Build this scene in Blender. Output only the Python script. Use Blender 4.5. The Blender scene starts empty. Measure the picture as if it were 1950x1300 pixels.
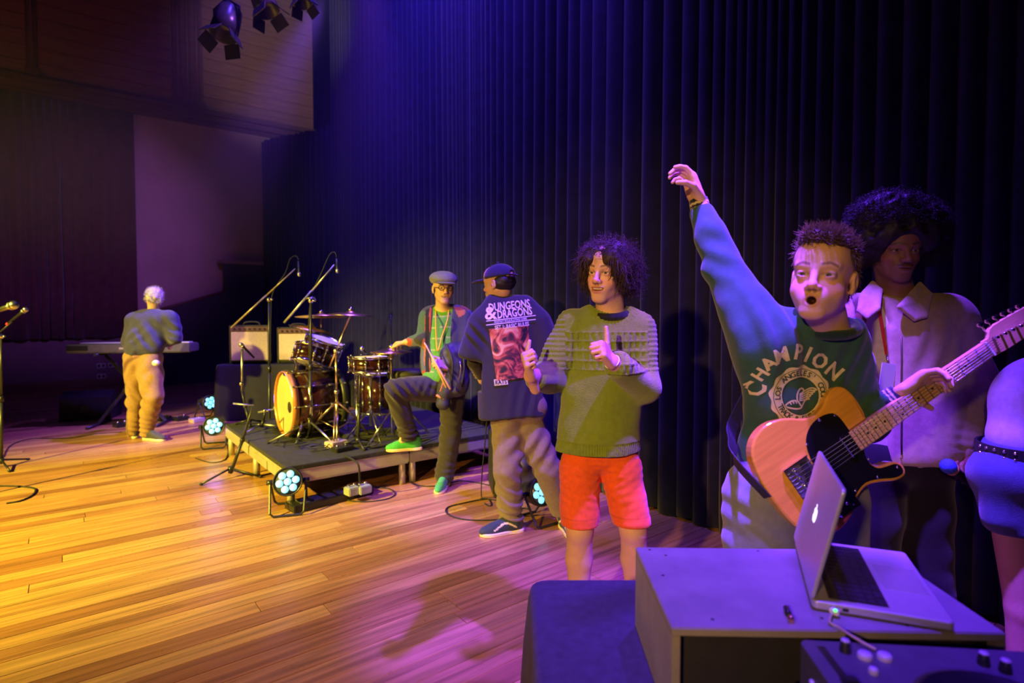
import bpy, bmesh, math, random
import numpy as np
from mathutils import Vector, Matrix
from mathutils.bvhtree import BVHTree

SC = bpy.context.scene
COL = SC.collection
RND = random.Random(7)

# ------------------------------------------------------------------ camera
FPX, CAMZ, YAW, PITCH, PPY = 1090.0, 1.45, math.radians(38.0), math.radians(2.2), 631.9
_F = np.array([math.sin(YAW) * math.cos(PITCH), math.cos(YAW) * math.cos(PITCH), -math.sin(PITCH)])
_R = np.array([math.cos(YAW), -math.sin(YAW), 0.0])
_U = np.cross(_R, _F)
CAM = np.array([0.0, 0.0, CAMZ])
cam_data = bpy.data.cameras.new('camera')
cam_data.sensor_width = 36.0
cam_data.lens = FPX / 1950.0 * 36.0
cam_data.shift_y = (PPY - 650.0) / 1950.0
cam_data.dof.use_dof = True
cam_data.dof.focus_distance = 2.3
cam_data.dof.aperture_fstop = 2.4
cam = bpy.data.objects.new('camera', cam_data)
COL.objects.link(cam)
_m = Matrix(((_R[0], _U[0], -_F[0], CAM[0]), (_R[1], _U[1], -_F[1], CAM[1]), (_R[2], _U[2], -_F[2], CAM[2]), (0, 0, 0, 1)))
cam.matrix_world = _m
SC.camera = cam


def P(px, py, d):
    """world point seen at that pixel of the 1950x1300 frame, d metres along the optical axis"""
    return CAM + d * (_F + (px - 975.0) / FPX * _R + (PPY - py) / FPX * _U)


def PZ(px, py, z):
    """world point seen at that pixel, at height z"""
    r = _F + (px - 975.0) / FPX * _R + (PPY - py) / FPX * _U
    return CAM + r * ((z - CAMZ) / r[2])


# ------------------------------------------------------------------ light
SC.view_settings.view_transform = 'Standard'
SC.view_settings.look = 'None'
SC.view_settings.gamma = 1.0
SC.view_settings.exposure = 0.0
SC.view_settings.use_curve_mapping = False
world = bpy.data.worlds.new('dark_hall')
world.use_nodes = True
world.node_tree.nodes['Background'].inputs[0].default_value = (0.10, 0.06, 0.30, 1)
world.node_tree.nodes['Background'].inputs[1].default_value = 0.015
SC.world = world


def spot(name, loc, aim, energy, color, size=40.0, blend=0.6, rad=0.08):
    l = bpy.data.lights.new(name, 'SPOT')
    l.energy = energy
    l.color = color
    l.spot_size = math.radians(size)
    l.spot_blend = blend
    l.shadow_soft_size = rad
    o = bpy.data.objects.new(name, l)
    COL.objects.link(o)
    o.location = loc
    o.rotation_euler = (Vector(aim) - Vector(loc)).to_track_quat('-Z', 'Y').to_euler()
    return o


AMBER = (1.0, 0.80, 0.07)
VIOLET = (0.14, 0.026, 1.0)
BLUE = (0.10, 0.04, 1.0)
spot('amber_pool_spot', (-6.0, 3.4, 4.6), (0.40, 5.3, 0.2), 11000, AMBER, 46, 1.0, 0.12)
spot('amber_kit_spot', (-5.5, 5.6, 4.2), (1.6, 7.9, 0.9), 2300, (1.0, 0.68, 0.18), 26, 1.0, 0.12)
spot('amber_front_wash', (-4.4, -1.2, 3.1), (2.03, 2.60, 0.8), 1900, (1.0, 0.54, 0.13), 35, 1.0, 0.10)
spot('warm_hall_spill', (-4.5, 8.0, 3.0), (-2.0, 13.3, 5.4), 75, (1.0, 0.20, 0.16), 100, 1.0, 0.4)
spot('violet_near_spot', (0.742, 0.626, 4.4), (1.10, 0.55, 0.9), 950, VIOLET, 26, 0.5, 0.08)
spot('violet_key_spot', (1.20, 0.97, 4.5), (1.84, 0.90, 1.5), 4600, (0.17, 0.04, 1.0), 23, 0.35, 0.06)
spot('violet_side_spot', (2.25, 0.28, 4.6), (1.86, 1.65, 1.15), 3400, VIOLET, 20, 0.6, 0.06)
spot('violet_back_spot', (3.0, 1.5, 4.6), (2.3, 1.2, 1.4), 1500, VIOLET, 40, 0.9, 0.08)
spot('violet_mid_spot', (1.5, 1.75, 5.2), (2.38, 3.15, 1.15), 3000, VIOLET, 24, 0.7, 0.08)
spot('violet_floor_spot', (0.6, 0.4, 5.6), (1.3, 2.6, 0.0), 260, (0.22, 0.05, 1.0), 40, 1.0, 0.10)
spot('violet_kit_spot', (2.8, 6.2, 5.6), (2.4, 5.2, 0.5), 1200, (0.20, 0.05, 1.0), 32, 0.9, 0.10)
spot('violet_far_spot', (2.4, 6.6, 5.0), (0.8, 7.9, 0.8), 2300, (0.24, 0.07, 1.0), 32, 0.9, 0.10)
spot('violet_lamp_beam', (1.45, 5.2, 4.55), (0.35, 13.3, 2.7), 1700, (0.40, 0.12, 1.0), 38, 1.0, 0.10)
spot('white_lamp_beam', (1.75, 5.3, 4.75), (4.1, 13.3, 7.1), 700, (1.0, 0.82, 0.80), 34, 1.0, 0.10)
spot('violet_lamp_fill', (2.1, 4.3, 4.9), (1.2, 5.45, 4.15), 260, (0.40, 0.12, 1.0), 40, 0.9, 0.05)  # added fill that brightens the hanging lamp housings; no fixture stands here
spot('blue_curtain_wash', (1.9, 4.4, 7.6), (3.4, 5.0, 5.0), 2300, BLUE, 104, 1.0, 0.15)


# ------------------------------------------------------------------ materials
MATS = {}


def mat(name, col=(0.5, 0.5, 0.5), rough=0.6, metal=0.0, noise=None, bump=None, spec=0.5, emit=None, estr=0.0,
        coat=0.0, sheen=0.0, attr=None, var=0.0, clearrough=0.1, bumptype='noise', aniso=None):
    """noise=(scale, amount): colour mottling; bump=(scale, strength)"""
    if name in MATS:
        return MATS[name]
    m = bpy.data.materials.new(name)
    m.use_nodes = True
    nt = m.node_tree
    N, L = nt.nodes, nt.links
    b = N['Principled BSDF']
    b.inputs['Roughness'].default_value = rough
    b.inputs['Metallic'].default_value = metal
    b.inputs['Specular IOR Level'].default_value = spec
    b.inputs['Coat Weight'].default_value = coat
    b.inputs['Coat Roughness'].default_value = clearrough
    b.inputs['Sheen Weight'].default_value = sheen
    tc = N.new('ShaderNodeTexCoord')
    c4 = (col[0], col[1], col[2], 1)
    src = None
    if attr:
        a = N.new('ShaderNodeAttribute')
        a.attribute_name = attr
        src = a.outputs['Color']
    if noise or attr:
        nz = N.new('ShaderNodeTexNoise')
        sc, am = noise if noise else (30.0, 0.12)
        nz.inputs['Scale'].default_value = sc
        nz.inputs['Detail'].default_value = 4
        mp = N.new('ShaderNodeMapping')
        if aniso:
            mp.inputs['Scale'].default_value = aniso
        L.new(tc.outputs['Object'], mp.inputs[0])
        L.new(mp.outputs[0], nz.inputs['Vector'])
        mr = N.new('ShaderNodeMapRange')
        mr.inputs['From Min'].default_value = 0.3
        mr.inputs['From Max'].default_value = 0.7
        mr.inputs['To Min'].default_value = 1 - am
        mr.inputs['To Max'].default_value = 1 + am
        L.new(nz.outputs['Fac'], mr.inputs['Value'])
        mx = N.new('ShaderNodeMix')
        mx.data_type = 'RGBA'
        mx.blend_type = 'MULTIPLY'
        mx.inputs[0].default_value = 1.0
        mx.inputs[6].default_value = c4
        if src:
            L.new(src, mx.inputs[6])
        L.new(mr.outputs[0], mx.inputs[7])
        src = mx.outputs[2]
    if src:
        L.new(src, b.inputs['Base Color'])
    else:
        b.inputs['Base Color'].default_value = c4
    if bump:
        if bumptype == 'wave':
            bz = N.new('ShaderNodeTexWave')
            bz.bands_direction = 'DIAGONAL'
            bz.inputs['Scale'].default_value = bump[0]
            bz.inputs['Distortion'].default_value = 6.0
            bz.inputs['Detail'].default_value = 3.0
            bz.inputs['Detail Scale'].default_value = 1.5
        else:
            bz = N.new('ShaderNodeTexNoise')
            bz.inputs['Scale'].default_value = bump[0]
            bz.inputs['Detail'].default_value = 5
        L.new(tc.outputs['Object'], bz.inputs['Vector'])
        bn = N.new('ShaderNodeBump')
        bn.inputs['Strength'].default_value = bump[1]
        bn.inputs['Distance'].default_value = 0.01
        L.new(bz.outputs['Fac'], bn.inputs['Height'])
        L.new(bn.outputs[0], b.inputs['Normal'])
    if emit:
        b.inputs['Emission Color'].default_value = (emit[0], emit[1], emit[2], 1)
        b.inputs['Emission Strength'].default_value = estr
    MATS[name] = m
    return m


BLACK = mat('black_matte', (0.018, 0.018, 0.020), 0.65, noise=(20, .2))
BLACKM = mat('black_powder_metal', (0.022, 0.022, 0.024), 0.38, noise=(60, .2))
BLACKP = mat('black_plastic', (0.02, 0.02, 0.022), 0.3, noise=(40, .15))
CHROME = mat('chrome', (0.75, 0.75, 0.76), 0.14, 1.0, noise=(15, .06))
STEEL = mat('brushed_steel', (0.55, 0.55, 0.56), 0.32, 1.0, noise=(50, .1))
ALU = mat('aluminium', (0.62, 0.62, 0.63), 0.36, 0.85, noise=(40, .08))
RUBBER = mat('rubber', (0.012, 0.012, 0.013), 0.75, noise=(30, .1))
BRASS = mat('cymbal_bronze', (0.78, 0.56, 0.26), 0.28, 1.0, noise=(12, .12), bump=(3, .05))
WHITE = mat('white_paint', (0.8, 0.8, 0.78), 0.5, noise=(20, .05))


# ------------------------------------------------------------------ objects
def link(o, parent=None):
    COL.objects.link(o)
    if parent is not None:
        o.parent = parent
    return o


def tag(o, label=None, cat=None, group=None, kind=None):
    if label:
        o['label'] = label
    if cat:
        o['category'] = cat
    if group:
        o['group'] = group
    if kind:
        o['kind'] = kind
    return o


def thing(name, label, cat, loc=(0, 0, 0), group=None, kind=None, M=None):
    o = bpy.data.objects.new(name, None)
    o.empty_display_size = 0.1
    COL.objects.link(o)
    if M is not None:
        o.matrix_world = M
    else:
        o.location = loc
    return tag(o, label, cat, group, kind)


def copy_tree(o, parent=None):
    c = o.copy()
    COL.objects.link(c)
    c.parent = parent
    for ch in o.children:
        copy_tree(ch, c)
    return c


def frame(origin, x, z):
    """4x4 matrix with local x along x and local z close to z"""
    x = Vector(x).normalized()
    z = Vector(z)
    y = z.cross(x).normalized()
    z = x.cross(y)
    o = origin
    return Matrix(((x.x, y.x, z.x, o[0]), (x.y, y.y, z.y, o[1]), (x.z, y.z, z.z, o[2]), (0, 0, 0, 1)))


class MB:
    """mesh builder: one part"""

    def __init__(s):
        s.v, s.f, s.mi, s.sm = [], [], [], []

    def add(s, vs, fs, mi=0, smooth=False):
        n = len(s.v)
        s.v += [tuple(map(float, q)) for q in vs]
        s.f += [tuple(i + n for i in q) for q in fs]
        s.mi += [mi] * len(fs)
        s.sm += [smooth] * len(fs)
        return s

    def box(s, lo, hi, mi=0, M=None, bev=0.0):
        lo, hi = np.minimum(lo, hi), np.maximum(lo, hi)
        if bev <= 0:
            vs = [(x, y, z) for z in (lo[2], hi[2]) for y in (lo[1], hi[1]) for x in (lo[0], hi[0])]
            fs = [(0, 2, 3, 1), (4, 5, 7, 6), (0, 1, 5, 4), (2, 6, 7, 3), (0, 4, 6, 2), (1, 3, 7, 5)]
        else:
            b = min(bev, 0.49 * min(hi[i] - lo[i] for i in range(3)))
            bm = bmesh.new()
            bmesh.ops.create_cube(bm, size=1.0)
            for q in bm.verts:
                for i in range(3):
                    q.co[i] = lo[i] if q.co[i] < 0 else hi[i]
            bmesh.ops.bevel(bm, geom=bm.edges[:], offset=b, segments=2, affect='EDGES')
            bm.verts.index_update()
            vs = [tuple(q.co) for q in bm.verts]
            fs = [tuple(q.index for q in f.verts) for f in bm.faces]
            bm.free()
        if M is not None:
            vs = [tuple(M @ Vector(q)) for q in vs]
        return s.add(vs, fs, mi, False)

    def tube(s, pts, r, seg=8, mi=0, cap=True, closed=False, smooth=True):
        pts = [np.asarray(q, float) for q in pts]
        n = len(pts)
        rs = r if hasattr(r, '__len__') else [r] * n
        vs, fs = [], []
        prev = None
        for i in range(n):
            if closed:
                t = pts[(i + 1) % n] - pts[i - 1]
            else:
                t = pts[min(i + 1, n - 1)] - pts[max(i - 1, 0)]
            t = t / (np.linalg.norm(t) + 1e-12)
            if prev is None:
                a = np.array([0, 0, 1.0]) if abs(t[2]) < 0.9 else np.array([1.0, 0, 0])
                u = np.cross(t, a)
            else:
                u = prev - t * np.dot(prev, t)
            u = u / (np.linalg.norm(u) + 1e-12)
            prev = u
            w = np.cross(t, u)
            for k in range(seg):
                an = 2 * math.pi * k / seg
                vs.append(pts[i] + rs[i] * (math.cos(an) * u + math.sin(an) * w))
        for i in range(n if closed else n - 1):
            j = (i + 1) % n
            for k in range(seg):
                l = (k + 1) % seg
                fs.append((i * seg + k, i * seg + l, j * seg + l, j * seg + k))
        s.add(vs, fs, mi, smooth)
        if cap and not closed:
            b = len(s.v) - len(vs)
            s.f.append(tuple(b + k for k in reversed(range(seg))))
            s.f.append(tuple(b + (n - 1) * seg + k for k in range(seg)))
            s.mi += [mi, mi]
            s.sm += [False, False]
        return s

    def cyl(s, a, b, r, seg=16, mi=0, r2=None):
        return s.tube([a, b], [r, r if r2 is None else r2], seg, mi)

    def lathe(s, prof, seg=32, mi=0, M=None, smooth=True, closed=False):
        """prof: list of (r, z); around local z"""
        vs, fs = [], []
        for (r, z) in prof:
            for k in range(seg):
                a = 2 * math.pi * k / seg
                vs.append((max(r, 1e-5) * math.cos(a), max(r, 1e-5) * math.sin(a), z))
        n = len(prof)
        for i in range(n if closed else n - 1):
            j = (i + 1) % n
            for k in range(seg):
                l = (k + 1) % seg
                fs.append((i * seg + k, i * seg + l, j * seg + l, j * seg + k))
        if M is not None:
            vs = [tuple(M @ Vector(q)) for q in vs]
        return s.add(vs, fs, mi, smooth)

    def ball(s, c, r, seg=12, mi=0):
        rr = r if hasattr(r, '__len__') else (r, r, r)
        prof = [(math.sin(math.pi * i / (seg // 2)), -math.cos(math.pi * i / (seg // 2))) for i in range(seg // 2 + 1)]
        M = Matrix.Translation(Vector(c)) @ Matrix.Diagonal((rr[0], rr[1], rr[2], 1))
        return s.lathe(prof, seg, mi, M)

    def prism(s, out, z0, z1, mi=0, M=None, bev=0.0, smooth=False):
        """2D outline (ccw) extruded z0..z1 with an optional rounded edge"""
        out = [np.asarray(q, float) for q in out]
        n = len(out)
        if bev > 0:
            nor = []
            for i in range(n):
                t = out[(i + 1) % n] - out[i - 1]
                t /= np.linalg.norm(t) + 1e-12
                nor.append(np.array([t[1], -t[0]]))
            lay = []
            for an in (0, 30, 60, 90):
                a = math.radians(an)
                lay.append((bev * (1 - math.sin(a)), z0 + bev * (1 - math.cos(a))))
            lay2 = [(i, z1 - (z - z0)) for i, z in reversed(lay)]
            lays = lay + lay2
        else:
            nor = [np.zeros(2)] * n
            lays = [(0, z0), (0, z1)]
        vs, fs = [], []
        for ins, z in lays:
            for i in range(n):
                q = out[i] - nor[i] * ins
                vs.append((q[0], q[1], z))
        m = len(lays)
        for a in range(m - 1):
            for i in range(n):
                j = (i + 1) % n
                fs.append((a * n + i, a * n + j, (a + 1) * n + j, (a + 1) * n + i))
        fs.append(tuple(reversed(range(n))))
        fs.append(tuple((m - 1) * n + i for i in range(n)))
        if M is not None:
            vs = [tuple(M @ Vector(q)) for q in vs]
        return s.add(vs, fs, mi, smooth)

    def mesh(s, name, mats):
        me = bpy.data.meshes.new(name)
        me.from_pydata(s.v, [], s.f)
        for m in (mats if isinstance(mats, (list, tuple)) else [mats]):
            me.materials.append(m)
        me.polygons.foreach_set('material_index', s.mi)
        me.polygons.foreach_set('use_smooth', s.sm)
        me.update()
        return me

    def build(s, name, mats, parent=None, M=None):
        o = bpy.data.objects.new(name, s.mesh(name, mats))
        link(o, parent)
        if M is not None:
            o.matrix_world = M
        return o


def catmull(pts, n=6, closed=False):
    pts = [np.asarray(q, float) for q in pts]
    out = []
    m = len(pts)
    for i in range(m if closed else m - 1):
        if closed:
            p0, p1, p2, p3 = pts[i - 1], pts[i], pts[(i + 1) % m], pts[(i + 2) % m]
        else:
            p0, p1, p2, p3 = pts[max(i - 1, 0)], pts[i], pts[i + 1], pts[min(i + 2, m - 1)]
        for k in range(n):
            t = k / n
            out.append(0.5 * (2 * p1 + (p2 - p0) * t + (2 * p0 - 5 * p1 + 4 * p2 - p3) * t * t + (3 * p1 - p0 - 3 * p2 + p3) * t ** 3))
    if not closed:
        out.append(pts[-1])
    return out


def relmesh(o, mats, parent, loc):
    pass


# ------------------------------------------------------------------ sculpting with distance fields
def unit(a):
    a = np.asarray(a, float)
    return a / (np.linalg.norm(a) + 1e-12)


class Sculpt:
    """smooth-blended primitives turned into one continuous surface"""

    def __init__(s):
        s.p = []

    def _smin(s, a, b, k):
        if k <= 0:
            return np.minimum(a, b)
        h = np.clip(0.5 + 0.5 * (b - a) / k, 0, 1)
        return b + (a - b) * h - k * h * (1 - h)

    def limb(s, a, b, ra, rb, k=0.02, op='+', flat=None, fs=1.0):
        """tapered capsule; flat=direction in which it is fs times as thick"""
        a, b = np.asarray(a, float), np.asarray(b, float)
        ba = b - a
        l2 = max(np.dot(ba, ba), 1e-10)
        fl = unit(flat) if flat is not None else None

        def fn(x, y, z):
            t = np.clip(((x - a[0]) * ba[0] + (y - a[1]) * ba[1] + (z - a[2]) * ba[2]) / l2, 0, 1)
            qx, qy, qz = x - a[0] - t * ba[0], y - a[1] - t * ba[1], z - a[2] - t * ba[2]
            r = ra + (rb - ra) * t
            if fl is None:
                return np.sqrt(qx * qx + qy * qy + qz * qz) - r
            c = qx * fl[0] + qy * fl[1] + qz * fl[2]
            e = c * (1 / fs - 1)
            qx, qy, qz = qx + e * fl[0], qy + e * fl[1], qz + e * fl[2]
            return (np.sqrt(qx * qx + qy * qy + qz * qz) - r) * min(1.0, 0.5 + 0.5 * fs)

        R = max(ra, rb) * max(1.0, fs)
        s.p.append((fn, np.minimum(a, b) - R, np.maximum(a, b) + R, k, op))
        return s

    def chain(s, pts, rs, k=0.02, op='+', flat=None, fs=1.0, kk=None):
        for i in range(len(pts) - 1):
            s.limb(pts[i], pts[i + 1], rs[i], rs[i + 1], k if i == 0 else (kk or k * 0.4), op, flat, fs)
        return s

    def ell(s, c, r, A=None, k=0.02, op='+'):
        c = np.asarray(c, float)
        r = np.asarray(r, float)
        A = np.eye(3) if A is None else np.asarray(A, float)   # rows: local axes

        def fn(x, y, z):
            dx, dy, dz = x - c[0], y - c[1], z - c[2]
            u = (A[0, 0] * dx + A[0, 1] * dy + A[0, 2] * dz) / r[0]
            v = (A[1, 0] * dx + A[1, 1] * dy + A[1, 2] * dz) / r[1]
            w = (A[2, 0] * dx + A[2, 1] * dy + A[2, 2] * dz) / r[2]
            k0 = np.sqrt(u * u + v * v + w * w)
            k1 = np.sqrt((u / r[0]) ** 2 + (v / r[1]) ** 2 + (w / r[2]) ** 2) + 1e-9
            return np.where(k0 < 1e-3, -r.min(), k0 * (k0 - 1) / k1)

        e = np.sqrt(((A.T * r) ** 2).sum(1))
        s.p.append((fn, c - e, c + e, k, op))
        return s

    def rbox(s, c, hsz, rad, A=None, k=0.02, op='+'):
        c = np.asarray(c, float)
        hsz = np.asarray(hsz, float)
        A = np.eye(3) if A is None else np.asarray(A, float)

        def fn(x, y, z):
            dx, dy, dz = x - c[0], y - c[1], z - c[2]
            q = [np.abs(A[i, 0] * dx + A[i, 1] * dy + A[i, 2] * dz) - hsz[i] + rad for i in range(3)]
            o = np.sqrt(np.maximum(q[0], 0) ** 2 + np.maximum(q[1], 0) ** 2 + np.maximum(q[2], 0) ** 2)
            return o + np.minimum(np.maximum(q[0], np.maximum(q[1], q[2])), 0) - rad

        e = np.abs(A.T) @ hsz
        s.p.append((fn, c - e, c + e, k, op))
        return s

    def cut(s, c, n, k=0.004, ball=None):
        """removes what lies on the side n points to (inside ball=(centre, radius) only)"""
        c, n = np.asarray(c, float), unit(n)

        def fn(x, y, z):
            return -((x - c[0]) * n[0] + (y - c[1]) * n[1] + (z - c[2]) * n[2])

        if ball is None:
            s.p.append((fn, None, None, k, '-'))
        else:
            b, r = np.asarray(ball[0], float), ball[1]
            s.p.append((fn, b - r, b + r, k, '-!'))
        return s

    def disp(s, fn):
        s.p.append((fn, None, None, 0, 'd'))
        return s

    def field(s, lo, hi, h):
        lo, hi = np.asarray(lo, float), np.asarray(hi, float)
        n = np.maximum(np.ceil((hi - lo) / h).astype(int) + 1, 3)
        ax = [(lo[i] + h * np.arange(n[i])).astype(np.float32) for i in range(3)]
        D = np.full(n, 0.3, np.float32)
        for fn, plo, phi, k, op in s.p:
            if plo is None:
                sl = (slice(0, n[0]), slice(0, n[1]), slice(0, n[2]))
            else:
                mg = 0 if op == '-!' else k + 2.5 * h
                a = np.clip(np.floor((plo - mg - lo) / h).astype(int), 0, n)
                b = np.clip(np.ceil((phi + mg - lo) / h).astype(int) + 1, 0, n)
                if np.any(b <= a):
                    continue
                sl = tuple(slice(a[i], b[i]) for i in range(3))
            x, y, z = ax[0][sl[0]][:, None, None], ax[1][sl[1]][None, :, None], ax[2][sl[2]][None, None, :]
            v = fn(x, y, z)
            if op == '+':
                D[sl] = s._smin(D[sl], v, k)
            elif op[0] == '-':
                D[sl] = -s._smin(-D[sl], v, k)
            elif op == 'd':
                D[sl] = D[sl] + v
        return D, ax

    def bounds(s):
        lo = np.min([q[1] for q in s.p if q[1] is not None and q[4] == '+'], 0)
        hi = np.max([q[2] for q in s.p if q[1] is not None and q[4] == '+'], 0)
        return lo, hi

    def surf(s, h, lo=None, hi=None):
        blo, bhi = s.bounds()
        lo = blo - 0.03 if lo is None else np.asarray(lo, float)
        hi = bhi + 0.03 if hi is None else np.asarray(hi, float)
        D, ax = s.field(lo, hi, h)
        return nets(D, lo, h)


def nets(D, lo, h):
    """surface nets"""
    S = D < 0
    nx, ny, nz = D.shape
    c = np.zeros((nx - 1, ny - 1, nz - 1), np.uint8)
    for i in (0, 1):
        for j in (0, 1):
            for k in (0, 1):
                c += S[i:nx - 1 + i, j:ny - 1 + j, k:nz - 1 + k]
    act = (c > 0) & (c < 8)
    idx = np.full(act.shape, -1, np.int64)
    I = np.argwhere(act)
    idx[act] = np.arange(len(I))
    acc = np.zeros((len(I), 3))
    cnt = np.zeros(len(I))
    offs = [(i, j, k) for i in (0, 1) for j in (0, 1) for k in (0, 1)]
    vals = {o: D[I[:, 0] + o[0], I[:, 1] + o[1], I[:, 2] + o[2]].astype(float) for o in offs}
    for a in offs:
        for d in range(3):
            if a[d] == 0:
                b = list(a)
                b[d] = 1
                b = tuple(b)
                va, vb = vals[a], vals[b]
                m = (va < 0) != (vb < 0)
                t = np.where(m, va / np.where(m, va - vb, 1), 0)
                pt = np.tile(np.array(a, float), (len(I), 1))
                pt[:, d] += t
                acc[m] += pt[m]
                cnt[m] += 1
    V = lo + h * (I + acc / np.maximum(cnt, 1)[:, None])
    Q = []
    for d in range(3):
        u, w = [(1, 2), (2, 0), (0, 1)][d]
        a = S
        sl0 = [slice(None)] * 3
        sl1 = [slice(None)] * 3
        sl0[d] = slice(0, D.shape[d] - 1)
        sl1[d] = slice(1, D.shape[d])
        A0, A1 = S[tuple(sl0)], S[tuple(sl1)]
        for flip, M in ((False, A0 & ~A1), (True, ~A0 & A1)):
            E = np.argwhere(M)
            ok = (E[:, u] > 0) & (E[:, w] > 0) & (E[:, u] < D.shape[u] - 1) & (E[:, w] < D.shape[w] - 1)
            E = E[ok]
            if not len(E):
                continue
            q = []
            for du, dw in ((-1, -1), (0, -1), (0, 0), (-1, 0)):
                e = E.copy()
                e[:, u] += du
                e[:, w] += dw
                q.append(idx[e[:, 0], e[:, 1], e[:, 2]])
            q = np.stack(q, 1)
            if flip:
                q = q[:, ::-1]
            Q.append(q)
    Q = np.concatenate(Q) if Q else np.zeros((0, 4), int)
    Q = Q[(Q >= 0).all(1)]
    return V, Q


def mesh_np(name, V, Q, mats, parent=None, cols=None, smooth=True):
    me = bpy.data.meshes.new(name)
    n, m = len(V), len(Q)
    me.vertices.add(n)
    me.vertices.foreach_set('co', np.asarray(V, np.float32).ravel())
    me.loops.add(m * 4)
    me.loops.foreach_set('vertex_index', np.asarray(Q, np.int32).ravel())
    me.polygons.add(m)
    me.polygons.foreach_set('loop_start', np.arange(0, m * 4, 4, dtype=np.int32))
    me.polygons.foreach_set('use_smooth', np.full(m, smooth))
    me.update(calc_edges=True)
    for mm in (mats if isinstance(mats, (list, tuple)) else [mats]):
        me.materials.append(mm)
    if cols is not None:
        ca = me.color_attributes.new('Col', 'FLOAT_COLOR', 'POINT')
        c4 = np.ones((n, 4), np.float32)
        c4[:, :3] = cols
        ca.data.foreach_set('color', c4.ravel())
    o = bpy.data.objects.new(name, me)
    link(o, parent)
    return o


def waves(seed, freq, amp, n=5, stretch=(1, 1, 1)):
    """soft irregular folds"""
    r = np.random.RandomState(seed)
    K = r.normal(size=(n, 3))
    K /= np.linalg.norm(K, axis=1)[:, None]
    K = K * (freq * r.uniform(0.6, 1.5, (n, 1))) * np.asarray(stretch)
    ph = r.uniform(0, 6.28, n)

    def fn(x, y, z):
        v = 0
        for i in range(n):
            v = v + np.sin(K[i, 0] * x + K[i, 1] * y + K[i, 2] * z + ph[i])
        return amp * v / n * 1.6

    return fn


def text_flat(body, size=1.0, bold=0.0, align='CENTER', space=1.0):
    cu = bpy.data.curves.new('lettering', 'FONT')
    cu.body = body
    cu.size = size
    cu.align_x = align
    cu.align_y = 'CENTER'
    cu.offset = bold
    cu.space_character = space
    cu.resolution_u = 2
    o = bpy.data.objects.new('lettering', cu)
    COL.objects.link(o)
    dg = bpy.context.evaluated_depsgraph_get()
    me = bpy.data.meshes.new_from_object(o.evaluated_get(dg))
    bm = bmesh.new()
    bm.from_mesh(me)
    bpy.data.objects.remove(o)
    bpy.data.curves.remove(cu)
    bpy.data.meshes.remove(me)
    return bm


def finer(bm, mx):
    bmesh.ops.triangulate(bm, faces=bm.faces[:])
    for _ in range(4):
        es = [e for e in bm.edges if e.calc_length() > mx]
        if not es:
            break
        bmesh.ops.subdivide_edges(bm, edges=es, cuts=1)
        bmesh.ops.triangulate(bm, faces=[f for f in bm.faces if len(f.verts) > 3])


def drape(bm, M, bvh, back=0.5, off=0.0025):
    """lays a flat print on a surface along -z of M; returns verts, faces"""
    d = -(M.to_3x3() @ Vector((0, 0, 1))).normalized()
    bm.verts.index_update()
    vs, ok = [], []
    for q in bm.verts:
        w = M @ q.co
        h = bvh.ray_cast(w - d * back, d)
        if h[0] is None:
            vs.append(w)
            ok.append(False)
        else:
            vs.append(h[0] - d * off)
            ok.append(True)
    fs = [tuple(q.index for q in f.verts) for f in bm.faces if all(ok[q.index] for q in f.verts)]
    return [tuple(q) for q in vs], fs
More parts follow.
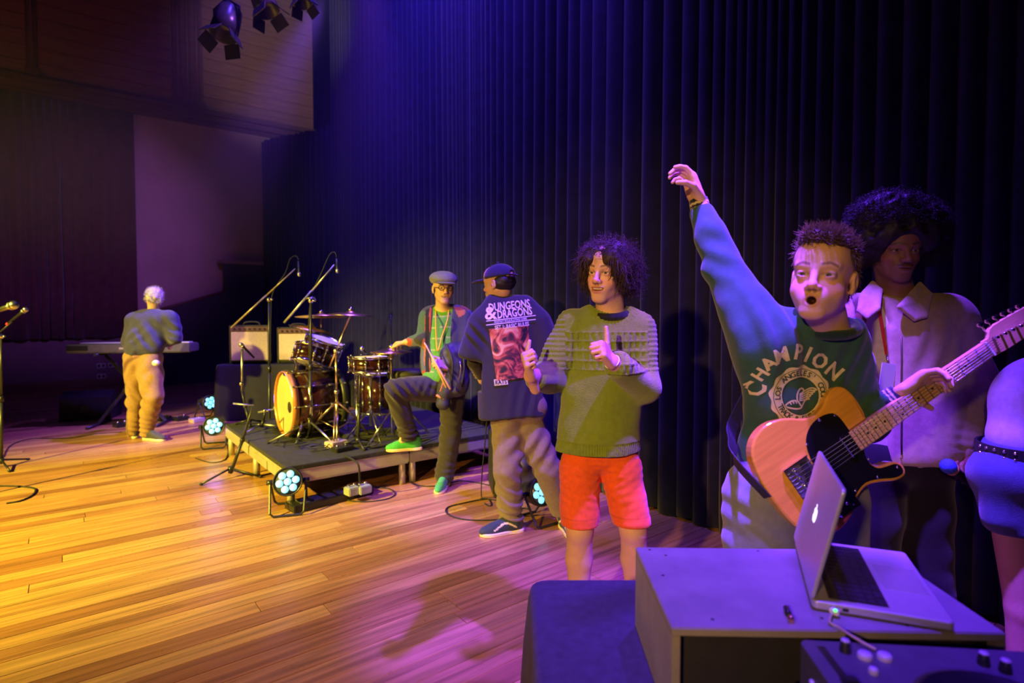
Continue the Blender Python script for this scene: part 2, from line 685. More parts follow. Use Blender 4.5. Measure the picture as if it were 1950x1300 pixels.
# ================================================================== the setting
def plank_material():
    m = bpy.data.materials.new('stage_floor_timber')
    m.use_nodes = True
    N, L = m.node_tree.nodes, m.node_tree.links
    b = N['Principled BSDF']
    tc = N.new('ShaderNodeTexCoord')
    oi = N.new('ShaderNodeObjectInfo')
    ge = N.new('ShaderNodeNewGeometry')
    ad = N.new('ShaderNodeMath'); ad.operation = 'ADD'
    L.new(oi.outputs['Random'], ad.inputs[0]); L.new(ge.outputs['Random Per Island'], ad.inputs[1])
    fr = N.new('ShaderNodeMath'); fr.operation = 'FRACT'
    L.new(ad.outputs[0], fr.inputs[0])
    cr = N.new('ShaderNodeValToRGB')
    e = cr.color_ramp.elements
    e[0].position, e[0].color = 0.0, (0.30, 0.125, 0.055, 1)
    e[1].position, e[1].color = 1.0, (0.58, 0.32, 0.125, 1)
    for p_, c_ in ((0.14, (0.40, 0.18, 0.075, 1)), (0.3, (0.45, 0.205, 0.09, 1)), (0.65, (0.53, 0.275, 0.105, 1))):
        q = e.new(p_); q.color = c_
    L.new(fr.outputs[0], cr.inputs[0])
    # grain along x, shifted per plank
    cb = N.new('ShaderNodeCombineXYZ')
    ml = N.new('ShaderNodeMath'); ml.operation = 'MULTIPLY'; ml.inputs[1].default_value = 37.0
    L.new(fr.outputs[0], ml.inputs[0])
    L.new(ml.outputs[0], cb.inputs[0]); L.new(ml.outputs[0], cb.inputs[1])
    va = N.new('ShaderNodeVectorMath'); va.operation = 'ADD'
    L.new(tc.outputs['Object'], va.inputs[0]); L.new(cb.outputs[0], va.inputs[1])
    mp = N.new('ShaderNodeMapping'); mp.inputs['Scale'].default_value = (1.6, 34, 20)
    L.new(va.outputs[0], mp.inputs[0])
    nz = N.new('ShaderNodeTexNoise'); nz.inputs['Scale'].default_value = 1.0; nz.inputs['Detail'].default_value = 6; nz.inputs['Distortion'].default_value = 0.6
    L.new(mp.outputs[0], nz.inputs['Vector'])
    mr = N.new('ShaderNodeMapRange')
    for i_, v_ in ((1, .3), (2, .72), (3, .62), (4, 1.28)):
        mr.inputs[i_].default_value = v_
    L.new(nz.outputs['Fac'], mr.inputs[0])
    mx = N.new('ShaderNodeMix'); mx.data_type = 'RGBA'; mx.blend_type = 'MULTIPLY'; mx.inputs[0].default_value = 1
    L.new(cr.outputs[0], mx.inputs[6]); L.new(mr.outputs[0], mx.inputs[7])
    # scuffs and dark wear streaks
    n2 = N.new('ShaderNodeTexNoise'); n2.inputs['Scale'].default_value = 1.0; n2.inputs['Detail'].default_value = 5
    mp2 = N.new('ShaderNodeMapping'); mp2.inputs['Scale'].default_value = (0.9, 5.0, 1)
    L.new(va.outputs[0], mp2.inputs[0]); L.new(mp2.outputs[0], n2.inputs['Vector'])
    r2 = N.new('ShaderNodeMapRange')
    for i_, v_ in ((1, .58), (2, .78), (3, 1.0), (4, .42)):
        r2.inputs[i_].default_value = v_
    L.new(n2.outputs['Fac'], r2.inputs[0])
    mx2 = N.new('ShaderNodeMix'); mx2.data_type = 'RGBA'; mx2.blend_type = 'MULTIPLY'; mx2.inputs[0].default_value = 1
    L.new(mx.outputs[2], mx2.inputs[6]); L.new(r2.outputs[0], mx2.inputs[7])
    L.new(mx2.outputs[2], b.inputs['Base Color'])
    # varnish: patchy gloss
    n3 = N.new('ShaderNodeTexNoise'); n3.inputs['Scale'].default_value = 7.0; n3.inputs['Detail'].default_value = 8
    L.new(va.outputs[0], n3.inputs['Vector'])
    r3 = N.new('ShaderNodeMapRange')
    for i_, v_ in ((1, .3), (2, .7), (3, .24), (4, .42)):
        r3.inputs[i_].default_value = v_
    L.new(n3.outputs['Fac'], r3.inputs[0]); L.new(r3.outputs[0], b.inputs['Roughness'])
    bn = N.new('ShaderNodeBump'); bn.inputs['Strength'].default_value = 0.12; bn.inputs['Distance'].default_value = 0.004
    L.new(nz.outputs['Fac'], bn.inputs['Height']); L.new(bn.outputs[0], b.inputs['Normal'])
    return m


PLANK = plank_material()
FX0, FX1, FY0, FY1 = -6.0, 4.6, -2.0, 13.4
floor = MB().box((FX0, FY0, -0.12), (FX1, FY1, -0.022)).build('floor', mat('floor_gap', (0.03, 0.012, 0.006), 0.9, noise=(8, .2)))
tag(floor, 'worn varnished timber stage floor of long narrow boards', 'floor', kind='structure')
PW = 0.116
lens = (1.9, 2.4, 2.9, 3.5, 4.2)
PMESH = [MB().box((0, 0.0012, -0.022), (l - 0.0022, PW - 0.0012, 0), bev=0.0016).mesh('plank', PLANK) for l in lens]
far = MB()
rr = random.Random(3)
row = 0
y = FY0
while y < FY1 - PW:
    x = FX0 - rr.uniform(0, 2.5)
    near = 1.0 < y < 10.2
    while x < FX1:
        k = rr.randrange(len(lens))
        l = lens[k]
        # is any of this board in the picture?
        seen = False
        for xx in (x, x + l * .25, x + l * .5, x + l * .75, x + l):
            dv = np.array([xx, y, -CAMZ])
            dd = dv[0] * math.sin(YAW) + dv[1] * math.cos(YAW)
            if dd > 0.3 and abs((dv[0] * _R[0] + dv[1] * _R[1]) / dd) < 0.93:
                seen = True
        if near and seen and -3.5 < x + l and x < 4.2:
            o = bpy.data.objects.new('plank', PMESH[k])
            link(o, floor)
            o.location = (x, y, 0)
        else:
            far.box((max(x, FX0) + .001, y + .0012, -0.022), (min(x + l, FX1) - .001, y + PW - .0012, 0))
        x += l
    y += PW
o = far.build('far_planks', PLANK, floor)
o['kind'] = 'stuff'

# ---- far side wall (plane y = WY)
WY = 13.3
WOODD = mat('dark_stained_timber', (0.16, 0.075, 0.05), 0.5, noise=(3, .25), aniso=(1, 1, 9))
WOODM = mat('panel_timber', (0.30, 0.15, 0.09), 0.5, noise=(2.5, .25), aniso=(1, 1, 12), bump=(20, .15))
PLASTER = mat('pale_plaster', (0.50, 0.36, 0.30), 0.8, noise=(2, .08), bump=(60, .1))
DADO = mat('dado_paint', (0.16, 0.10, 0.11), 0.6, noise=(3, .12))
wall = MB().box((FX0, WY, 0), (FX1, WY + .2, 9.0)).build('wall_far', PLASTER)
tag(wall, 'far side wall of the hall with pale plaster below timber panelling', 'wall', kind='structure')
MB().box((FX0, WY - .03, 0.0), (1.0, WY - .001, 0.93), bev=.004).build('dado_panel', DADO, wall)
MB().box((FX0, WY - .045, 0.93), (1.0, WY - .001, 1.0), bev=.006).build('dado_rail', WOODD, wall)
MB().box((FX0, WY - .05, 0.0), (1.0, WY - .031, 0.16), bev=.004).build('baseboard', WOODD, wall)
tr = MB()
for z0, z1, t in ((5.22, 5.30, .07), (5.30, 5.42, .16), (5.42, 5.50, .24), (5.50, 5.54, .18)):
    tr.box((FX0, WY - t, z0), (FX1, WY - .001, z1), bev=.01)
trim = tr.build('trim_1', WOODD)
tag(trim, 'heavy dark timber cornice running across the far wall', 'cornice', kind='structure')


def wall_x(px):
    t = (px - 975.) / FPX
    d = WY / (math.cos(YAW) - math.sin(YAW) * t)
    return d * (math.sin(YAW) + math.cos(YAW) * t)


# pilasters on the upper wall with flutes, and boards in the bays between
pil = [(wall_x(68), wall_x(86)), (wall_x(338), wall_x(394))]
for i, (x0, x1) in enumerate(pil):
    t = thing('trim_%d' % (2 + i), ['slim dark timber post high on the far wall', 'broad fluted timber pilaster standing on the cornice'][i], 'pilaster', ((x0 + x1) / 2, WY, 5.54), kind='structure')
    w = (x1 - x0) / 2
    MB().box((-w, -.09, 0), (w, -.02, 3.4), bev=.01).build('shaft', WOODD, t)
    MB().box((-w - .04, -.13, 0), (w + .04, -.021, .14), bev=.01).build('plinth', WOODD, t)
    for k in range(3 if i else 1):
        xx = (k - 1) * w * .62 if i else 0
        MB().tube([(xx, -.085, .16), (xx, -.085, 3.4)], .045 if i else .03, 8).build('reed', WOODD, t)
bays = [(FX0, pil[0][0]), (pil[0][1], pil[1][0]), (pil[1][1], FX1)]
for (x0, x1) in bays:
    z = 5.55
    while z < 8.9:
        o = MB().box((x0 + .01, -0.045, 0), (x1 - .01, -.001, .255), bev=.008).build('wall_board', WOODM, wall)
        o.location = (0, WY, z)
        z += .262

# socket plates low on the wall
for px_, z_ in ((190, .40), (212, .40), (190, .20)):
    x_ = wall_x(px_)
    q_ = MB().box((x_ - .07, WY - .045, z_ - .045), (x_ + .07, WY - .031, z_ + .045), bev=.004).build('socket_plate', mat('socket_white', (.45, .42, .42), .5, noise=(20, .05)), wall)
    for sg in (-1, 1):
        MB().box((x_ + sg * .035 - .022, WY - .048, z_ - .025), (x_ + sg * .035 + .022, WY - .0455, z_ + .025), bev=.001).build('socket_face', BLACKP, q_)

# brown drape hanging on the far wall
def curtain_mesh(name, length, z0, z1, amp, wave, material, seed, nz=14, step=0.025, topfn=None, gather=0.0, flare=0.3):
    r = np.random.RandomState(seed)
    n = int(length / step) + 1
    s = np.linspace(0, length, n)
    ph = np.cumsum(2 * math.pi / (wave * (1 + .35 * np.sin(s * 1.7 + r.uniform(0, 6)) + .25 * np.sin(s * 4.1 + r.uniform(0, 6)))) * (s[1] - s[0]))
    am = amp * (.75 + .35 * np.sin(s * 2.3 + r.uniform(0, 6)) + .2 * np.sin(s * 5.9))
    off = am * (np.sin(ph) + .25 * np.sin(2 * ph + 1)) + amp * .5 * np.sin(s * .9 + 1)
    vs = []
    for j in range(nz + 1):
        t = j / nz
        w = 1 + flare * (1 - t) ** 2
        sway = .02 * np.sin(3 * t + s * 1.3) * (1 - t)
        for i in range(n):
            ztop = z1 if topfn is None else topfn(s[i])
            vs.append((s[i] + .03 * math.cos(ph[i]) * (1 - .4 * t), off[i] * w + sway[i], z0 + .012 * math.sin(ph[i] * .5) + (ztop - z0) * t))
    fs = []
    for j in range(nz):
        for i in range(n - 1):
            a = j * n + i
            fs.append((a, a + 1, a + n + 1, a + n))
    mb = MB().add(vs, fs, 0, True)
    o = mb.build(name, material)
    so = o.modifiers.new('thickness', 'SOLIDIFY')
    so.thickness = .006
    return o


CURB = mat('brown_drape_cloth', (0.085, 0.036, 0.028), 0.85, noise=(6, .2), sheen=.3)
x0, x1 = FX0, wall_x(264)
o = curtain_mesh('wall_drape', x1 - x0, .93, 5.2, .035, .24, CURB, 5, nz=6, step=.03, flare=.1)
o.location = (x0, WY - .13, 0)
tag(o, 'dark brown pleated drape hanging on the far wall under the cornice', 'curtain')

# black stair enclosure against the far wall
sx0, sx1, sx2 = wall_x(262), wall_x(420), wall_x(500)
t = thing('stair_enclosure', 'black boxed stair with sloping top against the far wall', 'staircase', (sx0, WY, 0))
L1, L2 = sx1 - sx0, sx2 - sx0
zA, zB, zC = 1.33, 1.80, 2.40
MB().prism([(0, 0), (L2 + .1, 0), (L2 + .1, zC), (L1, zC), (L1, zB), (0, zA)], 0, .06, M=Matrix(((1, 0, 0, 0), (0, 0, -1, -.36), (0, 1, 0, 0), (0, 0, 0, 1)))).build('side_panel', mat('stair_black', (.03, .022, .04), .6, noise=(4, .2)), t)
mb = MB().tube([(0, -.39, zA + .02), (L1, -.39, zB + .02)], .03, 8)
mb.build('handrail', WOODD, t)
MB().box((L1 - .06, -.44, zC), (L2 + .1, -.05, zC + .07), bev=.01).build('landing_cap', mat('cap_timber', (.35, .22, .17), .6, noise=(4, .1)), t)
for k in range(8):
    f = k / 8
    MB().box((f * L1, -.36, 0), ((f + .125) * L1, -.05, zA * .55 + f * .5), bev=.004).build('step', WOODD, t)

# ---- stage curtain along x = 3.25 (the back of the stage)
CURT = mat('navy_velour', (0.010, 0.010, 0.050), 0.85, noise=(9, .25), sheen=.12, spec=.15)
CX = 3.36
o = curtain_mesh('stage_curtain', 9.6, .015, 8.6, .034, .125, CURT, 11, nz=16, step=.012)
o.matrix_world = Matrix(((0, 1, 0, CX), (1, 0, 0, -.75), (0, 0, 1, 0), (0, 0, 0, 1)))
tag(o, 'tall dark blue pleated velour curtain across the back of the stage', 'curtain')
o = curtain_mesh('low_curtain', 4.0, .015, 4.9, .05, .22, CURT, 12, nz=8, step=.025, topfn=lambda s: 4.35 + .7 * s / 4.3)
o.matrix_world = Matrix(((0, 1, 0, CX + .03), (1, 0, 0, 8.90), (0, 0, 1, 0), (0, 0, 0, 1)))
tag(o, 'lower dark curtain behind the amplifiers at the far end of the stage', 'curtain')
o = curtain_mesh('masking_leg', 2.4, .015, 8.6, .05, .24, mat('black_serge', (.008, .008, .010), .95, noise=(9, .2)), 13, nz=8, step=.03)
_a = P(1815, 700, 2.9); _b = P(2500, 700, 2.35)
_dx = unit([_b[0] - _a[0], _b[1] - _a[1], 0])
o.matrix_world = Matrix(((_dx[0], -_dx[1], 0, _a[0]), (_dx[1], _dx[0], 0, _a[1]), (0, 0, 1, 0), (0, 0, 0, 1)))
tag(o, 'black masking drape at the near end of the blue curtain', 'curtain')

# ---- platform: two decks 1 x 2 m, 0.31 m high
PH = 0.31
DECKTOP = mat('deck_top_carpet', (0.028, 0.028, 0.030), .8, noise=(30, .3), bump=(120, .2))
DECKFR = mat('deck_aluminium', (0.55, 0.50, 0.47), .45, .55, noise=(8, .12))


def deck(px0, label):
    t = thing('stage_deck', label, 'stage platform', (px0, 4.25, 0), 'portable stage decks')
    w, l = 0.995, 2.0
    MB().box((0, 0, PH - .035), (w, l, PH), bev=.003).build('deck_top', DECKTOP, t)
    fr = MB()
    for z0, z1, ins in ((PH - .135, PH - .036, .008), (PH - .12, PH - .05, .002)):
        fr.box((ins, ins, z0), (w - ins, .04, z1))
        fr.box((ins, l - .04, z0), (w - ins, l - ins, z1))
        fr.box((ins, .04, z0), (.04, l - .04, z1))
        fr.box((w - .04, .04, z0), (w - ins, l - .04, z1))
    fr.build('edge_frame', DECKFR, t)
    for a in (.045, w - .045):
        for b in (.045, l / 2, l - .045):
            MB().cyl((a, b, 0), (a, b, PH - .10), .028, 14).build('leg', DECKFR, t)
    if px0 < 2:
        for a, b in ((.12, .62),):
            MB().box((a, -.006, PH - .028), (b, -.001, PH - .006)).build('edge_strip', BLACK, t)
        MB().box((-.004, .5, PH - .125), (-.001, .9, PH - .06)).build('edge_plate', DECKFR, t)
    return t


deck(1.24, 'grey-topped stage deck carrying the drum kit')
deck(2.24, 'grey-topped stage deck nearest the blue curtain')
# ================================================================== stage gear
def rings(M, r, seg=32):
    return [tuple(M @ Vector((r * math.cos(2 * math.pi * k / seg), r * math.sin(2 * math.pi * k / seg), 0))) for k in range(seg)]


LED = mat('led_lens_glow', (0.3, 0.6, 0.8), .2, emit=(0.16, 0.66, 0.85), estr=1.5)
LEDV = LED


def par_light(loc, aim, label, scale=1.0, lit=LED):
    """LED par can on its double yoke; aim = direction of the beam"""
    t = thing('par_light', label, 'stage light', loc, 'floor par lights')
    a = Vector(aim).normalized()
    hz = Vector((a.x, a.y, 0)).normalized()
    side = Vector((0, 0, 1)).cross(hz)
    up = a.cross(side).normalized()
    if up.z < 0:
        up = -up
    c = Vector((0, 0, .215 * scale))
    M = Matrix(((side.x, up.x, a.x, c.x), (side.y, up.y, a.y, c.y), (side.z, up.z, a.z, c.z), (0, 0, 0, 1))) @ Matrix.Diagonal((scale, scale, scale, 1))
    MB().lathe([(0, -.16), (.055, -.16), (.07, -.14), (.085, -.05), (.098, .0), (.102, .03), (.102, .055), (.094, .058), (.090, .045), (0, .045)], 28, M=M).build('housing', BLACKM, t)
    MB().lathe([(.088, .046), (.088, .05), (0, .05)], 28, M=M).build('face_plate', mat('lens_plate', (.06, .07, .1), .3, noise=(9, .1)), t)
    for k in range(7):
        q = (0, 0) if k == 6 else (.056 * math.cos(k * math.pi / 3 + .2), .056 * math.sin(k * math.pi / 3 + .2))
        MB().lathe([(.0255, .05), (.0255, .056), (.018, .062), (.008, .0645), (0, .065)], 14, M=M @ Matrix.Translation((q[0], q[1], 0))).build('lens', lit, t)
    q = Vector(loc) + M @ Vector((0, 0, .09))
    spot('par_beam', tuple(q), tuple(q + a), 18 * scale, (0.30, 0.10, 1.0), 50, 0.8, 0.07)
    for sgn, tip, nm in ((1, .13, 'yoke'), (-1, -.15, 'yoke')):
        pts = [M @ Vector((.108, 0, 0)), M @ Vector((.122, 0, 0))]
        l0 = c + side * .122 * scale
        foot = hz * tip * scale
        pts = [M @ Vector((.105, 0, 0)), l0 + Vector((0, 0, .0)), side * .112 * scale + foot + Vector((0, 0, .03 * scale)), side * .09 * scale + foot + Vector((0, 0, .009)),
               -side * .09 * scale + foot + Vector((0, 0, .009)), -side * .112 * scale + foot + Vector((0, 0, .03 * scale)), c - side * .122 * scale, M @ Vector((-.105, 0, 0))]
        MB().tube([tuple(q) for q in pts], .009 * scale, 6, smooth=False).build(nm, BLACKM, t)
    for sg in (1, -1):
        MB().cyl(tuple(M @ Vector((sg * .10, 0, 0))), tuple(M @ Vector((sg * .145, 0, 0))), .018 * scale, 10).build('yoke_knob', BLACKP, t)
    MB().box((-.05, -.05, -.19), (.05, .05, -.158), M=M, bev=.004).build('rear_cover', BLACKM, t)
    return t


def on_floor(px, py, z=0.0):
    p = PZ(px, py, z)
    return (float(p[0]), float(p[1]), z)


par_light(on_floor(550, 972), (-.32, -.80, .20), 'floor par light with glowing cyan lenses at the corner of the platform', 1.0)
par_light(on_floor(409, 850), (-.25, -.85, .18), 'glowing par light on the floor by the far corner of the platform', 1.02)
par_light(on_floor(398, 797), (.30, -.95, .10), 'small distant par light beside the black draped amplifier table', 1.0)
par_light(on_floor(1024, 992), (-.05, -.92, .22), 'glowing par light on the floor between the legs of the capped person', .95)


def mic(t, a, b, col=BLACKP, grille=True, r=.012):
    """handheld microphone from tail a to head b"""
    a, b = np.asarray(a, float), np.asarray(b, float)
    u = unit(b - a)
    L = np.linalg.norm(b - a)
    body = MB().tube([a, a + u * L * .68, a + u * L * .76], [r * .8, r * 1.1, r * 1.5], 10)
    m = body.build('microphone', col, t)
    MB().ball(tuple(a + u * L * .86), (r * 1.9, r * 1.9, r * 1.9), 12).build('grille', STEEL, m)
    MB().tube([a + u * L * .75, a + u * L * .79], r * 1.75, 12).build('grille_ring', ALU, m)
    return m


def stand(base, top, legs, label, boom=None, boommat=BLACKM, name='microphone_stand', group='microphone stands', legz=.16, pole=.010, legang=.4, legmat=BLACKM):
    """tripod stand; base/top world points, legs = leg length, boom=(start,end)"""
    base = np.asarray(base, float)
    t = thing(name, label, 'mic stand', tuple(base), group)
    top = np.asarray(top, float) - base
    MB().cyl((0, 0, legz * .5), tuple(top * .52), pole * 1.35, 10).build('lower_tube', BLACKM, t)
    MB().cyl(tuple(top * .5), tuple(top), pole, 10).build('upper_tube', BLACKM, t)
    MB().cyl(tuple(top * .50), tuple(top * .545), pole * 2, 10).build('clutch', BLACKP, t)
    MB().cyl((0, 0, legz * .55), (0, 0, legz * 1.25), pole * 2.1, 10).build('leg_hub', BLACKP, t)
    for k in range(3):
        an = legang + k * 2.094
        e = (legs * math.cos(an), legs * math.sin(an), .012)
        l = MB().tube([(0.012 * math.cos(an), .012 * math.sin(an), legz), e], .009, 8).build('leg', legmat, t)
        MB().ball(e, (.016, .016, .012), 8).build('rubber_foot', RUBBER, l)
    if boom is not None:
        a, b = np.asarray(boom[0], float) - base, np.asarray(boom[1], float) - base
        MB().tube([a, a + (b - a) * .55], .010, 8).build('boom_arm', boommat, t)
        MB().tube([a + (b - a) * .5, b], .0075, 8).build('boom_extension', boommat, t)
        MB().ball(tuple(top), (.026, .026, .026), 10).build('boom_clutch', CHROME, t)
        k = MB().cyl(tuple(top), tuple(top + np.array([.03, -.045, 0])), .009, 8)
        k.build('wing_nut', CHROME, t)
    return t


BOOMTAN = mat('worn_boom_paint', (.34, .27, .2), .4, .5, noise=(20, .2))
# overhead microphone on a stand behind the platform
b0 = PZ(513, 812, 0.0); b0[2] = 0
dep = 6.15
b0 = P(513, 800, dep); b0[2] = 0
t = stand(b0, P(512, 570, dep), .24, 'black boom stand with tan arm rising behind the bass drum', (P(440, 624, dep), P(562, 512, dep)), BOOMTAN)
m = mic(t, P(568, 497, dep) - b0, P(570, 527, dep) - b0, r=.011)
MB().tube([q - b0 for q in catmull([P(569, 495, dep), P(563, 487, dep), P(552, 494, dep), P(543, 520, dep + .02), P(520, 556, dep), P(516, 600, dep), P(515, 690, dep)], 6)], .004, 6).build('cable', RUBBER, t)
# overhead microphone on the platform
b1 = PZ(591, 838, PH)
dep = float(np.dot(b1 - CAM, _F))
t = stand(b1, P(592, 572, dep), .34, 'boom stand with pale steel arm in front of the bass drum', (P(541, 614, dep), P(637, 504, dep)), ALU, legang=2.9, legmat=STEEL)
mic(t, P(641, 492, dep) - b1, P(643, 520, dep) - b1, r=.010)
MB().tube([q - b1 for q in catmull([P(641, 490, dep), P(637, 480, dep), P(627, 486, dep), P(612, 520, dep), P(596, 556, dep + .02), P(588, 610, dep + .03), P(589, 720, dep + .03), P(587, 830, dep)], 6)], .004, 6).build('cable', RUBBER, t)
MB().cyl(tuple(P(580, 568, dep) - b1), tuple(P(600, 566, dep) - b1), .008, 8).build('clamp_bar', CHROME, t)
# low stand on the floor with an instrument microphone
b2 = np.array([1.10, 5.36, 0.0])
dep = float(np.dot(b2 - CAM, _F))
t = stand(b2, P(482, 772, dep), .26, 'low black tripod stand holding a microphone before the amplifiers', legz=.08, legang=3.5)
MB().tube([P(482, 772, dep) - b2, P(444, 768, dep - .02) - b2], .007, 8).build('short_arm', ALU, t)
b2b = np.array(b2)
t2 = stand(PZ(461, 812, PH) * 0 + np.array([1.42, 6.05, PH]), P(460, 742, 5.75), .14, 'short stand on the platform pointing a microphone at the amplifier', legz=.05, legang=.3)
q0 = np.array([1.42, 6.05, PH])
MB().cyl(tuple(P(461, 745, 5.75) - q0), tuple(P(461, 664, 5.75) - q0), .012, 8).build('upright', STEEL, t2)
MB().ball(tuple(P(460, 730, 5.75) - q0), .024, 10).build('clutch_knob', CHROME, t2)
mic(t2, P(484, 681, 5.8) - q0, P(455, 652, 5.7) - q0, r=.012)
# mic on the snare side
b3 = PZ(682, 850, PH)
dep = float(np.dot(b3 - CAM, _F))
t = stand(b3, P(686, 700, dep), .17, 'small black clip stand beside the snare drum', legz=.06)
mic(t, P(697, 673, dep) - b3, P(688, 662, dep) - b3, r=.010)
# kick microphone on a short boom
b4 = PZ(498, 818, PH)
dep = float(np.dot(b4 - CAM, _F))
t = stand(b4, P(505, 782, dep), .24, 'squat boom stand with a microphone at the bass drum head', (P(492, 785, dep), P(536, 776, dep)), ALU, legz=.05, legang=3.8, legmat=STEEL)
mic(t, P(560, 779, dep) - b4, P(520, 776, dep) - b4, r=.016)
# singers' microphones at the stage front
b5 = PZ(3, 890, 0.0); b5[2] = 0
dep = float(np.dot(b5 - CAM, _F))
t = stand(b5, P(2, 640, dep), .26, 'black boom stand with a vocal microphone and red ring', (P(-40, 665, dep), P(24, 612, dep)), legz=.07, legang=.8)
m = mic(t, P(14, 617, dep) - b5, P(54, 585, dep) - b5, r=.013)
MB().cyl(tuple(P(13, 618, dep) - b5), tuple(P(16, 615, dep) - b5), .0145, 10).build('red_ring', mat('red_tape', (.7, .03, .02), .5, noise=(30, .1)), m)
b6 = P(-95, 700, 4.3); b6[2] = 0
t = stand(b6, P(-70, 640, 4.3), .26, 'boom stand reaching in with a silver vocal microphone', (P(-90, 640, 4.3), P(-20, 596, 4.3)), legz=.07, legang=.8)
mic(t, P(-25, 598, 4.3) - b6, P(34, 578, 4.3) - b6, STEEL, r=.018)

# ---- drum kit
SHELL = mat('sunburst_lacquer', (0.026, 0.006, 0.006), .16, noise=(5, .5), coat=.8)
HOOPW = mat('maple_hoop', (0.42, 0.16, 0.04), .35, noise=(9, .15), coat=.4)
HEAD = mat('drum_head_film', (0.50, 0.40, 0.24), .45, noise=(6, .06))
HEADW = mat('coated_drum_head', (0.72, 0.72, 0.72), .6, noise=(20, .06))


def drum(t, M, R, D, hoop=CHROME, hw=.018, lugs=8, head=HEADW, both=True, shell=SHELL):
    """shell around local z from 0 to D"""
    s = MB().lathe([(R, 0.004), (R, D - .004), (R - .008, D - .004), (R - .008, .004)], 40, M=M, closed=True).build('shell', shell, t)
    for z, sg in ((D, 1), (0, -1)):
        zz = z
        a, b = (zz - hw * .7, zz + hw * .5) if sg > 0 else (zz - hw * .5, zz + hw * .7)
        MB().lathe([(R + .004, a), (R + .014, a), (R + .014, b), (R + .004, b)], 40, M=M, closed=True).build('hoop', hoop if sg > 0 or hoop is CHROME else BLACKM, t)
        MB().lathe([(R + .002, zz - .002 * sg), (R * .6, zz + .001 * sg), (0, zz + .0015 * sg)], 40, M=M).build('drum_head', head if sg > 0 else HEADW, t)
    for k in range(lugs):
        a = 2 * math.pi * (k + .5) / lugs
        ux, uy = math.cos(a), math.sin(a)
        l = MB()
        for zc in ((.25, .75) if D > .2 else (.5,)):
            l.tube([tuple(M @ Vector((ux * (R + .008), uy * (R + .008), D * zc - .03))), tuple(M @ Vector((ux * (R + .008), uy * (R + .008), D * zc + .03)))], .011, 8)
        l.tube([tuple(M @ Vector((ux * (R + .014), uy * (R + .014), -.01))), tuple(M @ Vector((ux * (R + .014), uy * (R + .014), D + .012)))], .0036, 6)
        for zz in (-.006, D + .006):
            l.ball(tuple(M @ Vector((ux * (R + .016), uy * (R + .016), zz))), .011, 8)
        l.build('lug', CHROME, t)


# bass drum: axis along -x (towards the audience)
bd = PZ(545, 832, PH)
BX, BY = float(bd[0]), float(bd[1])
BR = .275
t = thing('bass_drum', 'dark red bass drum with maple hoop and cream front head', 'drum', (BX, BY, PH))
Mb = Matrix(((0, 0, -1, .45), (0, 1, 0, 0), (1, 0, 0, BR + .03), (0, 0, 0, 1)))
drum(t, Mb, BR, .45, HOOPW, .045, 10, HEAD)
for o_ in list(t.children):
    if o_.name.startswith('shell'):
        MB().lathe([(BR + .001, .30), (BR + .003, .30), (BR + .003, .325), (BR + .001, .325)], 40, M=Mb, closed=True).build('chrome_band', CHROME, o_)
MB().lathe([(.05, .4535), (.048, .456), (0, .456)], 20, M=Mb @ Matrix.Translation((-.02, -.12, 0))).build('port_ring', BLACK, t)
for sg in (-1, 1):
    MB().tube([(.08, sg * .24, .2), (-.02, sg * .34, .0), ], .011, 8).build('spur', CHROME, t)
MB().cyl((.20, 0, BR * 2 + .02), (.20, 0, BR * 2 + .11), .016, 10).build('tom_mount', CHROME, t)
MB().box((-.012, -.03, BR * 2 + .0), (.03, .03, BR * 2 + .05), bev=.005).build('badge_clamp', CHROME, t)

# rack tom
tp = P(612, 668, 5.32)
t = thing('rack_tom', 'dark red rack tom crowded with chrome lugs above the bass drum', 'drum', tuple(tp))
ax = Vector((.28, -.22, .93)).normalized()
MT = frame((0, 0, 0), Vector((1, .2, 0)) - ax * Vector((1, .2, 0)).dot(ax), ax)
MT.translation = -(ax * .10)
drum(t, MT, .165, .21, CHROME, .02, 8)
MB().tube([tuple(MT @ Vector((-.17, 0, .08))), tuple(MT @ Vector((-.24, 0, .02))), tuple(Vector(MT @ Vector((-.24, 0, .02))) + Vector((-.0, 0, -.28)))], .011, 8).build('mount_arm', CHROME, t)
MB().box((-.03, -.03, -.03), (.03, .03, .03), M=MT @ Matrix.Translation((-.19, 0, .07)), bev=.008).build('mount_bracket', CHROME, t)
tp = P(583, 690, 5.15)
t = thing('small_tom', 'small dark tom with a yellow head tucked under the left cymbal', 'drum', tuple(tp))
ax = Vector((.35, .15, .92)).normalized()
MT = frame((0, 0, 0), Vector((1, 0, -.38)), ax)
drum(t, MT, .125, .15, CHROME, .018, 6)
MB().tube([(0, 0, 0), (.05, .1, -.06), (.12, .16, -.16)], .011, 8).build('mount_arm', CHROME, t)

# snare on its stand
sp = P(705, 705, 4.92)
t = thing('snare_drum', 'dark snare drum with chrome lugs on a basket stand', 'drum', (sp[0], sp[1], PH))
drum(t, Matrix.Translation((0, 0, sp[2] - PH)), .165, .115, CHROME, .014, 10)
MB().cyl((0, 0, .14), (0, 0, sp[2] - PH - .06), .013, 10).build('stand_tube', CHROME, t)
for k in range(3):
    a = .5 + k * 2.094
    MB().tube([(0, 0, sp[2] - PH - .07), (.15 * math.cos(a), .15 * math.sin(a), sp[2] - PH - .012), (.168 * math.cos(a), .168 * math.sin(a), sp[2] - PH + .02)], .007, 6).build('basket_arm', CHROME, t)
    MB().tube([(0, 0, .30), (.22 * math.cos(a), .22 * math.sin(a), .012)], .008, 6).build('leg', CHROME, t)
MB().ball((0, 0, .34), .024, 10).build('height_knob', BLACKP, t)

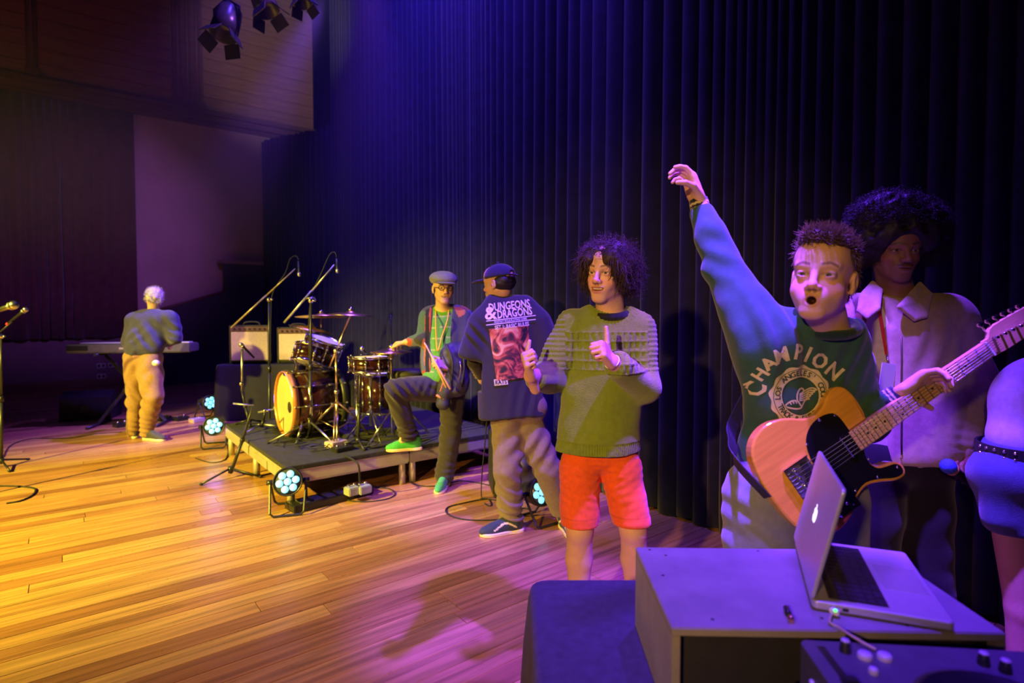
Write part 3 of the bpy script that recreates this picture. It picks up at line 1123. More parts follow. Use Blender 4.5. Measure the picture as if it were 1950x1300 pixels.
# floor tom
fp = P(722, 775, 5.35)
t = thing('floor_tom', 'dark floor tom standing behind the snare', 'drum', (fp[0], fp[1], PH))
drum(t, Matrix.Translation((0, 0, .20)), .20, .36, CHROME, .018, 8)
for k in range(3):
    a = 1 + k * 2.094
    MB().tube([(.215 * math.cos(a), .215 * math.sin(a), .48), (.215 * math.cos(a), .215 * math.sin(a), .06), (.235 * math.cos(a), .235 * math.sin(a), .012)], .008, 6).build('leg', CHROME, t)


def cymbal_mesh(t, c, R, nrm, name='cymbal', mt=BRASS):
    M = frame(c, Vector((1, .1, 0)) - Vector(nrm) * (Vector(nrm).x), nrm)
    prof = [(.006, .030), (.02, .030), (.038, .022), (.05, .012), (R * .6, .004), (R, -.010), (R, -.0125), (R * .6, .0015), (.05, .0095), (.038, .0195), (.006, .027)]
    o = MB().lathe(prof, 48, M=M).build(name, mt, t)
    f = MB().lathe([(.0, .06), (.010, .06), (.010, .05), (.024, .048), (.024, .036), (.010, .034), (.010, .0)], 14, M=M)
    f.build('felt_and_wing_nut', CHROME, o)
    return o


def cymbal_stand(base, tilt, cym, R, nrm, label, legs=.26, mt=CHROME, legang=.3):
    """base on the platform, tilter point and cymbal centre (world)"""
    base = np.asarray(base, float)
    t = thing('cymbal_stand', label, 'cymbal', tuple(base), 'cymbals on stands')
    tl = np.asarray(tilt, float) - base
    cy = np.asarray(cym, float) - base
    MB().cyl((0, 0, .05), tuple(tl * .55), .014, 10).build('lower_tube', mt, t)
    MB().cyl(tuple(tl * .5), tuple(tl), .011, 10).build('upper_tube', mt, t)
    MB().ball(tuple(tl * .54), (.026, .026, .03), 10).build('height_clamp', CHROME, t)
    MB().ball(tuple(tl), (.028, .028, .028), 10).build('tilter', CHROME, t)
    u = unit(cy - tl)
    MB().tube([tl - u * .16, cy - np.asarray(unit(nrm)) * .0], .009, 8).build('boom_rod', mt, t)
    cymbal_mesh(t, tuple(cy), R, nrm)
    for k in range(3):
        a = legang + k * 2.094
        d = np.array([math.cos(a), math.sin(a), 0])
        l = MB()
        for o_ in (-.012, .012):
            s_ = np.array([-d[1], d[0], 0]) * o_
            l.tube([np.array([0, 0, .34]) + s_, d * legs * .55 + s_ + np.array([0, 0, .19]), d * legs + s_ + np.array([0, 0, .014])], .007, 6)
        l.tube([np.array([0, 0, .10]), d * legs * .58 + np.array([0, 0, .17])], .006, 6)
        q = l.build('leg', mt, t)
        MB().ball(tuple(d * legs + np.array([0, 0, .012])), (.02, .02, .013), 8).build('rubber_foot', RUBBER, q)
    return t


b = PZ(642, 838, PH); dep = float(np.dot(b - CAM, _F))
cymbal_stand(b, P(640, 668, dep), P(668, 598, dep + .03), .205, unit((.05, -.02, 1)), 'bronze cymbal on the tallest boom stand with splayed chrome tripod', .30, mat('warm_chrome', (.85, .6, .55), .22, 1., noise=(12, .1)), 2.2)
b = PZ(622, 800, PH); dep = float(np.dot(b - CAM, _F))
cymbal_stand(b, P(611, 640, dep), P(612, 601, dep), .26, unit((.03, .06, 1)), 'wide thin cymbal lying almost level behind the other cymbals', .24)
b = PZ(566, 800, PH); dep = float(np.dot(b - CAM, _F))
cymbal_stand(b + np.array([.05, .05, 0]), P(598, 650, dep), P(592, 625, dep - .1), .215, unit((.20, -.10, 1)), 'tilted bright cymbal over the bass drum', .22)
# hi-hat
b = PZ(741, 848, PH); dep = float(np.dot(b - CAM, _F))
t = thing('hi_hat', 'pair of hi-hat cymbals on a rod under the drummer\'s hand', 'cymbal', tuple(b))
hz = P(745, 668, dep) - b
for sg in (0, 1):
    o = cymbal_mesh(t, (hz[0], hz[1], hz[2] - .02 * sg), .172, (0, 0, 1 - 2 * sg) if sg == 0 else (0.0, .0, -1.0))
MB().cyl((hz[0], hz[1], .1), (hz[0], hz[1], hz[2] + .30), .0045, 8).build('pull_rod', CHROME, t)
MB().cyl((hz[0], hz[1], .1), (hz[0], hz[1], hz[2] - .06), .012, 10).build('stand_tube', CHROME, t)
MB().ball((hz[0], hz[1], hz[2] * .62), (.022, .022, .03), 10).build('height_clamp', CHROME, t)
for k in range(3):
    a = 1.0 + k * 2.094
    MB().tube([(hz[0], hz[1], .30), (hz[0] + .22 * math.cos(a), hz[1] + .22 * math.sin(a), .014)], .0085, 6).build('leg', CHROME, t)
MB().box((hz[0] - .2, hz[1] - .045, .01), (hz[0] + .06, hz[1] + .045, .03), bev=.006).build('foot_plate', STEEL, t)
# throne
tp = P(776, 705, 5.05)
t = thing('drum_throne', 'round black drum stool behind the hi-hat', 'stool', (tp[0], tp[1], PH))
zs = tp[2] - PH
MB().lathe([(0, zs - .075), (.15, zs - .075), (.175, zs - .06), (.18, zs - .02), (.17, zs), (.14, zs + .008), (0, zs + .012)], 28).build('seat', BLACK, t)
MB().cyl((0, 0, .16), (0, 0, zs - .07), .016, 10).build('post', CHROME, t)
for k in range(3):
    a = .2 + k * 2.094
    MB().tube([(0, 0, .26), (.24 * math.cos(a), .24 * math.sin(a), .014)], .010, 6).build('leg', CHROME, t)
# kick pedal
t = thing('kick_pedal', 'chrome kick pedal behind the bass drum', 'pedal', (BX + .56, BY - .02, PH))
MB().box((-.04, -.045, .0), (.26, .045, .012), bev=.004).build('base_plate', STEEL, t)
MB().prism([(-.0, -.04), (.25, -.03), (.25, .03), (0, .04)], .0, .012, M=Matrix.Translation((0, 0, .06)) @ Matrix.Rotation(math.radians(12), 4, 'Y')).build('footboard', STEEL, t)
for sg in (-1, 1):
    MB().cyl((-.01, sg * .05, .01), (-.01, sg * .05, .20), .009, 8).build('post', CHROME, t)
MB().cyl((-.01, -.055, .2), (-.01, .055, .2), .008, 8).build('axle', CHROME, t)
q = MB().cyl((-.01, 0, .2), (-.05, 0, .34), .005, 8).build('beater_rod', CHROME, t)
MB().ball((-.055, 0, .35), (.02, .02, .026), 10).build('beater', WHITE, q)

# small boxes on the deck and the floor
def stomp(px, py, z, w, d, h, label, col, ang=0.3, name='pedal_box'):
    p = PZ(px, py, z)
    t = thing(name, label, 'pedal', (p[0], p[1], z))
    t.rotation_euler = (0, 0, ang)
    MB().box((-w / 2, -d / 2, 0), (w / 2, d / 2, h), bev=.006).build('enclosure', col, t)
    for k in (-1, 1):
        MB().cyl((k * w * .25, d * .1, h), (k * w * .25, d * .1, h + .018), .012, 10).build('footswitch', CHROME, t)
    MB().cyl((0, d * .5, h * .5), (0, d * .5 + .05, h * .5), .009, 8).build('jack_plug', BLACKP, t)
    return t


PINKB = mat('pale_enclosure', (.55, .42, .5), .45, noise=(12, .1))
stomp(640, 850, PH, .16, .11, .05, 'pale effect box on the platform edge', PINKB)
stomp(652, 858, PH, .16, .10, .035, 'black box beside the pale effect box', BLACKP, .2)
GRB = mat('grey_green_enclosure', (.30, .33, .26), .5, noise=(12, .15))
for px, py, c_, lb in ((671, 941, GRB, 'grey-green junction box on the floor left of its twin'), (692, 938, GRB, 'grey-green junction box on the floor right of its twin')):
    stomp(px, py, .058, .10, .09, .06, lb, c_, .15, 'junction_box')
p = on_floor(640, 952)
t = thing('power_rack', 'low black power strip on the floor under the platform edge', 'power strip', p)
t.rotation_euler = (0, 0, .12)
MB().box((-.36, -.08, 0), (.28, .09, .055), bev=.006).build('case', BLACKP, t)
for k in range(5):
    MB().box((-.3 + k * .1, -.06, .055), (-.23 + k * .1, .06, .062), bev=.003).build('socket', mat('grey_socket', (.1, .1, .11), .4, noise=(20, .1)), t)
for px, py, z, lb in ((312, 800, 0, 'small effect pedal on the floor right of the keyboard player'), (345, 800, 0, 'second small pedal beside the far par light'), (232, 812, 0, 'dark foot pedal left of the keyboard player\'s shoes'), (375, 803, 0, 'pale box on the floor near the far par light')):
    stomp(px, py, z, .16, .12, .05, lb, PINKB if 'pale' in lb else BLACKP, .4)


def cable(name, pts, label, r=.0045, m=RUBBER, n=8, group='cables on the stage'):
    p0 = np.asarray(pts[0])
    o = MB().tube([q - p0 for q in catmull(pts, n)], r, 6).build(name, m)
    o.location = tuple(p0)
    return tag(o, label, 'cable', group)


def fl(lst, z=.006):
    return [PZ(a, b_, z) for a, b_ in lst]


cable('cable', fl([(6, 870), (20, 848), (60, 835), (130, 834), (180, 826), (232, 822)]), 'thin black cable from the front microphone to the keyboard pedals')
cable('cable', fl([(0, 925), (38, 926), (66, 930), (62, 942), (40, 953), (12, 958)]), 'short looped black cable at the left edge of the floor', .007)
cable('cable', fl([(372, 872), (400, 880), (426, 876), (434, 862), (432, 845)]), 'black power cable looping round the far par light')
cable('cable', fl([(590, 952), (640, 950), (690, 955), (735, 950), (752, 940), (740, 930), (715, 928)]), 'black cable trailing from the junction boxes')
cable('cable', [PZ(655, 866, PH + .006), PZ(676, 880, PH - .01) + np.array([0, -.05, 0]), PZ(685, 915, .15) + np.array([0, -.0, 0]), PZ(690, 935, .07)], 'dark cable hanging over the platform edge to the junction boxes', .008)
cable('cable', fl([(955, 955), (925, 950), (880, 958), (852, 966), (852, 978), (880, 988), (930, 990), (970, 985), (992, 968), (1010, 970)]), 'big loop of black cable on the floor by the skate shoe')
cable('cable', [P(928, 790, 3.72), P(923, 850, 3.76), P(918, 900, 3.8)] + fl([(917, 945), (925, 960), (935, 962), (930, 950), (915, 948)]), 'thin cable hanging down behind the capped person', .004)
cable('cable', fl([(766, 885), (775, 905), (790, 922), (830, 925), (880, 915), (940, 925)]), 'black cable running under the platform edge towards the speaker')
for i in range(6):
    cx_, cy_ = [(552, 846), (585, 850), (520, 822), (610, 855), (700, 850), (545, 838)][i]
    c = PZ(cx_, cy_, PH + .006)
    rr_ = [.12, .09, .08, .07, .09, .1][i]
    pts = [c + np.array([rr_ * (1 + .25 * math.sin(3.3 * a + i)) * math.cos(a), rr_ * (1 + .2 * math.cos(2.2 * a)) * math.sin(a), .002 * k]) for k, a in enumerate(np.linspace(i, i + 9.5, 18))]
    cable('cable', pts, ['coil of cable at the foot of the pale boom arm stand', 'cable coil by the stand foot near the platform edge', 'cable coil near the squat boom stand', 'small cable coil beside the pale effect box', 'loose cable under the snare drum', 'loose coil before the bass drum head'][i], .004)

# dark rug patches under the kit
# ---- amplifiers on a draped table
AD = 7.45
tl = P(412, 800, AD); tr_ = P(556, 800, AD + .15)
tx = unit([tr_[0] - tl[0], tr_[1] - tl[1], 0])
ty = np.array([-tx[1], tx[0], 0])
TZ = .735
MA = Matrix(((tx[0], ty[0], 0, tl[0]), (tx[1], ty[1], 0, tl[1]), (0, 0, 1, 0), (0, 0, 0, 1)))


def draped_table(name, label, M, w, d, z, seed, mtl):
    t = thing(name, label, 'table', M=M)
    MB().box((.03, .03, z - .03), (w - .03, d - .03, z - .006)).build('table_top', WOODM, t)
    for a in (.06, w - .06):
        for b_ in (.06, d - .06):
            MB().cyl((a, b_, 0), (a, b_, z - .03), .018, 8).build('leg', STEEL, t)
    # cloth: top plus a wavy skirt
    r = np.random.RandomState(seed)
    per = []
    cr = .05
    def arc(cx, cy, a0):
        return [(cx + cr * math.cos(a0 + k * math.pi / 8), cy + cr * math.sin(a0 + k * math.pi / 8)) for k in range(5)]
    per = []
    corners = [arc(cr, cr, math.pi), arc(w - cr, cr, 1.5 * math.pi), arc(w - cr, d - cr, 0), arc(cr, d - cr, .5 * math.pi)]
    for i in range(4):
        per += corners[i]
        a_, b_ = np.array(corners[i][-1]), np.array(corners[(i + 1) % 4][0])
        nseg = max(2, int(np.linalg.norm(b_ - a_) / .03))
        per += [tuple(a_ + (b_ - a_) * k / nseg) for k in range(1, nseg)]
    n = len(per)
    c2 = np.array([w / 2, d / 2])
    vs, fs = [], []
    ph = np.cumsum(r.uniform(.25, .6, n))
    lev = [z, z - .004, z - .012, z - .03, z - .15, z - .35, z - .55, .012]
    outw = [-.012, -.004, .0, .003, .01, .018, .024, .028]
    for j, zz in enumerate(lev):
        am = [0, 0, 0, .001, .008, .014, .018, .02][j]
        for i in range(n):
            p_ = np.array(per[i])
            q_ = np.array(per[(i + 1) % n]) - np.array(per[i - 1])
            nn = np.array([q_[1], -q_[0]]) / (np.linalg.norm(q_) + 1e-9)
            e = outw[j] + am * math.sin(ph[i])
            p2 = p_ + nn * e
            vs.append((p2[0], p2[1], zz))
    for j in range(len(lev) - 1):
        for i in range(n):
            k = (i + 1) % n
            fs.append((j * n + i, (j + 1) * n + i, (j + 1) * n + k, j * n + k))
    mb = MB().add(vs, fs, 0, True)
    mb.f.append(tuple(range(n))); mb.mi.append(0); mb.sm.append(False)
    return t, mb.build('tablecloth', mtl, t)


CLOTH = mat('black_table_cloth', (.016, .015, .02), .8, noise=(40, .2), bump=(150, .15))
draped_table('amplifier_table', 'table draped in black cloth carrying the two cream amplifiers', MA, 1.05, .55, TZ, 3, CLOTH)
TOLEX = mat('black_tolex', (.02, .018, .022), .6, noise=(60, .2), bump=(200, .3))
GRILL = mat('cream_grille_cloth', (.66, .52, .30), .8, noise=(90, .12), bump=(260, .3))


def amp(M, w, h, d, label):
    t = thing('guitar_amplifier', label, 'amplifier', M=M, group='cream-fronted amplifiers')
    MB().box((0, .02, .012), (w, d, h), bev=.015).build('cabinet', TOLEX, t)
    MB().box((.03, .006, .05), (w - .03, .022, h - .085), bev=.006).build('grille', GRILL, t)
    MB().box((.02, .010, h - .078), (w - .02, .022, h - .018), bev=.004).build('control_panel', mat('brown_panel', (.13, .06, .05), .4, noise=(20, .1)), t)
    for k in range(7):
        MB().cyl((.07 + k * (w - .14) / 6, .012, h - .048), (.07 + k * (w - .14) / 6, -.006, h - .048), .011, 10).build('knob', BLACKP, t)
    for a in (0.004, w - .034):
        for z in (.008, h - .03):
            MB().box((a, .012, z), (a + .03, .03, z + .03), bev=.004).build('corner', BLACKM, t)
    MB().tube(catmull([(w * .3, d * .5, h), (w * .34, d * .5, h + .035), (w * .5, d * .5, h + .045), (w * .66, d * .5, h + .035), (w * .7, d * .5, h)], 4), .012, 8).build('handle', BLACK, t)
    for a in (.05, w - .05):
        for b_ in (.05, d - .05):
            MB().cyl((a, b_, 0), (a, b_, .013), .018, 8).build('foot', RUBBER, t)
    return t


def amp_at(pxl, pxr, pyt, pyb, dep, depth, label):
    a, b_ = P(pxl, pyb, dep), P(pxr, pyb, dep)
    w = np.linalg.norm(b_ - a)
    h = (pyb - pyt) / FPX * dep
    return amp(MA @ Matrix.Translation((float(np.dot(a - tl, tx)), .08, TZ)), w, h, depth, label)


amp_at(437, 512, 619, 693, 7.55, .26, 'cream-fronted guitar amplifier on the outer end of the draped table')
amp_at(527, 600, 624, 693, 7.62, .26, 'cream-fronted guitar amplifier half hidden behind the toms')

# ---- keyboard on an X stand
KD = 6.95
ka, kb = P(125, 664, KD), P(362, 672, KD + .25)
kx = unit([kb[0] - ka[0], kb[1] - ka[1], 0])
kz = ka[2]
MK = frame((ka[0], ka[1], kz - .06), (kx[0], kx[1], 0), (0, 0, 1))
kl = float(np.linalg.norm(kb - ka))
t = thing('stage_piano', 'long dark electric piano in front of the bending player', 'keyboard', M=MK)
KBODY = mat('piano_case', (.10, .09, .11), .45, noise=(20, .15))
MB().box((0, 0, 0), (kl, .32, .11), bev=.012).build('case', KBODY, t)
MB().box((.02, .02, .1101), (kl - .02, .15, .113)).build('panel', BLACKP, t)
MB().box((.005, -.004, .035), (.24, -.0005, .095)).build('end_block', BLACKP, t)
MB().box((kl * .42, -.003, .045), (kl * .50, -.0005, .07)).build('badge', mat('pale_badge', (.55, .5, .45), .5, noise=(30, .1)), t)
wk = MB(); nk = 44
for k in range(nk):
    MB().box((.07 + k * (kl - .14) / nk, .17, .110), (.07 + (k + .92) * (kl - .14) / nk, .31, .122), bev=.001).build('key', mat('ivory_key', (.7, .7, .68), .35, noise=(30, .04)), t)
t = thing('keyboard_stand', 'black X-shaped stand under the electric piano', 'stand', M=frame((ka[0], ka[1], 0), (kx[0], kx[1], 0), (0, 0, 1)))
zt = kz - .06
cx_ = kl * .46
for yy, sg in ((.06, 1), (.26, -1)):
    MB().tube([(cx_ - sg * .38, .16 - .02 * sg, .03), (cx_ + sg * .30, .16 - .02 * sg, zt - .02)], .02, 4, smooth=False).build('cross_bar', BLACKM, t)
for sg in (-1, 1):
    MB().tube([(cx_ + sg * .38, -.12, .02), (cx_ + sg * .38, .44, .02)], .018, 6).build('foot_bar', BLACKM, t)
    MB().tube([(cx_ + sg * .30, -.05, zt - .016), (cx_ + sg * .30, .36, zt - .016)], .016, 6).build('support_bar', BLACKM, t)
MB().cyl((cx_ - .04, .10, zt * .48), (cx_ - .04, .22, zt * .48), .035, 12).build('pivot', BLACKP, t)

# ---- wedge monitor
w0 = PZ(112, 803, 0.0)
Mw = frame((w0[0], w0[1], 0), (.93, -.36, 0), (0, 0, 1))
t = thing('stage_monitor', 'black wedge monitor speaker lying on the floor', 'speaker', M=Mw)
MB().prism([(0, 0), (.40, 0), (.46, .17), (.17, .37), (.02, .30)], 0, .58, M=Matrix(((0, 0, 1, 0), (1, 0, 0, 0), (0, 1, 0, 0), (0, 0, 0, 1))), bev=.0).build('cabinet', BLACK, t)
MB().prism([(.0, -.27), (.33, -.27), (.33, .27), (.0, .27)], 0, .012, M=Matrix.Translation((.29, .445, .18)) @ Matrix(((0, 1, 0, 0), (-.83, 0, .56, 0), (.56, 0, .83, 0), (0, 0, 0, 1)))).build('grille', mat('wedge_grille', (.03, .03, .05), .45, noise=(80, .3), bump=(300, .4)), t)
MB().box((.24, -.012, .12), (.34, .004, .2), bev=.004).build('handle', BLACKM, t)
MB().box((-.20, .02, .001), (-.03, .06, .008), bev=.002).build('tape_tab', WHITE, t)

# ---- speaker cabinet behind the capped person
sp = PZ(939, 948, 0)
Ms = frame((sp[0], sp[1], 0), (.86, -.50, 0), (0, 0, 1))
t = thing('speaker_cabinet', 'black bass speaker cabinet standing behind the capped person', 'speaker', M=Ms)
MB().box((0, 0, .01), (.42, .40, .50), bev=.012).build('cabinet', BLACK, t)
MB().lathe([(.165, .0), (.165, .012), (.15, .014), (.13, .004), (.05, -.012 + .016), (.045, .012), (0, .018)], 32, M=Matrix(((1, 0, 0, .24), (0, 0, -1, -.001), (0, 1, 0, .24), (0, 0, 0, 1)))).build('woofer', mat('woofer_cone', (.035, .03, .03), .5, noise=(60, .2)), t)
MB().lathe([(.168, .012), (.178, .012), (.178, .018), (.168, .018)], 32, M=Matrix(((1, 0, 0, .24), (0, 0, -1, -.001), (0, 1, 0, .24), (0, 0, 0, 1))), closed=True).build('woofer_rim', mat('copper_rim', (.35, .2, .12), .4, .6, noise=(30, .15)), t)
for a in (.02, .40):
    for b_ in (.02, .37):
        MB().cyl((a, b_, 0), (a, b_, .011), .016, 8).build('foot', RUBBER, t)

# ---- hanging stage lamps with their pipe
HD = 5.0
pa, pb = P(330, -70, HD + .1), P(760, -70, HD + .1)
pa[2] = pb[2] = 4.52
o = MB().cyl((0, 0, 0), tuple(pb - pa), .024, 12).build('lighting_pipe', BLACKM)
o.location = tuple(pa)
tag(o, 'steel lighting pipe above the stage carrying the hanging lamps', 'pipe')


def hung(px, py, label, aim, s=1.0):
    c = P(px, py, HD)
    t = thing('hanging_spotlight', label, 'stage light', tuple(c), 'lamps on the lighting pipe')
    a = Vector(aim).normalized()
    x = a.cross(Vector((0, 0, 1))).normalized()
    M = frame((0, 0, 0), x, a)
    MB().lathe([(0, -.17), (.07, -.17), (.10, -.12), (.11, 0), (.115, .14), (.105, .14), (.10, .02), (0, .02)], 24, M=M @ Matrix.Diagonal((s, s, s, 1))).build('housing', mat('lamp_black', (.05, .05, .06), .3, noise=(30, .2)), t)
    for k in range(4):
        an = k * math.pi / 2
        Mk = M @ Matrix.Translation((.115 * s * math.cos(an), .115 * s * math.sin(an), .15 * s)) @ Matrix.Rotation(an, 4, 'Z') @ Matrix.Rotation(.5, 4, 'Y')
        MB().box((-.004, -.075 * s, -.01), (.004, .075 * s, .11 * s), M=Mk).build('barn_door', mat('barn_black', (.04, .04, .05), .4, noise=(30, .2)), t)
    top = Vector((0, 0, float(4.52 - c[2]) - .03))
    MB().tube([tuple(x * .125 * s), tuple(x * .13 * s + Vector((0, 0, .12))), tuple(Vector((0, 0, .20))), tuple(-x * .13 * s + Vector((0, 0, .12))), tuple(-x * .125 * s)], .011, 6).build('yoke', BLACKM, t)
    MB().tube([(0, 0, .19), tuple(top)], .014, 8).build('hanger', BLACKM, t)
    MB().box((-.03, -.03, top.z - .03), (.03, .03, top.z + .055), bev=.006).build('pipe_clamp', BLACKM, t)
    return t


hung(432, 42, 'black barn-door lamp hanging nearest the fluted pilaster', (-.25, -.2, -.85))
hung(500, -2, 'violet-lit lamp hanging in the middle of the pipe', (.2, -.3, -.8), .9)
hung(572, -12, 'small lamp hanging at the outer right of the pipe', (.1, -.3, -.9), .7)
# ================================================================== people
FH = unit([math.sin(YAW), math.cos(YAW), 0])     # horizontal view direction
RT = np.array(_R)                                # to the right of the picture
ZU = np.array([0, 0, 1.0])


def fabric(name, bump=(260, .12), rough=.85, sheen=.2, folds=None):
    return mat(name, rough=rough, attr='Col', noise=(45, .10), bump=bump, sheen=sheen, spec=.25)


SKIN = mat('skin', rough=.5, attr='Col', noise=(25, .06), bump=(140, .06), spec=.4)
CLOTHM = fabric('cotton_cloth')
DENIM = fabric('denim_cloth', (300, .2), .9)
KNIT = fabric('knitted_wool', (190, .35), .95, .3)
SHOEM = fabric('shoe_canvas', (200, .15), .7)
HAIRM = mat('hair_strands', rough=.55, attr='Col', noise=(60, .25), spec=.35)
SOLEM = mat('shoe_sole_rubber', (.72, .62, .42), .6, noise=(20, .08))


def vnormals(V, Q):
    n = np.zeros_like(V)
    fn = np.cross(V[Q[:, 2]] - V[Q[:, 0]], V[Q[:, 3]] - V[Q[:, 1]])
    for i in range(4):
        np.add.at(n, Q[:, i], fn)
    return n / (np.linalg.norm(n, axis=1)[:, None] + 1e-12)


class Person:
    def __init__(s, label, base):
        s.base = np.array([base[0], base[1], base[2] if len(base) > 2 else 0.0], float)
        s.o = thing('person', label, 'person', tuple(s.base))
        s.S = Sculpt()
        s.fine = []          # (lo, hi, h)
        s.painters = []

    def build_body(s, skin, h=.012):
        Vs, Qs, n = [], [], 0
        V, Q = s.S.surf(h)
        keep = np.ones(len(Q), bool)
        for lo, hi, hh in s.fine:
            ins = ((V > lo + h) & (V < hi - h)).all(1)
            keep &= ~ins[Q].all(1)
        Vs.append(V); Qs.append(Q[keep]); n = len(V)
        for lo, hi, hh in s.fine:
            v, q = s.S.surf(hh, lo, hi)
            Vs.append(v); Qs.append(q + n); n += len(v)
        V, Q = np.concatenate(Vs), np.concatenate(Qs)
        used = np.zeros(len(V), bool)
        used[Q.ravel()] = True
        mp = np.cumsum(used) - 1
        V, Q = V[used], mp[Q]
        C = np.tile(np.asarray(skin, float), (len(V), 1))
        for f in s.painters:
            f(V, C)
        s.body = mesh_np('body', V - s.base, Q, SKIN, s.o, C)
        return s.body

    def wear(s, name, S, h, m, col, parent=None, paint=None, post=None, lo=None, hi=None):
        V, Q = S.surf(h, lo, hi)
        if post:
            V = post(V, vnormals(V, Q))
        C = np.tile(np.asarray(col, float), (len(V), 1))
        if paint:
            paint(V, C)
        o = mesh_np(name, V - s.base, Q, m, parent or s.o, C)
        return o, V, Q

    def part(s, name, mb, m, parent=None):
        """mesh builder in world coordinates"""
        mb.v = [tuple(np.asarray(q) - s.base) for q in mb.v]
        return mb.build(name, m, parent or s.o)


def axes(fwd, up=ZU):
    f = unit(fwd)
    r = unit(np.cross(f, up))
    u = np.cross(r, f)
    return np.array([r, f, u])


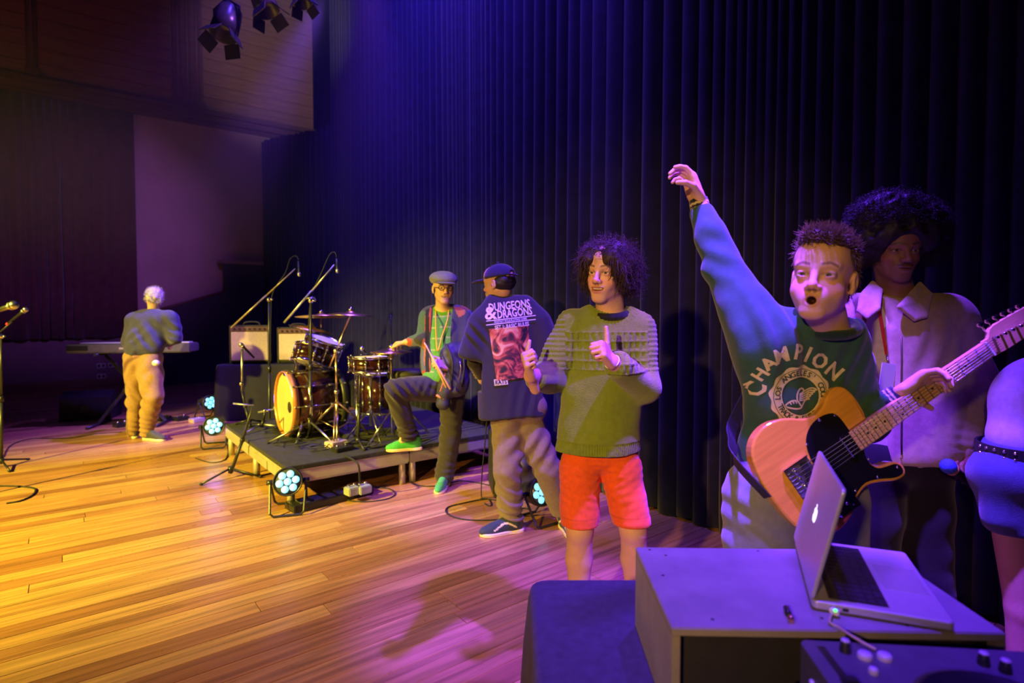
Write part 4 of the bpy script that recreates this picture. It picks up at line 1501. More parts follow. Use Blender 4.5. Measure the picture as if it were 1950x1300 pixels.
def head(p, c, fwd, up=ZU, s=1.0, neck=None, neckr=(.052, .058), mouth='closed', skin=(.6, .36, .26), lip=(.45, .16, .14), brow=(.05, .03, .025),
         iris=(.035, .028, .025), h=.0028, beard=0.0, wide=1.0, browz=0.0, squint=0.0, moustache=0.0, young=0.0):
    c = np.asarray(c, float)
    A = axes(fwd, up)
    S = p.S
    y_ = young

    def w(x, y, z):
        return c + s * (x * wide * A[0] + y * A[1] + z * A[2])

    def e(q, r, k, op='+', B=None):
        S.ell(w(*q), np.array(r) * s, A if B is None else B, k * s, op)

    def l(a, b, ra, rb, k, op='+'):
        S.limb(w(*a), w(*b), ra * s, rb * s, k * s, op)

    e((0, -.008, .035), (.074 * wide, .097, .080), .0)
    e((0, .028, -.036), ((.054 + .004 * y_) * wide, .060, .077), .025)
    e((0, .045, .045), (.056 * wide, .046, .05), .03)
    for g in (-1, 1):
        l((g * .043, .002, -.050), (g * .016, .071, -.097), .016 + .002 * y_, .015, .025)
        e((g * .036, .052, -.032 - .008 * y_), (.022 + .003 * y_, .022, .022), .03)
    e((0, .076, -.098), (.020, .017, .016), .018)
    e((0, .074, -.062), (.034, .026, .030), .02)
    ez = .0062 - squint * .0024
    for g in (-1, 1):
        e((g * .0315, .104, .0), (.019, .020, .0125), .014, '-')
        l((g * .013, .088 - .002 * y_, .018 + browz), (g * .046, .072, .021 + browz), .0085 - .002 * y_, .007, .014)
        e((g * .0315, .0735, -.0005), (.0165, .0155, .0145), .004)
        e((g * .0315, .095, -.0008), (.0138, .022, ez), .0016, '-')
        e((g * .0315, .0725, -.0005), (.0132, .0132, .0132), .0)
    l((0, .086, .012), (0, .108 - .004 * y_, -.027), .0082, .0100, .012)
    e((0, .109 - .004 * y_, -.031), (.0115, .0115, .0105), .008)
    for g in (-1, 1):
        e((g * .0125, .098 - .002 * y_, -.036), (.0080, .0105, .0080), .006)
        e((g * .0068, .107 - .004 * y_, -.0440), (.0040, .007, .0040), .003, '-')
    if mouth == 'closed':
        e((0, .095, -.0575), (.024, .0105, .0058), .006)
        e((0, .093, -.069), (.020, .0105, .0068), .006)
        e((0, .106, -.0632), (.024, .013, .0014), .002, '-')
    elif mouth == 'smile':
        e((0, .094, -.0555), (.025, .0105, .0050), .006)
        e((0, .091, -.0735), (.021, .0105, .0060), .006)
        for g in (-1, 1):
            e((g * .034, .068, -.050), (.012, .016, .014), .014)
        e((0, .104, -.0640), (.0225, .019, .0062), .003, '-')
        for g in (-1, 1):
            e((g * .020, .098, -.0612), (.010, .016, .0042), .003, '-')
        e((0, .086, -.0615), (.022, .009, .0052), .001)
    elif mouth == 'open':
        for k in range(12):
            a0, a1 = 2 * math.pi * k / 12, 2 * math.pi * (k + 1) / 12
            q0, q1 = [(.0160 * math.cos(a), .0905 - .003 * abs(math.cos(a)), -.068 + .0145 * math.sin(a)) for a in (a0, a1)]
            l(q0, q1, .0048, .0048, .005)
        e((0, .100, -.0685), (.0118, .032, .0102), .004, '-')
    for g in (-1, 1):
        e((g * .0745, -.012, -.008), (.009, .018, .029), .006)
        e((g * .084, -.006, -.006), (.007, .010, .016), .004, '-')
        e((g * .0735, -.002, -.034), (.006, .009, .009), .005)
    if neck is not None:
        S.limb(w(0, -.022, -.055), neck, neckr[0] * s, neckr[1] * s, .03 * s)
        S.limb(w(0, .030, -.085), neck + A[1] * .02, .026 * s, .04 * s, .03 * s)
    lo, hi = c - np.array([.13, .13, .16]) * s, c + np.array([.13, .13, .14]) * s
    p.fine.append((lo, hi, h))

    def paint(V, C):
        L = (V - c) @ A.T / s
        L[:, 0] /= wide
        near = (np.abs(L) < .2).all(1)
        x, y, z = np.abs(L[:, 0]), L[:, 1], L[:, 2]
        front = near & (y > .03)

        def mix(f, col, a=1.0, m=None):
            """f < 0 inside, soft over about 2.5 mm"""
            t = np.clip(.5 - f / .0028, 0, 1) * a
            t = np.where(front if m is None else m, t, 0)[:, None]
            C[:] = C * (1 - t) + np.asarray(col) * t

        def oval(cx, cz, rx, rz):
            return (np.sqrt(((x - cx) / rx) ** 2 + ((z - cz) / rz) ** 2) - 1) * min(rx, rz)

        mix(oval(.042, -.034, .024, .020) * .3, np.asarray(skin) * np.array([1.12, .82, .80]), .55)
        mix(oval(0, -.034, .016, .013) * .3, np.asarray(skin) * np.array([1.1, .85, .82]), .5)
        if beard > 0:
            f = np.maximum(oval(0, -.052, .075, .062) * .4, -oval(0, -.060, .030, .020))
            mix(f, (.03, .02, .018), beard, near & (y > 0) & (z < -.035))
        if moustache > 0:
            mix(np.maximum(np.abs(z + .049 + x * .12) - .0042, x - .026), (.03, .02, .018), moustache, front & (y > .07))
        if mouth == 'closed':
            mix(oval(0, -.063, .024, .0125), lip, .8, front & (y > .08))
            mix(np.maximum(np.abs(z + .0632) - .0012, x - .022), np.asarray(lip) * .3, .9)
        elif mouth == 'smile':
            mix(oval(0, -.0645, .027, .0155), lip, .75, front & (y > .078))
            inner = front & (y < .0955)
            mix(oval(0, -.0635 + 0, .0235, .0085), (.14, .04, .035), 1, inner)
            mix(np.maximum(np.abs(z + .0608 - x * .08) - .0046, x - .0195), (.72, .66, .56), .95, inner & (y > .080))
        elif mouth == 'open':
            mix(oval(0, -.068, .0215, .0195), lip, .6, front & (y > .08))
            mix(oval(0, -.0685, .0118, .0102), (.045, .012, .012), 1, front & (y < .0905))
        zb = .0225 + browz + .005 * np.clip((x - .012) / .02, 0, 1) - .009 * np.clip((x - .034) / .02, 0, 1)
        mix(np.maximum(np.abs(z - zb) - .0036, np.abs(x - .032) - .019), brow, .8)
        ex, ey, ezz = x - .0315, y - .0725, z + .0005
        ball = front & (np.sqrt(ex ** 2 + ey ** 2 + ezz ** 2) < .0142) & (ey > .004)
        op = np.sqrt((ex / .0140) ** 2 + (ezz / (ez + .0006)) ** 2) - 1
        ball &= op < .12
        C[ball] = (.50, .46, .43)
        mix(np.sqrt(ex ** 2 + (ezz - .0004) ** 2) - .0064, iris, 1, ball)
        lash = np.abs(np.sqrt((ex / .0142) ** 2 + (ezz / (ez + .0010)) ** 2) - 1.06) * ez - .0007
        mix(lash, np.asarray(skin) * .18, .8, front & (ezz > -.001) & (ey > .0) & (np.abs(ex) < .017))
        nb = oval(.0068, -.0445, .005, .004)
        mix(nb, np.asarray(skin) * .25, .9, front & (y > .094))

    p.painters.append(paint)
    return A, w


def hand(p, wrist, f, n, t, curls, s=1.0, thumb=None, spread=.10, h=.003, fine=True, hookroll=0.0):
    """f: wrist to knuckles, n: out of the palm, t: towards the thumb; curls: four curl amounts (index..little), 0 straight - 1 fist"""
    S = p.S
    wrist = np.asarray(wrist, float)
    f = unit(f)
    n = unit(np.asarray(n) - f * np.dot(n, f))
    t0 = np.cross(f, n)
    t = t0 if np.dot(t0, t) > 0 else -t0
    A = np.array([t, f, n])
    S.rbox(wrist + f * .048 * s, np.array([.040, .050, .0135]) * s, .0125 * s, A, .012 * s)
    S.ell(wrist + f * .035 * s + t * .022 * s + n * .010 * s, np.array([.018, .032, .014]) * s, A, .012 * s)
    S.ell(wrist + f * .035 * s - t * .022 * s + n * .008 * s, np.array([.016, .034, .012]) * s, A, .012 * s)
    S.limb(wrist - f * .07 * s, wrist + f * .01 * s, .029 * s, .025 * s, .015 * s, flat=n, fs=.78)
    off = (.030, .010, -.0105, -.030)
    ln = (.074, .083, .077, .060)
    rad = (.0092, .0095, .0090, .0080)
    kn = (.094, .099, .095, .086)
    for i in range(4):
        c = curls[i]
        a = 0
        q = wrist + f * kn[i] * s + t * off[i] * s
        d = unit(f + t * spread * (1.5 - i) * .6)
        fr = (.46, .30, .24)
        S.limb(wrist + f * .05 * s + t * off[i] * .9 * s, q, .010 * s, rad[i] * 1.12 * s, .008 * s)
        for j in range(3):
            a += c * math.radians((78, 95, 62)[j])
            dd = math.cos(a) * d + math.sin(a) * n
            e = q + dd * ln[i] * fr[j] * s
            S.limb(q, e, rad[i] * (1.05 - .09 * j) * s, rad[i] * (.97 - .10 * j) * s, .0035 * s if j == 0 else .002 * s)
            q = e
    tr = wrist + f * .022 * s + t * .030 * s + n * .006 * s
    td = thumb if thumb is not None else (.55 * f + .75 * t + .3 * n, .85 * f + .4 * t + .3 * n, .95 * f + .15 * t + .3 * n)
    q = tr
    for j, (dd, L_, r0, r1) in enumerate(zip(td, (.044, .034, .027), (.0135, .0112, .0100), (.0112, .0100, .0080))):
        e = q + unit(dd) * L_ * s
        S.limb(q, e, r0 * s, r1 * s, .008 * s if j == 0 else .002 * s)
        q = e
    if fine:
        c = wrist + f * .07 * s
        p.fine.append((c - .13 * s, c + .13 * s, h))


def shoe(p, ankle, toe, L=.28, col=(.05, .05, .06), sole=(.7, .62, .45), h=.006, stripe=None, pitch=0.0, z0=None, laces=None, roll=0.0):
    """ankle: world point above the heel; toe: horizontal direction"""
    f = unit([toe[0], toe[1], 0])
    sd = np.array([f[1], -f[0], 0])
    up = ZU
    f, up = f * math.cos(pitch) + ZU * math.sin(pitch), ZU * math.cos(pitch) - f * math.sin(pitch)
    gz = (ankle[2] - .085) if z0 is None else z0
    heel = np.array([ankle[0], ankle[1], gz]) - f * .05

    def w(a, b, c_):
        return heel + f * a * L + sd * b * L + up * c_ * L

    out = [(0, -.10), (.15, -.13), (.35, -.125), (.6, -.17), (.78, -.175), (.92, -.12), (1.0, -.01), (.96, .09), (.84, .155), (.65, .165), (.4, .125), (.2, .12), (.05, .10), (-.03, .0)]
    oc = catmull([np.array(q) for q in out], 3, True)
    M = Matrix(((f[0], sd[0], up[0], heel[0]), (f[1], sd[1], up[1], heel[1]), (f[2], sd[2], up[2], heel[2]), (0, 0, 0, 1)))
    cc = [(a * L, b * L) for a, b in oc]
    S = Sculpt()
    S.ell(w(.72, 0, .10), np.array([.30, .145, .145]) * L, np.array([f, sd, up]), 0)
    S.ell(w(.28, 0, .16), np.array([.30, .125, .22]) * L, np.array([f, sd, up]), .03)
    S.limb(w(.16, 0, .26), w(.17, 0, .40), .135 * L, .14 * L, .03)
    S.limb(w(.35, 0, .27), w(.68, 0, .18), .11 * L, .10 * L, .03)
    S.cut(w(.5, 0, .055), -up, .004)
    S.cut(w(.15, 0, .42), up, .004)

    def paint(V, C):
        if stripe is not None:
            a = (V - heel) @ f / L
            b = (V - heel) @ sd / L
            c_ = (V - heel) @ up / L
            band = .20 + .07 * np.sin((a - .25) * 9)
            m = (np.abs(c_ - band) < .022) & (a > .18) & (a < .72) & (np.abs(b) > .05)
            C[m] = stripe
        a = (V - heel) @ f / L
        c_ = (V - heel) @ up / L
        if laces is not None:
            m = (a > .42) & (a < .75) & (np.abs((V - heel) @ sd / L) < .06) & (c_ > .2) & (np.sin(a * 75) > 0)
            C[m] = laces

    o, V, Q = p.wear('shoe', S, h, SHOEM, col, paint=paint)
    sm = mat('sole_%d_%d_%d' % tuple(int(99 * q) for q in sole), sole, .6, noise=(20, .08))
    mb = MB().prism(cc, 0, .085 * L, M=M, bev=.006)
    p.part('sole', mb, sm, o)
    for k in range(4):
        mb = MB().tube([w(.46 + k * .07, -.075, .28 - k * .028), w(.47 + k * .07, 0, .315 - k * .03), w(.46 + k * .07, .075, .28 - k * .028)], .0035, 5)
        p.part('lace', mb, mat('lace_%s' % ('pale' if laces is None else 'tint'), (.6, .6, .55) if laces is None else laces, .8, noise=(30, .1)), o)
    return o


def strands(p, name, V, N, count, length, curl, rad, cols, seed, down=.5, seg=12, parent=None, turns=2.2, out=1.0, inset=.012, sides=3, bias=None, lie=0.0):
    """curls or tufts growing from a hair volume"""
    r = np.random.RandomState(seed)
    idx = r.randint(0, len(V), count)
    vs, fs, cc = [], [], []
    base = np.stack([np.array([math.cos(2 * math.pi * k / sides), math.sin(2 * math.pi * k / sides)]) for k in range(sides)])
    t = np.linspace(0, 1, seg)
    for i in idx:
        n = N[i]
        tg = np.array([0, 0, -1.0]) + n * n[2]
        d = unit(n * out + tg * lie + np.array([0, 0, -1]) * down + r.normal(size=3) * .35 + (0 if bias is None else bias))
        a = unit(np.cross(d, [.31, .2, .93]))
        b = np.cross(d, a)
        L = length * r.uniform(.6, 1.3)
        ph = r.uniform(0, 6.28)
        tt = turns * r.uniform(.6, 1.3) * 6.28 * t + ph
        cu = curl * r.uniform(.5, 1.3) * np.minimum(1, t * 3)
        pts = V[i] - n * inset + np.outer(t * L, d) + np.outer(cu * np.cos(tt), a) + np.outer(cu * np.sin(tt), b) + np.outer(t * t * L * .25 * down, [0, 0, -1])
        rr_ = rad * r.uniform(.7, 1.3) * (1 - .7 * t)
        n0 = len(vs) * seg * sides
        ring = pts[:, None, :] + rr_[:, None, None] * (base[None, :, 0, None] * a + base[None, :, 1, None] * b)
        vs.append(ring.reshape(-1, 3))
        g = np.arange(seg - 1)[:, None] * sides
        k = np.arange(sides)[None, :]
        l = (k + 1) % sides
        q = np.stack([g + k, g + l, g + sides + l, g + sides + k], -1).reshape(-1, 4) + n0
        fs.append(q)
        c = np.array(cols[r.randint(len(cols))]) * r.uniform(.8, 1.25)
        cc.append(np.tile(c, (seg * sides, 1)))
    V2, Q2, C2 = np.concatenate(vs), np.concatenate(fs), np.concatenate(cc)
    return mesh_np(name, V2 - p.base, Q2, HAIRM, parent or p.o, C2)


def legs(S, hip, knee, ankle, r, k=.03):
    S.chain([hip, knee, ankle], r, k)


def print_on(p, bm, M, bvh, m, name='lettering', parent=None, off=.003, mx=.012):
    """flat print laid on cloth, one object for each loose piece"""
    finer(bm, mx)
    vs, fs = drape(bm, M, bvh, off=off)
    bm.free()
    par = list(range(len(vs)))

    def find(a):
        while par[a] != a:
            par[a] = par[par[a]]
            a = par[a]
        return a

    for f in fs:
        for b_ in f[1:]:
            par[find(b_)] = find(f[0])
    gr = {}
    for f in fs:
        gr.setdefault(find(f[0]), []).append(f)
    for fl_ in gr.values():
        ids = sorted({i_ for f in fl_ for i_ in f})
        mp = {a: b_ for b_, a in enumerate(ids)}
        p.part(name, MB().add([vs[i_] for i_ in ids], [tuple(mp[i_] for i_ in f) for f in fl_], 0, False), m, parent)


def crumple(V, N, spots, seed):
    """irregular cloth folds: spots = (centre, radius, direction, wavelength, depth)"""
    w1, w2 = waves(seed, 9, 1.0, 5), waves(seed + 1, 13, 1.0, 5)
    x, y, z = V[:, 0], V[:, 1], V[:, 2]
    a1, a2 = w1(x, y, z), w2(x, y, z)
    a = np.zeros(len(V))
    for c, r, dr, wl, am in spots:
        d = np.linalg.norm(V - c, axis=1)
        a += am * np.exp(-(d / r) ** 2 * 1.5) * np.clip(.55 + .8 * a2, 0, 1.3) * np.sin((V - c) @ unit(dr) * 2 * math.pi / wl + 2.6 * a1)
    return V + N * a[:, None]


def bvh_of(V, Q):
    return BVHTree.FromPolygons([tuple(q) for q in V], [tuple(int(i) for i in q) for q in Q])


def on_surf(bvh, px, py, off=.004):
    """point on a surface seen at that pixel"""
    d = Vector(P(px, py, 1.0) - CAM).normalized()
    h = bvh.ray_cast(Vector(CAM), d)
    return np.array(h[0] - d * off) if h[0] is not None else None
SK_FAIR = (.66, .40, .29)
SK_TAN = (.55, .32, .22)
SK_DARK = (.24, .115, .07)

# ------------------------------------------------------------------ the dancer in the green jumper
D = 2.45
g = P(1150, 1230, D); g[2] = 0
p = Person('person in a green knitted jumper and orange shorts dancing with both fists up', g)
hc = P(1157, 519, 2.42)
nb = P(1163, 606, 2.46)
hf = -FH * .85 - RT * .55 - ZU * .05
hu = unit(ZU + RT * .06)
HA, HW = head(p, hc, hf, hu, 1.07, nb, mouth='smile', skin=SK_FAIR, squint=.4, wide=.91, h=.0024)
S = p.S
S.limb(P(1154, 640, D), P(1142, 850, D), .088, .092, .04, flat=RT, fs=1.5)
S.limb(P(1095, 622, D), P(1212, 626, D), .05, .05, .04)
rs, re, rw = P(1090, 622, D), P(1046, 716, 2.42), P(1011, 716, 2.22)
ls, le, lw = P(1216, 626, D), P(1226, 738, 2.40), P(1166, 689, 2.20)
S.chain([rs, re, rw], [.045, .038, .028], .02)
S.chain([ls, le, lw], [.045, .038, .028], .02)
hand(p, rw, P(1000, 684, 2.16) - rw, unit(FH * .2 + RT * .9), -FH * .2 + ZU * .6 - RT * .3, (1, 1, 1, 1), .98, thumb=(ZU * .9 - RT * .2 - FH * .2, ZU + RT * .1, ZU + RT * .2))
hand(p, lw, P(1141, 657, 2.13) - lw, unit(-RT * .75 - ZU * .5 + FH * .5), ZU * .9 - RT * .3, (1, 1, 1, 1), .98, thumb=(ZU * .9 - RT * .1 - FH * .25, ZU * 1 - RT * .05, ZU * 1 - RT * .08))
hipR, knR, anR = P(1105, 880, D), P(1104, 1008, 2.40), P(1103, 1190, 2.46)
hipL, knL, anL = P(1183, 880, D), P(1206, 1008, 2.42), P(1216, 1190, 2.50)
for hp, kn, an in ((hipR, knR, anR), (hipL, knL, anL)):
    S.limb(hp, kn, .078, .057, .03)
    cf = kn + (an - kn) * .32 + FH * .02
    S.limb(kn, cf, .053, .056, .02)
    S.limb(cf, an, .054, .036, .02)
    S.ell(kn - FH * .022, (.040, .035, .045), k=.02)
    S.limb(an, np.array([an[0], an[1], .05]) - FH * .1, .036, .03, .02)
p.build_body(SK_FAIR, .009)
# jumper
J = Sculpt()
J.limb(P(1154, 650, D), P(1138, 890, D), .112, .128, 0, flat=RT, fs=1.42)
J.limb(P(1094, 618, D), P(1214, 622, D), .066, .066, .05)
J.limb(P(1130, 606, D), P(1190, 608, D), .062, .062, .04)
J.chain([P(1090, 620, D), re, P(1021, 722, 2.28)], [.068, .066, .050], .03, kk=.02)
J.chain([P(1217, 626, D), le, P(1178, 696, 2.25)], [.068, .068, .052], .03, kk=.02)
J.ell(P(1163, 566, 2.44), (.088, .085, .075), k=.012, op='-')
J.cut(P(1140, 855, D), -ZU, .006, (P(1140, 940, D), .36))
J.limb(P(1011, 715, 2.215), P(1002, 705, 2.17), .040, .040, .004, '-')
J.limb(P(1166, 689, 2.20), P(1155, 676, 2.15), .040, .040, .004, '-')
J.disp(waves(3, 16, .007, 6, (1, 1, 1.4)))
J.disp(waves(4, 40, .0025, 6))


zt, zb2 = P(1150, 632, 2.34)[2], P(1150, 706, 2.34)[2]
hemz = P(1140, 840, D)[2]


def knit_post(V, N):
    z = V[:, 2]
    u = (V - g) @ RT
    a = np.zeros(len(V))
    ch = (z < zt) & (z > zb2) & (np.abs(u) < .20)
    tz = (zt - z) / (zt - zb2)
    ridge = np.cos(tz * 2 * math.pi * 4) > .72
    blocks = (np.sin(u * 2 * math.pi / .026) > .0)
    a = np.where(ch & ridge, .0060, a)
    a = np.where(ch & ~ridge & blocks, .0045, a)
    arm = (np.abs(u) > .17) & (z > zb2)
    a = np.where(arm, .0022 * (np.sin(z * 2 * math.pi / .020) > 0), a)
    hem = z < hemz + .012
    ang = np.arctan2((V - g) @ FH, u)
    a = np.where(hem, -.005 + .0030 * np.sin(ang * 70), a)
    neck = np.linalg.norm(V - P(1163, 572, 2.44), axis=1) < .128
    a = np.where(neck & (z > zt - .02), .0025 * (np.sin(np.arctan2((V - nb) @ FH, (V - nb) @ RT) * 42) > 0), a)
    N2 = N * np.where(hem, 0., 1.)[:, None] + N * np.array([1, 1, 0]) * np.where(hem, 1., 0.)[:, None]
    return V + N2 * a[:, None]


def cuff_paint(V, C):
    for q in (rw, lw):
        m = np.linalg.norm(V - q, axis=1) < .045
        C[m] = C[m] * .9


jo, JV, JQ = p.wear('jumper', J, .0043, KNIT, (.18, .265, .025), paint=cuff_paint, post=knit_post)
# dark T-shirt collar
S_ = Sculpt()
cc = P(1161, 594, 2.445)
S_.chain([cc + .074 * (math.cos(a) * RT + math.sin(a) * FH) - ZU * .022 * math.cos(a - 4.5) for a in np.linspace(0, 6.2832, 24)], [.017] * 24, 0, kk=0)
p.wear('tshirt_collar', S_, .004, CLOTHM, (.012, .012, .018))
# shorts
H = Sculpt()
H.limb(P(1112, 862, D), P(1172, 862, D), .088, .088, 0)
H.chain([P(1104, 893, D), knR], [.090, .077], .02)
H.chain([P(1182, 893, D), knL], [.090, .077], .02)
H.cut(P(1140, 990, D), -ZU, .004)
H.cut(P(1140, 835, D), ZU, .004)
H.disp(waves(8, 30, .004, 7, (.8, .8, 1.6)))
H.disp(waves(9, 80, .0014, 6, (.6, .6, 2)))
def fly(V, C):
    u = (V - g) @ RT
    m = (np.abs(V[:, 2] - P(1140, 972, D)[2]) < .003)
    C[m] *= .8
p.wear('shorts', H, .0055, DENIM, (.80, .115, .012), paint=fly, post=lambda V, N: crumple(V, N, [(P(1105, 920, 2.36), .16, ZU + RT * .5, .035, .0028), (P(1190, 920, 2.36), .16, ZU - RT * .6, .035, .0028), (P(1145, 885, 2.36), .10, ZU + RT * .1, .022, .003)], 36))
shoe(p, anR, -FH - RT * .2, .27, (.04, .04, .05), z0=0)
shoe(p, anL, -FH + RT * .3, .27, (.04, .04, .05), z0=0)
# hair: curly mop
B = Sculpt()
B.ell(HW(0, -.022, .045), np.array([.105, .115, .085]) * 1.06, HA, 0)
B.ell(HW(0, -.06, -.02), np.array([.105, .075, .075]) * 1.06, HA, .03)
for sg in (-1, 1):
    B.ell(HW(sg * .078, .010, .012), np.array([.034, .060, .062]) * 1.06, HA, .02)
    B.ell(HW(sg * .045, .062, .062), np.array([.045, .035, .034]) * 1.06, HA, .02)
B.ell(HW(-.062, .045, .02), np.array([.022, .035, .045]) * 1.06, HA, .02)
B.ell(HW(0.006, .13, -.02), np.array([.050, .065, .085]) * 1.06, HA, .01, '-')
B.disp(waves(21, 90, .007, 7))
ho, HV, HQ = p.wear('hair', B, .006, HAIRM, (.030, .017, .013))
HN = vnormals(HV, HQ)
_l = (HV - hc) @ HA.T
ctr = (_l[:, 1] > .055) & (np.abs(_l[:, 0]) < .050) & (_l[:, 2] < .09)
fr = (_l[:, 1] > .035) & (_l[:, 2] < .085) & ~ctr
bk = ~fr & ~ctr & (_l[:, 2] > -.085)
cl = [(.045, .026, .02), (.03, .017, .012), (.065, .038, .028)]
strands(p, 'curls', HV[bk], HN[bk], 2300, .052, .0085, .0015, cl, 5, .45, 20, ho, 1.7, .8, .012)
strands(p, 'fringe', HV[fr], HN[fr], 420, .050, .004, .0016, cl, 15, .2, 12, ho, .9, .12, .004, lie=1.0)
# pale wrist band
p.part('wrist_band', MB().tube([lw + unit(P(1141, 657, 2.13) - lw) * .002 + .030 * (math.cos(a) * unit(np.cross(P(1141, 657, 2.13) - lw, ZU)) + math.sin(a) * unit(np.cross(P(1141, 657, 2.13) - lw, unit(np.cross(P(1141, 657, 2.13) - lw, ZU))))) for a in np.linspace(0, 6.28, 20, False)], .003, 6, closed=True), WHITE)

# ------------------------------------------------------------------ the young guitarist
D = 1.72
g = P(1520, 1500, D); g[2] = 0
p = Person('young guitarist in a green college sweatshirt shouting with one arm raised', g)
hc = P(1567, 529, 1.58)
nb = P(1578, 636, 1.66)
hf = -FH * .76 - RT * .64 + ZU * .07
hu = unit(ZU + RT * .10)
HA, HW = head(p, hc, hf, hu, 1.03, nb, (.05, .055), mouth='open', skin=SK_FAIR, wide=.98, h=.0022, browz=.002, young=1.0, squint=.55, brow=(.16, .09, .05), lip=(.50, .20, .18))
S = p.S
S.limb(P(1560, 670, D), P(1515, 910, D), .082, .086, .04, flat=RT, fs=1.75)
S.limb(P(1475, 640, D), P(1605, 660, D), .05, .05, .04)
rs, re, rw = P(1455, 625, 1.69), P(1376, 505, 1.80), P(1331, 384, 1.89)
ls, le, lw = P(1600, 676, 1.69), P(1655, 800, 1.76), P(1712, 754, 1.62)
S.chain([rs, re, rw], [.05, .038, .025], .02)
S.chain([ls, le, lw], [.05, .038, .025], .02)
hand(p, rw, P(1312, 338, 1.89) - rw, unit(-RT * .9 - ZU * .25 - FH * .15), -FH * 1.0, (.34, .46, .48, .50), .93,
     thumb=(-RT * .55 + ZU * .45 - FH * .5, -RT * .9 + ZU * .25 - FH * .3, -RT * 1. - FH * .1), spread=.05, h=.0026)
hand(p, lw, P(1752, 728, 1.595) - lw, unit(-ZU * .72 - FH * .70), unit(ZU * .4 - FH * .8), (.42, .52, .55, .52), .94,
     thumb=(RT * .8 - ZU * .5 + FH * .1, RT * .8 - ZU * .6, RT * .8 - ZU * .5), spread=.14, h=.0026)
hipR, knR, anR = P(1450, 955, 1.70), P(1440, 1240, 1.66), P(1440, 1470, 1.72)
hipL, knL, anL = P(1575, 955, 1.70), P(1590, 1240, 1.66), P(1600, 1470, 1.72)
for hp, kn, an in ((hipR, knR, anR), (hipL, knL, anL)):
    S.chain([hp, kn, an], [.075, .055, .036], .03)
    S.limb(an, np.array([an[0], an[1], .05]) - FH * .1, .036, .03, .02)
p.build_body(SK_FAIR, .010)
J = Sculpt()
J.limb(P(1548, 690, D), P(1512, 960, D), .104, .106, 0, flat=RT, fs=1.75)
J.limb(P(1495, 650, D), P(1596, 666, D), .070, .066, .06)
J.limb(P(1545, 632, 1.67), P(1605, 640, 1.66), .070, .070, .05)
J.chain([P(1468, 660, 1.68), P(1420, 590, 1.74), P(1374, 505, 1.81), P(1352, 450, 1.85), P(1337, 408, 1.885)], [.092, .074, .056, .047, .037], .05, kk=.02)
J.limb(P(1470, 760, 1.68), P(1440, 640, 1.70), .07, .06, .06)
_fh = unit(P(1752, 728, 1.595) - lw)
J.chain([P(1600, 682, 1.69), P(1650, 800, 1.745), lw - _fh * .075, lw - _fh * .025], [.070, .062, .046, .040], .04, kk=.02)
J.ell(P(1578, 600, 1.645), (.082, .082, .055), k=.010, op='-')
J.cut(P(1520, 925, D), -ZU, .008, (P(1520, 1010, D), .40))
J.disp(waves(31, 13, .008, 6, (1, 1, 1)))
J.disp(waves(32, 34, .003, 6))
ax = unit(P(1337, 408, 1.885) - P(1374, 505, 1.81))


def folds(V, N):
    """creases round the shoulder of the raised arm and at the elbow of the other"""
    return crumple(V, N, [(P(1450, 640, 1.62), .17, RT * .9 + ZU * .3, .06, .009), (P(1690, 790, 1.62), .12, ZU + RT * .4, .04, .008),
                          (P(1425, 800, 1.64), .20, RT + ZU * .15, .07, .009), (P(1370, 500, 1.8), .16, ZU * .8 + RT * .5, .07, .005), (P(1650, 720, 1.6), .14, RT - ZU * .3, .05, .007)], 33)


jo, JV, JQ = p.wear('sweatshirt', J, .0055, CLOTHM, (.030, .095, .085), post=folds)
# ribbed cuff with two pale stripes
def cuff(c0, c1, r0, r1, name='cuff'):
    c0, c1 = np.asarray(c0), np.asarray(c1)
    S_ = Sculpt().limb(c0, c1, r0, r1, 0)
    u_ = unit(c1 - c0)
    S_.cut(c0 - u_ * .012, -u_, .002).cut(c1 + u_ * .006, u_, .002)
    L_ = np.linalg.norm(c1 - c0)
    def pt(V, C):
        t_ = (V - c0) @ u_ / L_
        C[(np.abs(t_ - .38) < .085) | (np.abs(t_ - .74) < .085)] = (.55, .48, .36)
    p.wear(name, S_, .0035, KNIT, (.012, .016, .035), paint=pt)
cuff(P(1336, 407, 1.885), P(1330, 382, 1.89), .034, .030)
cuff(lw - _fh * .032, lw - _fh * .002, .037, .034)
# ribbed collar
S_ = Sculpt()
cc = P(1578, 622, 1.648)
S_.chain([cc + .072 * (math.cos(a) * RT + math.sin(a) * FH) * np.array([1, 1, 1]) - ZU * .022 * math.cos(a - 4.4) for a in np.linspace(0, 6.2832, 22)], [.015] * 22, 0, kk=0)
p.wear('collar', S_, .004, KNIT, (.012, .035, .055))
# jeans
H = Sculpt()
H.limb(P(1460, 930, 1.70), P(1565, 930, 1.70), .11, .11, 0)
H.chain([hipR, knR, anR], [.112, .085, .075], .03)
H.chain([hipL, knL, anL], [.112, .085, .075], .03)
H.cut(anR - ZU * .03, -ZU, .004)
H.disp(waves(38, 18, .003, 7, (1, 1, .6)))
p.wear('jeans', H, .009, DENIM, (.20, .22, .25), post=lambda V, N: crumple(V, N, [(P(1450, 960, 1.62), .25, ZU + RT * .8, .06, .002), (knR, .3, ZU, .07, .006), (knL, .3, ZU, .07, .006)], 39))
shoe(p, anR, -FH - RT * .3, .26, (.05, .05, .06), z0=0)
shoe(p, anL, -FH + RT * .2, .26, (.05, .05, .06), z0=0)
